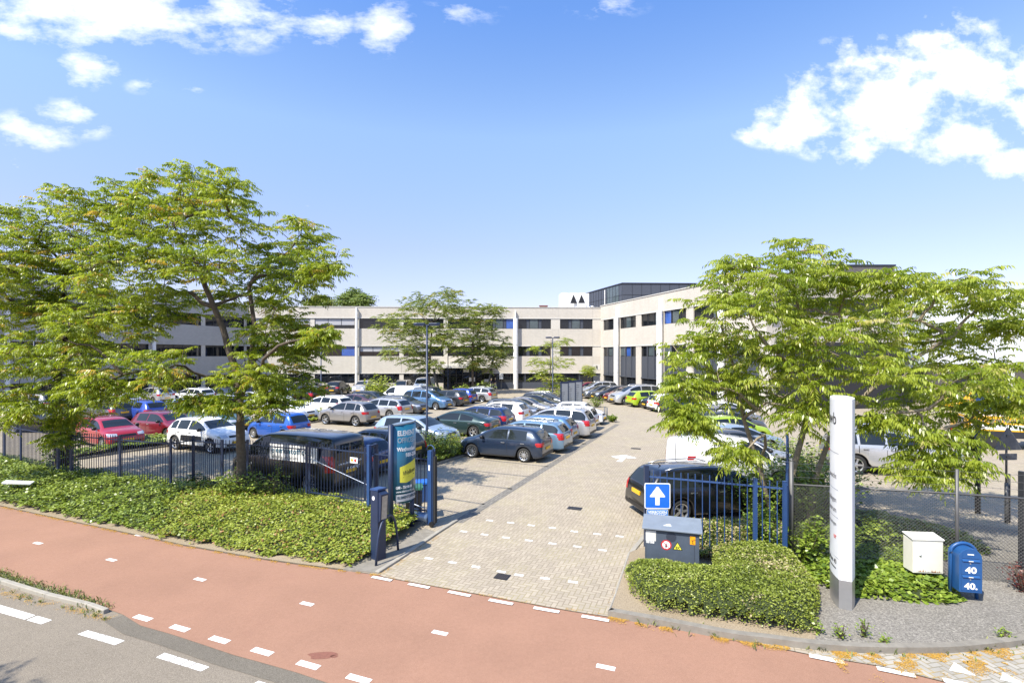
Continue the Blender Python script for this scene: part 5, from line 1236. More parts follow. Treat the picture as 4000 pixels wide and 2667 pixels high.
def along(line, n, spread, rg, z=0.0):
    seg = np.array([(line[i+1]-line[i]).length for i in range(len(line)-1)]); cum_ = np.concatenate([[0],np.cumsum(seg)]); t = rg.uniform(0,cum_[-1],n)
    i = np.clip(np.searchsorted(cum_,t)-1,0,len(seg)-1); f = (t-cum_[i])/seg[i]; A = np.array([tuple(p) for p in line]); P = A[i]+(A[i+1]-A[i])*f[:,None]
    d = unit(A[i+1]-A[i]); nn = np.stack([-d[:,1],d[:,0]],1); o = rg.normal(0,1,n)*spread; return P[:,0]+nn[:,0]*o, P[:,1]+nn[:,1]*o, np.full(n,z)
grass('grass', lambda n: along(GL, n, .085, rg3, -.01), 2600, .10, M_GRASS, 'strip of rough grass between red bike path and kerb stones at lower left', rg3)
GK = [Vector(g(*p)[:2]) for p in [(-500,2150),(0,2305),(174,2352),(338,2390),(430,2412)]]
def clumps(line, n, spread, rg, z):
    x, y, zz = along(line, n, spread, rg, z); k = lump(x,y,4.0) > .25; return x[k], y[k], zz[k]
grass('grass', lambda n: clumps(GK, n, .05, rg3, -.02), 1400, .09, M_GRASS, 'weedy tufts in the gutter below the kerb stones at lower left', rg3)
KRv = [Vector((p.x,p.y)) for p in kr_s]
grass('grass', lambda n: clumps(KRv[6:], n, .10, rg3, .0), 1500, .13, M_GRASS, 'scattered grass tufts along the curved kerb at lower right', rg3)
M_FLAKE = leaf_mat('yellow_blossom', (.36,.18,.02), (.55,.30,.03), (.66,.42,.08), None, .05, .7)
def flakes(line, n, spread, label, z, size=.0125, thr=-.05, sc=3.0):
    x, y, zz = along(line, n, spread, rg3, z); k = lump(x,y,sc) > thr; x, y = x[k], y[k]; n = len(x)
    a = rg3.uniform(0,6.28,n); D = np.stack([np.cos(a),np.sin(a),np.zeros(n)],1); N = unit(rg3.normal(0,.15,(n,3))+UPV); ln = size*rg3.uniform(.5,1.6,n)
    V, Fq = rhombs(np.stack([x,y,z+rg3.uniform(.001,.012,n)],1), D, N, ln, ln*.4, 0.0); tag(link('fallen_blossom', np_mesh('fallen_blossom',V,Fq,M_FLAKE,np.repeat(rg3.uniform(0,.9,n),4))), label, 'fallen blossom', kind='stuff')
E2 = [Vector((p.x,p.y)) for p in EDGE[2:]]
flakes(E2, 20000, .055, 'orange fallen blossom along the path edge below the bank', -.008)
flakes([Vector(g(*p)[:2]) for p in [(1480,2246),(1560,2198),(1640,2143),(1714,2092)]], 900, .045, 'orange fallen blossom along the kerb of the intercom pavement', .004)
flakes([v+Vector((0,-.05)) for v in KRv[1:]], 22000, .06, 'orange fallen blossom along the kerb in front of the hedge', .0, thr=.0)
flakes([Vector(g(*p)[:2]) for p in [(3250,2575),(3500,2590),(3700,2590),(3900,2600),(4100,2570)]], 20000, .19, 'orange fallen blossom in patches on the side road', .008, thr=.15)
flakes(GK, 6000, .06, 'orange fallen blossom in the gutter at lower left', -.018)
flakes([Vector(g(*p)[:2]) for p in [(2380,2395),(2410,2310),(2440,2230)]], 500, .05, 'orange fallen blossom at the right edge of the driveway', .004, thr=.2)
flakes([Vector(g(*p)[:2]) for p in [(1500,2252),(2000,2343),(2366,2403)]], 900, .03, 'thin orange line of blossom where driveway meets bike path', .004, thr=.1)
# single weeds in the gravel
for (x, y, h, lab) in [(3195,2470,.28,'thin weed in the gravel right of the hedge'),(3372,2482,.36,'bushy spike of weed in the gravel near the kerb'),(3285,2490,.30,'weed at the kerb before the white column sign'),(3925,2490,.16,'flat weed in the gravel at far right'),(3450,2508,.10,'tiny ivy seedling on the kerb edge')]:
    p = g(x,y,.05); shrub(lab, (p.x,p.y,.045), .10, h, 90, .05, M_IVYB, rg3, 'weeds in the gravel', 6, 'weed')
# ------------------------------------------------------------------ lettering
def text_mesh(s, size, mat, fn, align='LEFT', weight=0.0, xs=1.0, spacing=1.0):
    """letters as a mesh; fn maps flat (x, y, depth) to the surface they stand on"""
    cu = bpy.data.curves.new('lettering', 'FONT'); cu.body = s; cu.size = size; cu.align_x = align; cu.extrude = .001; cu.offset = weight; cu.space_character = spacing; cu.resolution_u = 3
    ob = bpy.data.objects.new('lettering', cu); COL.objects.link(ob); me = bpy.data.meshes.new_from_object(ob); COL.objects.unlink(ob); bpy.data.objects.remove(ob)
    for v in me.vertices: v.co = Vector(fn(v.co.x*xs, v.co.y, v.co.z))
    me.materials.clear(); me.materials.append(mat); return me
def text(s, size, mat, parent, fn, name='lettering', **kw): return link(name, text_mesh(s, size, mat, fn, **kw), parent)
M_INK = pbr('black_ink', (.012,.012,.014), .5); M_INKW = pbr('white_lettering', (.80,.80,.78), .45, var=.02); M_RED_P = pbr('red_sign_paint', (.55,.02,.02), .4); M_SIGNBLUE = pbr('sign_blue', (.015,.13,.55), .35, var=.04)
M_TEAL = pbr('teal_sign', (.012,.10,.17), .3, coat=.3, var=.12, vscale=2); M_YELLOW = pbr('yellow_sign', (.70,.66,.06), .4, var=.05); M_ORANGE = pbr('orange_sign', (.80,.33,.01), .4); M_GREYSIGN = pbr('grey_sign_panel', (.30,.31,.32), .45, var=.03); M_GREYPOST = pbr('galvanised_grey', (.11,.108,.105), .5, .4, var=.12); M_DKSIGN = pbr('sign_back_grey', (.10,.105,.115), .5, .2, var=.2)
M_SILVER = pbr('silver_sheet', (.42,.42,.42), .35, .7, var=.06)

# ------------------------------------------------------------------ bar fences
def bar_fence(root, pts, H, gap=.13, bar=.0125, spikes=.16, post=.035, mat=None, rails=(.22,), post_extra=.0, skip_posts=()):
    mat = mat or M_NAVY
    o3 = lambda p, z: (p[0]-root.location.x, p[1]-root.location.y, z)
    for i, p in enumerate(pts):
        if i in skip_posts: continue
        mb = MB(); x, y, _ = o3(p,0); mb.box((x-post,y-post,-.05),(x+post,y+post,H+post_extra)); mb.box((x-post-.006,y-post-.006,H+post_extra),(x+post+.006,y+post+.006,H+post_extra+.012)); mb.build('post', mat, root)
    for i in range(len(pts)-1):
        a, b = Vector(pts[i][:2]), Vector(pts[i+1][:2]); d = b-a; Lg = d.length; n = max(2, int(round(Lg/gap))); mb = MB()
        for k in range(1, n):
            p = a+d*k/n; mb.tube([o3(p,.06), o3(p,H-.0)], bar, 6)
        mb.build('bar_panel', mat, root)
        mb = MB()
        for zr in [H-spikes]+list(rails):
            u_ = d.normalized(); q = Vector((-u_.y,u_.x))*.02
            P = [a+u_*post-q, b-u_*post-q, b-u_*post+q, a+u_*post+q]; mb.prism([o3(p,0)[:2] for p in P], zr-.018, zr+.018)
        mb.build('rail', mat, root)
LFc = list(LF)
fl_ = empty('bar_fence', (LFc[6][0],LFc[6][1],0), 0, 'dark blue steel bar fence zigzagging along the top of the ivy bank', 'fence')
# closer posts: split long bays
pts = [LFc[0]]
for a, b in zip(LFc[:-1], LFc[1:]):
    L_ = math.hypot(b[0]-a[0], b[1]-a[1]); n = max(1, int(round(L_/2.7)))
    pts += [(a[0]+(b[0]-a[0])*k/n, a[1]+(b[1]-a[1])*k/n) for k in range(1, n+1)]
bar_fence(fl_, pts, 1.98)
# sliding gate standing open behind the sign
gr = empty('sliding_gate', (GATE_A.x,GATE_A.y,0), 0, 'blue steel sliding gate with a round bottom beam standing open beside the sign', 'gate')
ga, gb = GATE_A+Vector((.12,-.06)), GATE_B
bar_fence(gr, [tuple(ga), tuple(ga.lerp(gb,.5)), tuple(gb)], 2.08, .135, .012, .16, .03, M_NAVY, rails=(.42,))
mb = MB(); o3 = lambda p, z: (p.x-gr.location.x, p.y-gr.location.y, z); mb.tube([o3(ga.lerp(gb,.18),.22), o3(gb,.22)], .13, 16); mb.build('bottom_beam', pbr('blue_grey_tube', (.16,.22,.31), .3, .5), gr, True)
mb = MB(); mb.tube([o3(ga,1.55), o3(ga.lerp(gb,.5),.95), o3(gb,.45)], .012, 6); mb.build('stay_cable', M_ALU, gr)
gp = at(1453,1744,15.95); gp2 = Vector((gp.x, gp.y))
portal = empty('gate_portal', (gp.x,gp.y,0), math.radians(-35), 'tall blue double post that guides the sliding gate left of the sign', 'gate post')
mb = MB(); mb.box((-.06,-.16,0),(.06,-.07,2.22)); mb.build('post', M_BLUE, portal); mb = MB(); mb.box((-.06,.10,0),(.06,.19,2.22)); mb.build('post', M_NAVY, portal); mb = MB(); mb.box((-.05,-.069,2.12),(.05,.099,2.2)); mb.build('crosspiece', M_NAVY, portal)
gend = empty('gate_end_post', (gb.x+.09,gb.y-.05,0), math.radians(-35), 'blue end post of the sliding gate with a black rubber safety edge and wheel', 'gate post')
mb = MB(); mb.box((-.10,-.05,.05),(.05,.05,2.2)); mb.build('post', M_BLUE, gend); mb = MB(); mb.box((.07,-.05,.05),(.13,.05,2.25)); mb.build('post', M_NAVY, gend); mb = MB(); mb.box((.135,-.045,.12),(.20,.045,2.05)); mb.build('safety_edge', M_RUBBER, gend)
mb = MB(); mb.lathe([(.02,-.03),(.075,-.03),(.08,0),(.075,.03),(.02,.03)], 16, Matrix.Translation((.11,-.1,.09)) @ Matrix.Rotation(math.pi/2,4,'X')); mb.build('wheel', M_BLACK, gend); mb = MB(); mb.tube([(-.02+.16*math.cos(t),.0,2.2+.16*math.sin(t)) for t in np.linspace(0,math.pi,9)], .014, 6); mb.build('hoop', M_BLUE, gend)
mb = MB(); mb.box((-.055,-.056,1.62),(-.0,-.0505,1.78)); mb.build('label_plate', M_WHITE, gend)
# little red and yellow diamond plate on the fence
pl = at(1387,1794,15.9); r = empty('fence_plate', pl, math.atan2((gb-ga).y,(gb-ga).x), 'small white plate with an orange and a red diamond on the gate bars', 'sign'); r.location = (pl.x, pl.y-.12, pl.z)
mb = MB(); mb.box((-.15,-.006,-.09),(.15,.0,.09)); mb.build('plate', M_WHITE, r)
for x, m_ in ((-.07,M_ORANGE),(.06,M_RED_P)): mb = MB(); mb.add([(x-.055,-.009,0),(x,-.009,-.065),(x+.055,-.009,0),(x,-.009,.065)], [(0,1,2,3)]); mb.add([(x-.02,-.012,0),(x,-.012,-.024),(x+.02,-.012,0),(x,-.012,.024)], [(0,1,2,3)]); mb.build('diamond', m_, r)
# blue bin behind the sign, plastic crate-like box seen through the gate
p = g(1645,1985); r = empty('waste_bin', (p.x-.15,p.y+.9,0), .2, 'blue ribbed bin behind the gate beside the teal sign', 'bin')
mb = MB(); mb.box((-.3,-.25,0),(.3,.25,.62)); [mb.box((-.28+.11*k,-.27,.06),(-.22+.11*k,-.249,.58)) for k in range(6)]; bevel(mb.build('body', M_BLUE, r), .02); mb = MB(); mb.box((-.33,-.28,.62),(.33,.28,.68)); mb.build('lid', M_SIGNBLUE, r)
p = at(1616,1905,15.6); r = empty('waste_bin', (p.x,p.y,0), .2, 'dark waste bin with a green lid just showing behind the teal sign', 'bin')
mb = MB(); mb.prism([(-.24,-.24),(.24,-.24),(.24,.24),(-.24,.24)], 0, .95); mb.build('body', M_BLACK, r); mb = MB(); mb.box((-.27,-.29,.95),(.27,.27,1.02)); mb.build('lid', pbr('green_plastic', (.04,.16,.10), .5), r)

# right hand fence
rp0, rp1, rp2 = Vector((3.5,13.3)), Vector((5.85,12.32)), Vector((6.42,12.05))
fr_ = empty('bar_fence', (rp0.x,rp0.y,0), 0, 'blue steel bar fence in front of the black estate at the right of the driveway', 'fence')
bar_fence(fr_, [tuple(rp0),tuple(rp1),tuple(rp2)], 2.02, .165, .0125, .17, .04, M_BLUE, rails=(), skip_posts=(0,))
side = empty('bar_fence', (rp2.x,rp2.y,0), 0, 'blue bar fence running back edge on beside the wire mesh fence', 'fence')
bar_fence(side, [(6.50,12.1),(7.56,14.05),(9.12,16.95),(10.3,19.15)], 2.05, .14, .012, .16, .035, M_BLUE, rails=(.25,), skip_posts=(0,))
r = empty('gate_post', (3.5,13.3,0), 0, 'dark blue square gate post carrying the one way sign at the driveway', 'gate post')
mb = MB(); mb.box((-.065,-.06,-.05),(.045,.06,2.12)); mb.box((-.07,-.065,2.12),(.05,.065,2.135)); mb.build('post', M_NAVY, r); mb = MB(); mb.box((-.067,-.063,1.52),(.047,.0,1.60)); mb.build('white_band', M_WHITE, r); mb = MB(); mb.box((.05,-.03,.1),(.08,.03,2.0)); mb.build('latch_channel', M_NAVY, r)
mb = MB(); mb.lathe([(.02,-.02),(.05,-.02),(.05,.02),(.02,.02)], 12, Matrix.Translation((-.0,-.08,1.02)) @ Matrix.Rotation(math.pi/2,4,'X')); mb.build('latch_knob', M_BLACK, r)
# one way sign and prohibition plate
c = at(2568,1936,13.1); sg = empty('one_way_sign', (c.x,c.y,0), math.radians(-3), 'square blue one way sign with a white arrow over a small blue notice', 'road sign')
z = c.z; w = .325
def rounded(w, h, r_, n=5):
    out = []
    for cx, cy, a0 in ((w-r_,h-r_,0),(-w+r_,h-r_,90),(-w+r_,-h+r_,180),(w-r_,-h+r_,270)):
        out += [(cx+r_*math.cos(math.radians(a0+90*k/n)), cy+r_*math.sin(math.radians(a0+90*k/n))) for k in range(n+1)]
    return out
FR = lambda z_, y0: Matrix(((1,0,0,0),(0,0,-1,y0),(0,1,0,z_),(0,0,0,1)))     # plate plane: x right, y up, depth towards the viewer
mb = MB(); mb.prism(rounded(w,w,.04), -.01, .004, FR(z,-.0)); mb.build('plate', M_WHITE, sg)
mb = MB(); mb.prism(rounded(w-.022,w-.022,.03), .0045, .006, FR(z,0)); mb.build('blue_field', M_SIGNBLUE, sg)
mb = MB(); mb.prism([(-.055,-.235),(.055,-.235),(.055,-.03),(.19,-.03),(.19,.0),(.02,.235),(-.02,.235),(-.19,.0),(-.19,-.03),(-.055,-.03)], .0065, .008, FR(z,0)); mb.build('arrow', M_WHITE, sg)
z2 = z-.325-.145; mb = MB(); mb.prism(rounded(.27,.125,.02), -.01, .004, FR(z2,0)); mb.build('notice_border', M_WHITE, sg)
mb = MB(); mb.prism(rounded(.262,.117,.016), .0045, .006, FR(z2,0)); mb.build('notice', pbr('faded_sign_blue', (.03,.19,.52), .4, var=.2, vscale=12), sg)
pf = lambda zz: (lambda x, y, d: (x, -.008-d, zz+y))
for s_, sz, dz, wt_ in (('VERBODEN',.098,.022,.0025),('TOEGANG',.098,-.058,.0025),('ART. 461 W.v.S.',.048,-.104,.001)): text(s_, sz, M_INKW, sg, pf(z2+dz), align='CENTER', weight=wt_, xs=.95)
mb = MB(); mb.box((-.22,.011,z-.03),(.05,.05,z+.03)); mb.box((-.22,.011,z2-.02),(.05,.05,z2+.02)); mb.build('bracket', M_GREYPOST, sg)

# gas cabinet
ang = math.atan2(CAB[1].y, CAB[1].x); gc_ = empty('gas_cabinet', (CAB[0].x,CAB[0].y,.0), ang, 'dark grey blue gas cabinet with a sloping lid standing in the hedge', 'cabinet')
M_CAB = pbr('cabinet_paint', (.062,.078,.105), .5, var=.14, vscale=5); M_LID = pbr('cabinet_lid', (.17,.20,.24), .55, var=.12, vscale=4)
mb = MB(); mb.box((0,0,0),(1.20,.55,.93)); bevel(mb.build('body', M_CAB, gc_), .008)
mb = MB(); P = [(-.07,.935),(.62,1.06),(.62,1.10),(-.07,.975)]; mb.prism(P, -.06, 1.27, Matrix(((0,0,1,0),(1,0,0,0),(0,1,0,0),(0,0,0,1)))); bevel(mb.build('lid', M_LID, gc_), .01)
mb = MB(); mb.box((1.095,-.004,.02),(1.10,.0,.93)); mb.box((.02,-.004,.03),(.024,.0,.9)); mb.build('door_seam', M_SEAM, gc_)
mb = MB(); mb.box((.02,-.006,.66),(.25,-.001,.90)); mb.build('notice', pbr('worn_paper', (.55,.54,.50), .7, var=.15, vscale=15), gc_)
cf = lambda x0, z0: (lambda x, y, d: (x0+x, -.008-d, z0+y))
mb = MB(); mb.box((.03,-.0075,.605),(.10,-.002,.658)); mb.box((.115,-.0075,.605),(.21,-.002,.658)); mb.build('number_plate', M_WHITE, gc_)
text('01', .06, M_INK, gc_, cf(.036,.613), xs=.8); text('075', .06, M_INK, gc_, cf(.118,.613), xs=.8)
def disc(mb, x, z, r_, y, n=28): mb.add([(x,y,z)]+[(x+r_*math.cos(2*math.pi*k/n), y, z+r_*math.sin(2*math.pi*k/n)) for k in range(n)], [(0,1+k,1+(k+1)%n) for k in range(n)])
mb = MB(); disc(mb,.59,.79,.115,-.002); mb.build('round_cover', pbr('dark_disc', (.03,.037,.055), .5), gc_)
mb = MB(); disc(mb,.48,.60,.115,-.004); mb.build('prohibition_ring', M_RED_P, gc_); mb = MB(); disc(mb,.48,.60,.088,-.0055); mb.build('prohibition_field', M_WHITE, gc_)
mb = MB(); mb.add([(.465,-.007,.53),(.48,-.007,.53),(.50,-.007,.58),(.49,-.007,.62),(.478,-.007,.66),(.466,-.007,.62),(.455,-.007,.575)], [tuple(range(7))]); mb.box((.470,-.0068,.50),(.478,-.0065,.53)); mb.build('flame_mark', M_INK, gc_)
mb = MB(); mb.add([(.41,-.008,.675),(.405,-.008,.66),(.545,-.008,.52),(.555,-.008,.53)], [(0,1,2,3)]); mb.build('prohibition_bar', M_RED_P, gc_)
mb = MB(); mb.add([(.62,-.004,.51),(.84,-.004,.51),(.73,-.004,.70)], [(0,1,2)]); mb.build('warning_border', M_INK, gc_); mb = MB(); mb.add([(.645,-.0055,.524),(.815,-.0055,.524),(.73,-.0055,.672)], [(0,1,2)]); mb.build('warning_field', M_YELLOW, gc_)
text('EX', .075, M_INK, gc_, cf(.73,.538), align='CENTER', weight=.002)
mb = MB(); mb.box((1.0,-.006,.67),(1.115,-.001,.86)); mb.build('gas_tag', M_ORANGE, gc_); text('T', .10, M_INK, gc_, cf(1.057,.70), align='CENTER', weight=.001)
text('A', .04, M_INK, gc_, cf(1.02,.82), align='CENTER'); text('10', .04, M_INK, gc_, cf(1.09,.77), align='CENTER'); text('1.4', .035, M_INK, gc_, cf(1.06,.68), align='CENTER')
mb = MB(); mb.add([(.40,.10,1.006),(.60,.10,1.006),(.56,.22,1.028),(.46,.18,1.02)], [(0,1,2,3)]); mb.build('lid_stain', pbr('bird_lime', (.5,.52,.5), .8, var=.3, vscale=30), gc_)

# teal welcome sign between two posts
SA, SB = Vector((-3.40,14.35)), Vector((-2.83,15.02)); sd = (SB-SA); SL = sd.length; ang = math.atan2(sd.y, sd.x)
ts = empty('welcome_sign', (SA.x,SA.y,0), ang, 'tall teal sign reading ELEMENT OFFICES Winthontlaan with a yellow welcome note', 'sign')
# local: x from the near post to the far post, y<0 towards the driveway
Wp = .80; zb0, zb1 = .92, 3.02; bul = .14
def lens(x): t = max(-1, min(1, (x-.06-Wp/2)/(Wp/2))); return -.03-bul*(1-t*t)
mb = MB(); n = 18
for k in range(n+1):
    x = .06+Wp*k/n; zl = zb0-.16*(1-((k/n-.5)*2)**2)+.06*(k/n)
    mb.v += [(x,lens(x),zl),(x,lens(x),zb1+.05*k/n)]
for k in range(n): mb.f.append((2*k,2*k+2,2*k+3,2*k+1)); mb.mi.append(0)
b0 = len(mb.v)
for k in range(n+1):
    x = .06+Wp*k/n; zl = zb0-.16*(1-((k/n-.5)*2)**2)+.06*(k/n); mb.v += [(x,-lens(x)*.6,zl),(x,-lens(x)*.6,zb1+.05*k/n)]
for k in range(n): mb.f += [(b0+2*k+2,b0+2*k,b0+2*k+1,b0+2*k+3),(2*k+1,2*k+3,b0+2*k+3,b0+2*k+1),(2*k,b0+2*k,b0+2*k+2,2*k+2)]; mb.mi += [0,1,1]
mb.build('panel', [M_TEAL, M_GREYPOST], ts, True)
mb = MB(); mb.tube([(0,0,-.05),(0,0,3.04)], .075, 16); mb.build('post', M_NAVY, ts, True)
mb = MB(); mb.tube([(.76,.02,-.05),(.76,.02,1.05)], .07, 12); mb.build('post', M_NAVY, ts, True)
mb = MB()
for k in range(n): 
    x, x2 = .06+Wp*k/n, .06+Wp*(k+1)/n; z0_, z1_ = zb1+.05*k/n, zb1+.05*(k+1)/n
    mb.add([(x,lens(x)-.012,z0_-.01),(x2,lens(x2)-.012,z1_-.01),(x2,lens(x2)-.012,z1_+.03),(x,lens(x)-.012,z0_+.03),(x,-lens(x)*.6+.01,z0_+.03),(x2,-lens(x2)*.6+.01,z1_+.03)], [(0,1,2,3),(3,2,5,4)])
mb.build('top_cap', pbr('cap_blue_grey', (.20,.26,.32), .35, .3), ts)
sf = lambda x0, z0: (lambda x, y, d: (x0+x, lens(x0+x)-.004-d, z0+y))
M_LET = pbr('silver_lettering', (.62,.66,.68), .35, var=.04)
text('ELEMENT', .20, M_LET, ts, sf(.16,2.72), weight=.006, xs=.70); text('OFFICES', .20, pbr('grey_lettering', (.26,.34,.40), .35), ts, sf(.16,2.52), weight=.006, xs=.73)
text('Winthontlaan', .155, M_INKW, ts, sf(.15,2.28), weight=.004, xs=.72); text('180-200', .155, M_INKW, ts, sf(.82,2.11), weight=.004, align='RIGHT', xs=.86)
mb = MB(); nn_ = 10
xa, xb = .22, .80
for k in range(nn_+1):
    x = xa+(xb-xa)*k/nn_; zt_ = 1.83+.18*k/nn_; zl_ = 1.36+.12*abs(k/nn_-.35)+.04*k/nn_; mb.v += [(x,lens(x)-.006,zl_),(x,lens(x)-.006,zt_)]
for k in range(nn_): mb.f.append((2*k,2*k+2,2*k+3,2*k+1)); mb.mi.append(0)
mb.build('yellow_note', M_YELLOW, ts)
text('Welkom', .185, M_INK, ts, lambda x, y, d: (.29+x*.72+y*.15, lens(.29+x*.72)-.010-d, 1.58+y+x*.12), weight=.001)
mb = MB(); mb.add([(x,lens(x)-.010,1.53+.12*(x-.33)) for x in (.31,.5,.72)]+[(x,lens(x)-.010,1.545+.12*(x-.33)) for x in (.72,.5,.31)], [tuple(range(6))]); mb.build('underline', M_INK, ts)
text('030 - 750 88 88', .105, M_INKW, ts, sf(.12,1.22), weight=.003, xs=.74); text('www.elementoffices.nl', .095, M_INKW, ts, sf(.12,1.11), xs=.71)
mb = MB()
for k in range(12):
    x, x2 = .12+.68*k/12, .12+.68*(k+1)/12; mb.add([(x,lens(x)-.006,.86),(x2,lens(x2)-.006,.86),(x2,lens(x2)-.006,1.06),(x,lens(x)-.006,1.06)], [(0,1,2,3)])
mb.build('silver_strip', pbr('silver_strip', (.48,.50,.52), .4, .2), ts); text('ELEMENTOFFICES', .10, pbr('teal_lettering', (.01,.05,.08), .4), ts, lambda x, y, d: (.15+x, lens(.15+x)-.010-d, .94+y), weight=.003, xs=.84)
# intercom pillar and its bent tube guard
pi_ = g(1478,2185); ic_ = empty('intercom_pillar', (pi_.x,pi_.y,0), math.radians(-38), 'blue steel intercom pillar with a round white lamp beside the driveway', 'intercom')
mb = MB(); mb.prism([(-.15,-.12),(.13,-.12),(.13,.13),(-.15,.13)], .02, 1.70); bevel(mb.build('pillar', M_NAVY, ic_), .008)
mb = MB(); mb.prism([(-.16,1.70),(.14,1.72),(.14,1.76),(-.16,1.74)], -.13, .14, Matrix(((1,0,0,0),(0,0,1,0),(0,1,0,0),(0,0,0,1)))); mb.build('cap', M_BLUE, ic_)
mb = MB(); mb.prism([(.13,.95),(.20,1.02),(.24,1.64),(.13,1.69)], -.10, .12, Matrix(((1,0,0,0),(0,0,1,0),(0,1,0,0),(0,0,0,1)))); mb.build('console', M_NAVY, ic_)
mb = MB(); mb.add([(.204,-.07,1.03),(.204,.09,1.03),(.243,.09,1.60),(.243,-.07,1.60)], [(0,1,2,3)]); mb.build('display', pbr('console_plate', (.35,.34,.30), .4, .3, var=.2, vscale=20), ic_)
mb = MB(); mb.lathe([(.001,0),(.05,.0),(.05,.008),(.001,.012)], 20, Matrix.Translation((-.03,-.121,1.52)) @ Matrix.Rotation(math.pi/2,4,'X')); mb.build('round_lamp', M_WHITE, ic_)
h0, h1 = g(1468.7,2213), g(1555,2151); hp = []
for t in np.linspace(0,1,15):
    a_ = t*math.pi; zz = 1.02*(1-abs(2*t-1)**2.6); p = h0.lerp(h1, .5-.5*math.cos(a_)*1.0 if False else (.5*(1-math.cos(a_))*.55+t*.45)); hp.append((p.x-h0.x,p.y-h0.y,zz))
mb = MB(); mb.tube(hp, .03, 10); o = mb.build('tube_guard', M_NAVY, None, True, (h0.x,h0.y,.02)); tag(o, 'bent dark blue tube guarding the intercom pillar', 'guard rail')

# white column sign of the neighbour
A_, B_ = Vector((6.50,9.98)), Vector((7.02,10.98)); dv = (B_-A_).normalized(); ang = math.atan2(dv.y, dv.x)
tt = empty('column_sign', (A_.x,A_.y,0), ang, 'tall white lens shaped column sign with a grey foot in the gravel', 'sign')
# local x runs away from the road, +y faces left (up the road)
def lens_poly(Lx, e0, th, n=14):
    f_ = [(Lx*k/n, e0/2+(th/2-e0/2)*(1-(2*k/n-1)**2)) for k in range(n+1)]
    return [(x,-y) for x, y in f_]+[(x,y) for x, y in reversed(f_)]
LP = lens_poly(1.18,.215,.42)
mb = MB(); mb.prism(LP, .60, 4.10); mb.build('column', M_WHITE, tt); mb = MB(); mb.prism([(x*1.004-.002,y*1.01) for x, y in LP], .03, .597); mb.build('foot', M_SILVER, tt); mb = MB(); mb.prism([(.02+x*.96,y*.94) for x, y in LP], -.02, .029); mb.build('base_gap', M_BLACK, tt)
mb = MB(); mb.prism([(x,y*1.0) for x, y in lens_poly(1.18,.21,.412)], 4.101, 4.13); mb.build('cap', M_WHITE, tt)
fy = lambda x: .1075+(.21-.1075)*(1-(2*x/1.18-1)**2)
tf = lambda x1, z0: (lambda x, y, d: (x1-x, fy(max(0,min(1.18,x1-x)))+.004+d, z0+y))
# the writing reads towards the near edge: x in text grows to the near edge
M_INKG = pbr('grey_ink', (.16,.16,.17), .5)
for s_, sz, z0, mt in (('anwb',.34,3.62,M_INK),('wegenwacht',.15,2.55,M_INKG),('opleidingen',.15,2.08,M_INKG),('centrum',.15,1.88,M_INKG),('verzekeringen',.10,1.62,M_INKG),('ur',.15,1.36,M_RED_P),('Winthontlaan 40',.13,.86,M_INK)):
    text(s_, sz, mt, tt, (lambda z0: (lambda x, y, d: (.10-x, fy(max(0,min(1.18,.10-x)))+.004+d, z0+y)))(z0), align='RIGHT', xs=1.0)
mb = MB()
for z0, z1, x0, x1 in ((.76,.785,.12,.62),):
    xs_ = np.linspace(x0,x1,8); mb.add([(x,fy(x)+.004,z0) for x in xs_]+[(x,fy(x)+.004,z1) for x in xs_[::-1]], [tuple(reversed(range(16)))])
mb.build('arrow_line', M_INK, tt)
mb = MB()
for z0 in (3.05,2.33,1.78,.99):
    xs_ = np.linspace(.0,1.18,12); mb.add([(x,fy(x)+.003,z0) for x in xs_]+[(x,fy(x)+.003,z0+.012) for x in xs_[::-1]], [tuple(reversed(range(24)))])
mb.box((-.003,-.106,3.05),(-.0005,.106,3.06)); mb.build('panel_joint', M_GREYSIGN, tt)
# rusty white utility box and blue mailbox
p = g(3608,2288); ub = empty('utility_box', (p.x,p.y,.04), math.radians(-6), 'cream white steel utility box with rusty lower edge on a short post', 'utility box')
M_CREAM = pbr('cream_paint', (.68,.66,.57), .5, var=.05); mb = MB(); mb.box((-.03,-.03,-.05),(.03,.03,.34)); mb.build('post', M_DARKFRAME, ub)
mb = MB(); mb.box((-.31,-.15,.30),(.29,.17,1.0)); mb.prism([(-.17,1.0),(.18,1.06),(.18,1.08),(-.17,1.03)], -.33, .31, Matrix(((0,0,1,0),(1,0,0,0),(0,1,0,0),(0,0,0,1)))); bevel(mb.build('box', M_CREAM, ub), .006)
mb = MB(); mb.box((-.245,-.158,.33),(.27,-.151,.97)); mb.build('door', M_CREAM, ub); mb = MB(); mb.lathe([(.02,0),(.025,.012),(.012,.022)], 12, Matrix.Translation((-.17,-.158,.68)) @ Matrix.Rotation(math.pi/2,4,'X')); mb.build('lock', M_ALU, ub)
mb = MB()
for k in range(22): x = -.24+.5*rnd.random(); w_ = .012+.03*rnd.random(); h_ = .008+.05*rnd.random()**2; mb.add([(x,-.160,.331),(x+w_,-.160,.331),(x+w_*.6,-.160,.331+h_)], [(0,1,2)])
mb.build('rust', pbr('rust', (.36,.13,.03), .9, var=.3, vscale=40), ub)
p = g(3770,2345); bx = empty('mailbox', (p.x,p.y,.04), math.radians(-12), 'blue arched double mailbox with two white 40s on two legs', 'mailbox')
Mm = Matrix(((1,0,0,0),(0,0,1,0),(0,1,0,0),(0,0,0,1))); M_MB = pbr('mailbox_blue', (.015,.075,.22), .38, var=.08)
arch = lambda w_, z0, zs, n=12: [(-w_,z0),(w_,z0)]+[(w_*math.cos(a), zs+w_*math.sin(a)) for a in np.linspace(0,math.pi,n)]
mb = MB(); mb.prism(arch(.20,.20,.88), -.17, .20, Mm); bevel(mb.build('body', M_MB, bx), .006)
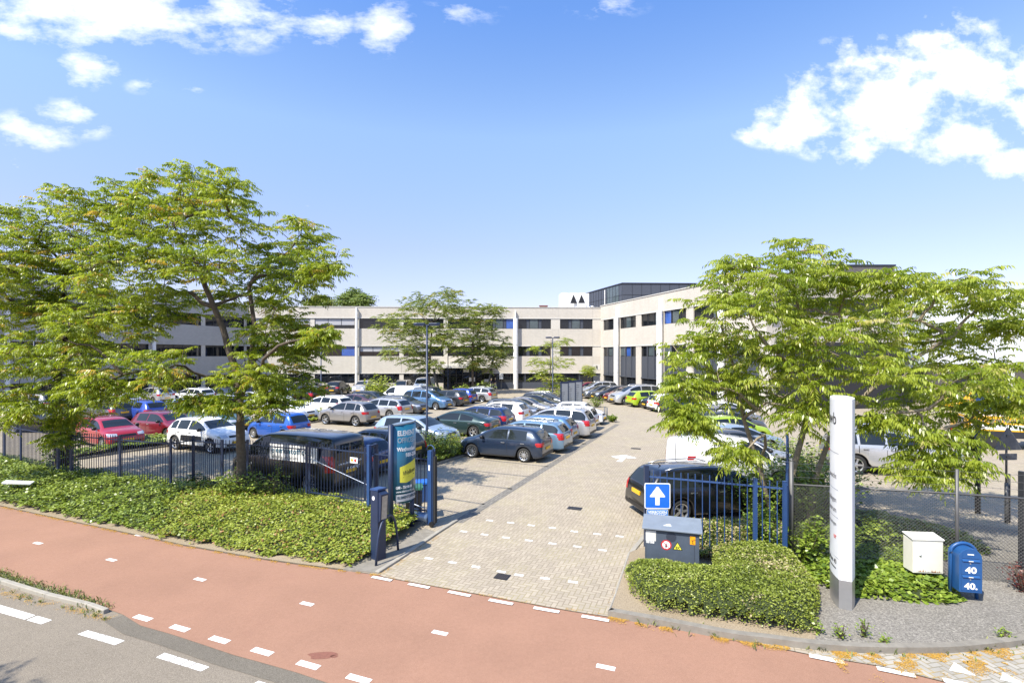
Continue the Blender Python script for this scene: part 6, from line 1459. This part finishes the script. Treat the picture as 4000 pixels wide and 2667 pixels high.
hoop = [(-.235,0,0),(-.235,0,.88)]+[(.235*math.cos(a),0,.88+.235*math.sin(a)) for a in np.linspace(math.pi,0,13)][1:-1]+[(.235,0,.88),(.235,0,0)]
mb = MB(); mb.tube([(x,.06,z_) for x, _, z_ in hoop], .034, 8); mb.build('frame', M_MB, bx, True)
mf = lambda x0, z0: (lambda x, y, d: (x0+x, -.180-d, z0+y))
for z0, z1 in ((.56,.83),(.24,.51)):
    mb = MB(); mb.box((-.165,-.176,z0),(.165,-.171,z1)); d_ = mb.build('door', M_MB, bx)
    mb = MB(); mb.prism([(-.20,z1),(-.171,z1),(-.171,z1+.035)], -.15, .15, Matrix(((0,0,1,0),(1,0,0,0),(0,1,0,0),(0,0,0,1)))); mb.build('slot_flap', M_MB, d_); mb = MB(); mb.box((-.05,-.204,z1+.0),(.03,-.2005,z1+.014)); mb.build('name_strip', M_WHITE, d_)
    mb = MB(); mb.lathe([(.014,0),(.012,.008),(.002,.01)], 10, Matrix.Translation((-.01,-.176,z1-.05)) @ Matrix.Rotation(math.pi/2,4,'X')); mb.build('lock', M_ALU, d_)
text('40', .17, M_INKW, bx, mf(.0,.595), align='CENTER', weight=.006, xs=1.15); text('40.', .17, M_INKW, bx, mf(.0,.275), align='CENTER', weight=.006, xs=1.1)
mb = MB(); mb.prism(arch(.15,.885,.90,8), -.178, -.171, Mm); mb.build('front_arch', M_MB, bx); mb = MB(); mb.box((-.06,-.184,.955),(.05,-.179,.975)); mb.build('name_strip', M_WHITE, bx)

# wire mesh fence
CP = [Vector((6.70,12.28)), Vector((9.95,11.45)), Vector((13.3,10.3))]
cl_ = empty('wire_mesh_fence', (CP[0].x,CP[0].y,0), 0, 'grey wire mesh fence with barbed wire above it at the right', 'fence')
oc3 = lambda p, z: (p.x-CP[0].x, p.y-CP[0].y, z)
for i, p in enumerate(CP):
    mb = MB(); mb.tube([oc3(p,-.1), oc3(p,2.45)], .05 if i == 0 else .036, 10); mb.build('post', M_GREYPOST, cl_, True)
mesh_ = MB(); H = 1.88; st_ = .075
for a, b in zip(CP[:-1], CP[1:]):
    d = b-a; L_ = d.length; u_ = d.normalized(); nn = Vector((-u_.y,u_.x))*.006
    k = -int(H/st_)
    while k*st_ < L_:
        for sgn in (1,-1):
            s0, s1 = (k*st_, k*st_+H) if sgn > 0 else (k*st_+H, k*st_)
            # wire rising from z=.04 at s0 to z=H at s1, clipped to the bay
            za, zb_ = .04, H
            def clip(s0, s1, za, zb_):
                t0, t1 = 0.0, 1.0; ds = s1-s0
                lo_, hi_ = sorted(((0-s0)/ds, (L_-s0)/ds)); return max(0,lo_), min(1,hi_)
            t0, t1 = clip(s0, s1, za, zb_)
            if t1-t0 > .02:
                p0, p1 = a+u_*(s0+(s1-s0)*t0)+nn*sgn, a+u_*(s0+(s1-s0)*t1)+nn*sgn; mesh_.tube([oc3(p0, za+(zb_-za)*t0), oc3(p1, za+(zb_-za)*t1)], .0046, 3, False)
        k += 1
mesh_.build('mesh_panel', M_GREYPOST, cl_)
mb = MB(); mb.tube([oc3(p,1.90) for p in CP], .022, 8); mb.build('top_rail', M_GREYPOST, cl_, True)
for z_ in (2.08,2.24,2.40):
    mb = MB(); mb.tube([oc3(p,z_) for p in CP], .0035, 4)
    for a, b in zip(CP[:-1], CP[1:]):
        n = int((b-a).length/.14)
        for k in range(n): p = a.lerp(b,(k+.5)/n); mb.tube([oc3(p+Vector((0,-.012)),z_-.02), oc3(p+Vector((0,.012)),z_+.02)], .0025, 3, False)
    mb.build('barbed_wire', M_GREYPOST, cl_)
# dark gate at the right edge
p = at(3990,1800,11.9); gt_ = empty('mesh_gate', (p.x,p.y,0), math.radians(35), 'dark steel mesh gate at the right edge with a yellow tag', 'gate')
mb = MB(); mb.box((-.05,-.05,0),(.05,.05,2.3)); mb.box((2.9,-.05,.1),(3.0,.05,2.3)); mb.build('post', M_DARKFRAME, gt_); mb = MB(); mb.box((.051,-.03,2.15),(2.89,.03,2.22)); mb.box((.051,-.03,.12),(2.89,.03,.19)); mb.build('rail', M_DARKFRAME, gt_)
mb = MB()
for k in range(58): mb.tube([(.06+k*.049,.0,.19),(.06+k*.049,.0,2.15)], .006, 4, False)
for k in range(38): mb.tube([(.06,.0,.2+k*.052),(2.88,.0,.2+k*.052)], .005, 4, False)
mb.build('mesh_panel', M_DARKFRAME, gt_); mb = MB(); mb.box((.1,-.04,1.25),(.24,-.031,1.42)); mb.build('tag', M_ORANGE, gt_)
# backs of road signs at the right
p = g(3931,2042); s1 = empty('road_sign', (p.x,p.y,0), math.radians(4), 'grey back of a triangular road sign with a smaller plate below it', 'road sign')
mb = MB(); mb.tube([(0,0,-.05),(0,0,1.2)], .045, 10); mb.tube([(0,0,1.2),(0,0,2.75)], .028, 10); mb.build('post', M_GREYPOST, s1, True)
mb = MB(); tri = [(-.40,-.30),(.40,-.30),(.43,-.25),(.04,.36),(-.04,.36),(-.43,-.25)]; mb.prism([(x,y) for x, y in tri], -.0, .012, FR(2.48,-.045)); mb.build('plate', M_DKSIGN, s1)
mb = MB(); mb.prism(rounded(.28,.095,.02), .0, .012, FR(1.98,-.045)); mb.build('lower_plate', M_DKSIGN, s1)
mb = MB(); [mb.box((-.06,-.075,z_-.03),(.06,-.058,z_+.03)) for z_ in (2.25,2.60,1.98)]; mb.build('bracket', M_GREYPOST, s1)
p = g(3819,2004); s2 = empty('road_sign', (p.x,p.y,0), math.radians(4), 'dark back of a broad rectangular sign on a thick dark post', 'road sign')
mb = MB(); mb.tube([(0,0,-.05),(0,0,2.95)], .075, 12); mb.build('post', M_DARKFRAME, s2, True); mb = MB(); mb.prism(rounded(.37,.17,.02), .0, .02, FR(2.10,.10)); mb.build('plate', M_DARKFRAME, s2)
mb = MB(); p = g(3942,2040); mb.tube([(0,0,-.05),(0,0,1.45)], .03, 8); o = mb.build('marker_post', M_BLACK, None, True, (p.x,p.y,0)); tag(o, 'thin black marker post right of the triangular sign post', 'post')

# lamp posts
def lamp_post(x, y, h, label, rz=0.0, hoops=False, heads=2):
    r = empty('street_lamp', (x,y,0), rz, label, 'lamp post', 'double lamp posts in the car park')
    mb = MB(); mb.tube([(0,0,-.05),(0,0,1.2),(0,0,1.25),(0,0,h)], [.085,.085,.06,.045], 12); mb.build('pole', M_NAVY, r, True)
    for s in ((-1,1) if heads == 2 else (1,)):
        mb = MB(); mb.tube([(0,0,h-.03),(s*.16,0,h+.0)], .035, 8); mb.build('arm', M_NAVY, r, True)
        mb = MB(); P = [(.10,-.10),(.52,-.13),(.66,-.10),(.70,0),(.66,.10),(.52,.13),(.10,.10)]; P = [(s*a, b) for a, b in (P if s > 0 else reversed(P))]
        mb.prism(P, h-.03, h+.11, Matrix.Rotation(-s*.09,4,'Y') if False else None); hd = bevel(mb.build('lamp_head', M_NAVY, r), .03, 2)
        mb = MB(); mb.box((min(s*.2,s*.6),-.09,h-.045),(max(s*.2,s*.6),.09,h-.031)); mb.build('lamp_glass', pbr('lamp_glass', (.55,.55,.5), .3), hd)
    if hoops:
        for k, dx in ((0,-.28),(1,.24)):
            a_ = math.radians(20+60*k); mb = MB(); mb.tube([(dx+.22*math.cos(t)*math.cos(a_),.22*math.cos(t)*math.sin(a_)-.2,max(0,.75+.24*math.sin(t)) if True else 0) for t in np.linspace(0,math.pi,11)]+[(dx-.22*math.cos(a_),-.22*math.sin(a_)-.2,0)], .03, 8); mb.v = mb.v; mb.build('guard_hoop', M_NAVY, r, True)
    return r
lamp_post(-4.42,26.6,6.55,'tall double headed lamp post rising from the planted bed by the sign',0,True)
lamp_post(3.96,49.8,6.65,'double headed lamp post left of the direction board')
lamp_post(-16.3,43.7,6.6,'lamp post at the leaf tips of the big tree beside the grey crossover',0,False)
lamp_post(-38.0,40.7,6.6,'lamp post in front of the silver electric car at the far left')
lamp_post(-8.25,66.0,6.4,'thin dark lamp post by the entrance canopy')
mb = MB(); 
# direction board: three grey panels in dark frames
p0, p1 = at(2191,1575,45.5), at(2273,1575,46.6); d = Vector((p1.x-p0.x,p1.y-p0.y)); db = empty('direction_board', (p0.x,p0.y,0), math.atan2(d.y,d.x), 'freestanding board of three grey name panels in dark frames', 'sign'); Wd_ = d.length/3; Hd = 2.62
for k in range(4): mb = MB(); mb.box((k*Wd_-.035,-.05,0),(k*Wd_+.035,.05,Hd+.05*k)); mb.build('post', M_NAVY, db)
for k in range(3):
    mb = MB(); mb.box((k*Wd_+.036,-.03,.35),((k+1)*Wd_-.036,.03,Hd-.16+.05*k)); pa = mb.build('panel', M_GREYSIGN, db)
    mb = MB(); mb.box((k*Wd_+.036,-.04,Hd-.158+.05*k),((k+1)*Wd_-.036,.04,Hd+.0+.05*k)); mb.build('header', M_NAVY, db)
    mb = MB(); r_ = random.Random(k)
    for j in range(9 if k else 6):
        z_ = Hd-.38-.17*j-(.6 if k == 0 else .12*(k == 1)); mb.box((k*Wd_+.07,-.034,z_),(k*Wd_+.07+.12+.26*r_.random(),-.031,z_+.045))
    mb.build('name_line', pbr('faded_text_line', (.11,.11,.12), .6), pa)
# no stopping sign by the entrance, with two people beside it
p = g(1958,1523); ns = empty('parking_sign', (p.x,p.y,0), 0, 'small white sign with a round prohibition mark on a pole by the entrance', 'sign')
mb = MB(); mb.tube([(0,0,0),(0,0,2.0)], .04, 8); mb.build('post', M_GREYPOST, ns); mb = MB(); mb.prism(rounded(.26,.38,.05), 0, .02, FR(1.95,-.05)); mb.build('plate', M_WHITE, ns)
mb = MB(); 
for k in range(24):
    a0, a1 = 2*math.pi*k/24, 2*math.pi*(k+1)/24; mb.add([(.19*math.cos(a0),-.074,2.0+.19*math.sin(a0)),(.19*math.cos(a1),-.074,2.0+.19*math.sin(a1)),(.14*math.cos(a1),-.074,2.0+.14*math.sin(a1)),(.14*math.cos(a0),-.074,2.0+.14*math.sin(a0))], [(0,1,2,3)])
mb.add([(-.11,-.074,2.13),(-.14,-.074,2.1),(.11,-.074,1.87),(.14,-.074,1.9)], [(0,1,2,3)]); mb.build('prohibition_mark', M_INK, ns)
M_SKIN = pbr('skin', (.52,.31,.21), .5, var=.04); M_SHIRT = pbr('navy_shirt', (.015,.02,.05), .8); M_TROU = pbr('light_trousers', (.48,.45,.40), .8); M_HAIR = pbr('blond_hair', (.55,.47,.33), .6); M_SHOE = pbr('shoe', (.03,.028,.025), .5)
def person(x, y, rz, h, label, arm=0.35, step=.10):
    """one skinned figure: pelvis, spine, neck, head, arms with hands, legs with feet"""
    V = [(0,0,.93),(0,0,1.12),(0,0,1.38),(0,.01,1.50),(0,.02,1.60),(0,.03,1.72)]; R = [.15,.145,.15,.055,.085,.09]; E = [(0,1),(1,2),(2,3),(3,4),(4,5)]
    for s in (-1,1):
        b = len(V); V += [(s*.18,0,1.40),(s*.23,-.03,1.14),(s*.22,arm*.6,.98 if s < 0 else 1.08),(s*.2,arm*.75,.92 if s < 0 else 1.08)]; R += [.06,.048,.036,.04]; E += [(2,b),(b,b+1),(b+1,b+2),(b+2,b+3)]
        for f in range(4): V.append((s*(.17+.022*f),arm*.75+.08-.006*abs(f-1.5),.86+.01*f if s < 0 else 1.05)); R.append(.009); E.append((b+3,len(V)-1))
        V.append((s*.16,arm*.75+.03,.9 if s < 0 else 1.1)); R.append(.01); E.append((b+3,len(V)-1))
        b = len(V); V += [(s*.10,0,.86),(s*.11,.03+s*step,.49),(s*.11,-.03+s*step*1.4,.09),(s*.12,.16+s*step*1.4,.04)]; R += [.095,.062,.045,.04]; E += [(0,b),(b,b+1),(b+1,b+2),(b+2,b+3)]
    k = h/1.81; me = bpy.data.meshes.new('person'); me.from_pydata([(a*k,b*k,c_*k) for a,b,c_ in V], E, []); o = bpy.data.objects.new('person', me); COL.objects.link(o)
    md = o.modifiers.new('skin','SKIN'); 
    for i, sv in enumerate(me.skin_vertices[0].data): sv.radius = (R[i]*k*(1.0 if i in (3,4,5) or i > 5 else 1.25), R[i]*k*(.8 if i < 3 else 1)); sv.use_root = (i == 0)
    o.modifiers.new('sub','SUBSURF').levels = 1; o.modifiers['sub'].render_levels = 1
    dg = C.evaluated_depsgraph_get(); bm = bpy.data.meshes.new_from_object(o.evaluated_get(dg)); COL.objects.unlink(o); bpy.data.objects.remove(o)
    bm.materials.clear()
    for m_ in (M_SKIN, M_SHIRT, M_TROU, M_SHOE): bm.materials.append(m_)
    for p_ in bm.polygons:
        z_ = p_.center.z/k; ax = abs(p_.center.x)/k; p_.use_smooth = True
        p_.material_index = 3 if z_ < .09 else (2 if z_ < .97 and ax < .19 and p_.center.y/k < .2 else (1 if z_ < 1.46 and (ax < .2 or z_ > 1.2) else 0))
    pr = link('person', bm); pr.location = (x,y,0); pr.rotation_euler = (0,0,rz); tag(pr, label, 'person', 'people by the entrance')
    hb = MB(); hb.lathe([(.02,-.09),(.085,-.06),(.105,.0),(.10,.05),(.06,.095),(.01,.11)], 14, Matrix.Translation((0,-.0*k,1.70*k)) @ Matrix.Diagonal((1,1.05,1,1))); hb.build('hair', M_HAIR, pr, True)
    fb = MB()
    for s in (-1,1): fb.box((s*.035-.012,.112,1.665),(s*.035+.012,.122,1.68))
    fb.box((-.02,.11,1.60),(.02,.12,1.608)); fb.build('eyes_and_mouth', M_INK, pr)
    nb_ = MB(); nb_.add([(-.014,.108,1.625),(.014,.108,1.625),(0,.135,1.63),(0,.11,1.67)], [(0,1,2),(1,3,2),(3,0,2)]); nb_.build('nose', M_SKIN, pr); return pr
p = g(1922,1523); person(p.x-.1,p.y+.3,2.4,1.66,'person with pale hair in a navy shirt standing left of the other by the entrance')
p = g(1931,1522); person(p.x+.15,p.y-.1,2.1,1.72,'person with light hair in a navy shirt and pale trousers nearest the prohibition sign', .4)
# pay terminal at the far left, charging point
p = at(73,1545,45.5); r = empty('charging_point', (p.x,p.y,0), .3, 'white box with a small dark screen on the far left wall', 'charging point'); mb = MB(); mb.box((-.5,0,0),(.5,.5,1.75)); bevel(mb.build('body', M_WHITE, r), .03); mb = MB(); mb.box((-.2,-.01,1.25),(.25,-.001,1.6)); mb.build('screen', M_INK, r)
# green bollards at the kerb end, bike symbols are none
for x, y, lab in ((2362,1638,'left one of two thin posts at the end of the parking row'),(2371,1640,'right one of two thin posts at the end of the parking row')):
    p = g(x,y); mb = MB(); mb.tube([(0,0,-.02),(0,0,.95)], .05, 8); o = mb.build('bollard', M_DKSIGN, None, True, (p.x,p.y,0)); tag(o, lab, 'bollard', 'bollards at the row end')
# litter on the bank and path
p = at(75,1906,18.2); mb = MB(); mb.box((-.45,-.12,0),(.4,.1,.05)); o = mb.build('litter', M_WHITE, None, False, (p.x,p.y,.45)); o.rotation_euler = (.15,.1,.25); tag(o, 'white plank like scrap lying on the ivy at the far left', 'litter')
p = g(545,2090); mb = MB(); mb.box((-.14,-.03,0),(.14,.03,.015)); o = mb.build('litter', M_WHITE, None, False, (p.x,p.y,-.008)); o.rotation_euler = (0,0,-.2); tag(o, 'small white strip of litter on the path edge below the ivy', 'litter')
# oil stain on the red path
for cx, cy, rx, ry in ((1258,2556,.22,.12),(1305,2560,.06,.04)):
    p = g(cx,cy); mb = MB(); n = 26; mb.add([(p.x+rx*(1+.18*math.sin(3*t)+.1*math.sin(7*t))*math.cos(t), p.y+ry*(1+.18*math.sin(2*t+1))*math.sin(t), -.0085) for t in np.linspace(0,2*math.pi,n,endpoint=False)], [tuple(range(n))]); tag(mb.build('path_stain', pbr('oil_stain', (.20,.082,.055), .9, var=.2, vscale=30)), kind='structure')

# yellow roadside vehicles and the blue container at the right
def truck(label, p, rz, kind):
    r = empty('parked_truck' if kind == 'truck' else 'parked_van', (p[0],p[1],0), rz, label, 'truck' if kind == 'truck' else 'van', 'yellow roadside vehicles')
    y_ = PAINT['yellow']
    mb = MB(); mb.box((-3.3,-1.05,.62),(1.7,1.05,.95)); mb.build('chassis', M_DARKFRAME, r)
    mb = MB(); mb.prism([(1.3,.55),(3.2,.55),(3.25,1.1),(2.75,1.25),(2.35,2.2),(1.3,2.3)], -1.05, 1.05, Matrix(((1,0,0,0),(0,0,1,0),(0,1,0,0),(0,0,0,1)))); bevel(mb.build('cab', y_, r), .05)
    mb = MB(); mb.box((1.45,-1.062,1.35),(2.25,-1.052,2.05)); mb.build('window', M_CARGLASS, r); mb = MB(); mb.box((1.45,1.052,1.35),(2.25,1.062,2.05)); mb.build('window', M_CARGLASS, r)
    mb = MB(); mb.box((-.2,-1.06,.96),(1.2,1.06,2.5)); bevel(mb.build('crane_housing', y_, r), .06)
    mb = MB(); mb.box((-3.3,-1.05,.952),(-.25,1.05,1.75)); bevel(mb.build('locker', y_, r), .04)
    mb = MB(); mb.box((-3.32,-.8,1.0),(-3.305,-.1,1.65)); mb.box((-.215,-.75,1.1),(-.2055,.75,2.35)); mb.build('grey_panel', M_GREYSIGN, r)
    mb = MB(); mb.box((-3.1,-1.063,1.05),(1.1,-1.0605,1.32)); mb.build('stripe', M_WHITE, r)
    text('Wegenwacht', .42, M_INKG, r, lambda x, y, d: (-2.9+x, -1.066-d, 1.42+y), weight=.004); text('Wegenwacht', .42, M_INKG, r, lambda x, y, d: (-.3-x, 1.066+d, 1.42+y), weight=.004)
    for wx in (-2.2,2.35):
        for s in (-1,1):
            mb = MB(); mb.lathe([(.26,-.13),(.44,-.13),(.46,-.1),(.46,.1),(.44,.13),(.28,.13)], 24); o = mb.build('wheel', M_RUBBER, r, True); o.location = (wx,s*.9,.46); o.rotation_euler = (math.pi/2*(1 if s < 0 else -1),0,0)
            mb = MB(); mb.lathe([(.27,.10),(.26,.125),(.08,.09),(.07,.12)], 18); mb.build('rim', M_ALU, o, True)
    for s in (-1,1):
        mb = MB(); mb.box((3.225,s*.62-.16,.8),(3.27,s*.62+.16,1.0)); mb.build('headlight', M_HEAD, r); mb = MB(); mb.box((-3.34,s*.85-.1,.7),(-3.301,s*.85+.1,.9)); mb.build('tail_light', M_TAIL, r); mb = MB(); mb.box((1.95,s*1.12-.05,1.4),(2.1,s*1.12+.05,1.75)); mb.build('mirror', M_BLACK, r)
    return r
truck('yellow breakdown truck with grey lettering at the right edge behind the traffic signs', (27.9,27.3), math.radians(-22), 'truck')
truck('yellow breakdown truck mostly hidden behind the crown of the right tree', (37.5,59.5), math.radians(160), 'truck')
PAINT_Y = place_car('mpv','yellow',41.5,46.5,(-.98,-.15),'yellow roadside car with white band before the dark doorway at right','car','yellow roadside vehicles')
mb = MB(); p = at(3965,1628,41); ct = empty('container', (p.x-1.4,p.y,0), math.radians(-6), 'blue ribbed steel container at the right edge', 'container')
M_CONT = pbr('container_blue', (.02,.08,.40), .5, var=.1); mb.box((0,0,.15),(6,2.2,1.55)); mb.build('body', M_CONT, ct); mb = MB(); [mb.box((.1+.3*k,-.05,.2),(.24+.3*k,-.001,1.5)) for k in range(20)]; mb.build('rib', M_CONT, ct); mb = MB(); mb.box((-.03,-.07,1.551),(6.03,2.25,1.65)); mb.build('rim', M_CONT, ct)
# van lettering, decals on cars
def child_of(label_start):
    return next(o for o in bpy.data.objects if o.get('label','').startswith(label_start))
vn = VAN
mb = MB(); mb.box((-1.9,.985,1.08),(.3,.992,1.62)); wp = mb.build('white_side_panel', M_WHITE, vn)
vf = lambda x0, z0: (lambda x, y, d: (x0-x, .996+d, z0+y))
text('elementoffices', .30, M_TEAL, wp, vf(.22,1.32), weight=.005, xs=1.05); text('BEHEER & EXPLOITATIE', .12, M_INKG, wp, vf(.2,1.13))
text('www.elementoffices.nl', .13, M_INKW, vn, lambda x, y, d: (-2.492-d, .62-x, .98+y), weight=.002, xs=1.0); text('ELEMENT', .16, M_INKW, vn, lambda x, y, d: (-2.492-d, .2-x, .74+y), weight=.004); text('elementoffices.nl', .12, M_INKW, vn, vf(2.0,.82))
wv = child_of('white city car with a bright green hexagon')
mb = MB()
for s in (-1,):
    R0, R1 = .42, .32
    for k in range(6):
        a0, a1 = math.pi/3*k+.25, math.pi/3*(k+1)+.25
        if k == 1: continue
        q = [(R0*math.cos(a0),R0*math.sin(a0)),(R0*math.cos(a1),R0*math.sin(a1)),(R1*math.cos(a1),R1*math.sin(a1)),(R1*math.cos(a0),R1*math.sin(a0))]
        mb.add([(-.75+x, .838-.10*max(0,z_-.12), .82+z_) for x, z_ in q], [(3,2,1,0)])
mb.build('green_hexagon', PAINT['lime'], wv)
kv = child_of('white panel van with a round green mark')
mb = MB(); mb.add([(-2.115,-.35,1.05)]+[(-2.115,-.35+.22*math.cos(t),1.05+.26*math.sin(t)) for t in np.linspace(0,2*math.pi,18,endpoint=False)], [(0,1+k,1+(k+1)%18) for k in range(18)]); mb.build('round_mark', pbr('muted_green', (.12,.22,.08), .5), kv)
ez = child_of('silver grey electric car')
mb = MB(); mb.box((.55,.835,.5),(1.0,.845,.68)); mb.box((.55,-.845,.5),(1.0,-.835,.68)); mb.build('white_sticker', M_WHITE, ez)
sv = child_of('white crossover with black side panels')
for s in (-1,1):
    mb = MB(); mb.prism(rounded(.75,.14,.06), .0, .03, Matrix(((1,0,0,-.02),(0,0,s,s*.885),(0,1,0,.66),(0,0,0,1)))); mb.build('side_panel', M_BLACK, sv)
vk = child_of('white panel van with dappled')
mb = MB(); mb.box((-.9,-.925,.545),(1.0,-.915,.60)); mb.box((-.9,.915,.545),(1.0,.925,.60)); mb.build('side_strip', M_BLACK, vk); mb = MB(); mb.box((-2.105,-.006,.55),(-2.095,.006,1.7)); mb.build('rear_door_seam', M_SEAM, vk)
# canopy lettering (only partly legible in the photograph)
text('PA NETWERK', .42, pbr('navy_lettering', (.02,.03,.12), .5), cano, lambda x, y, d: (sC(1798)+x, yC-.004-d, 3.2+y), weight=.004, xs=.9)
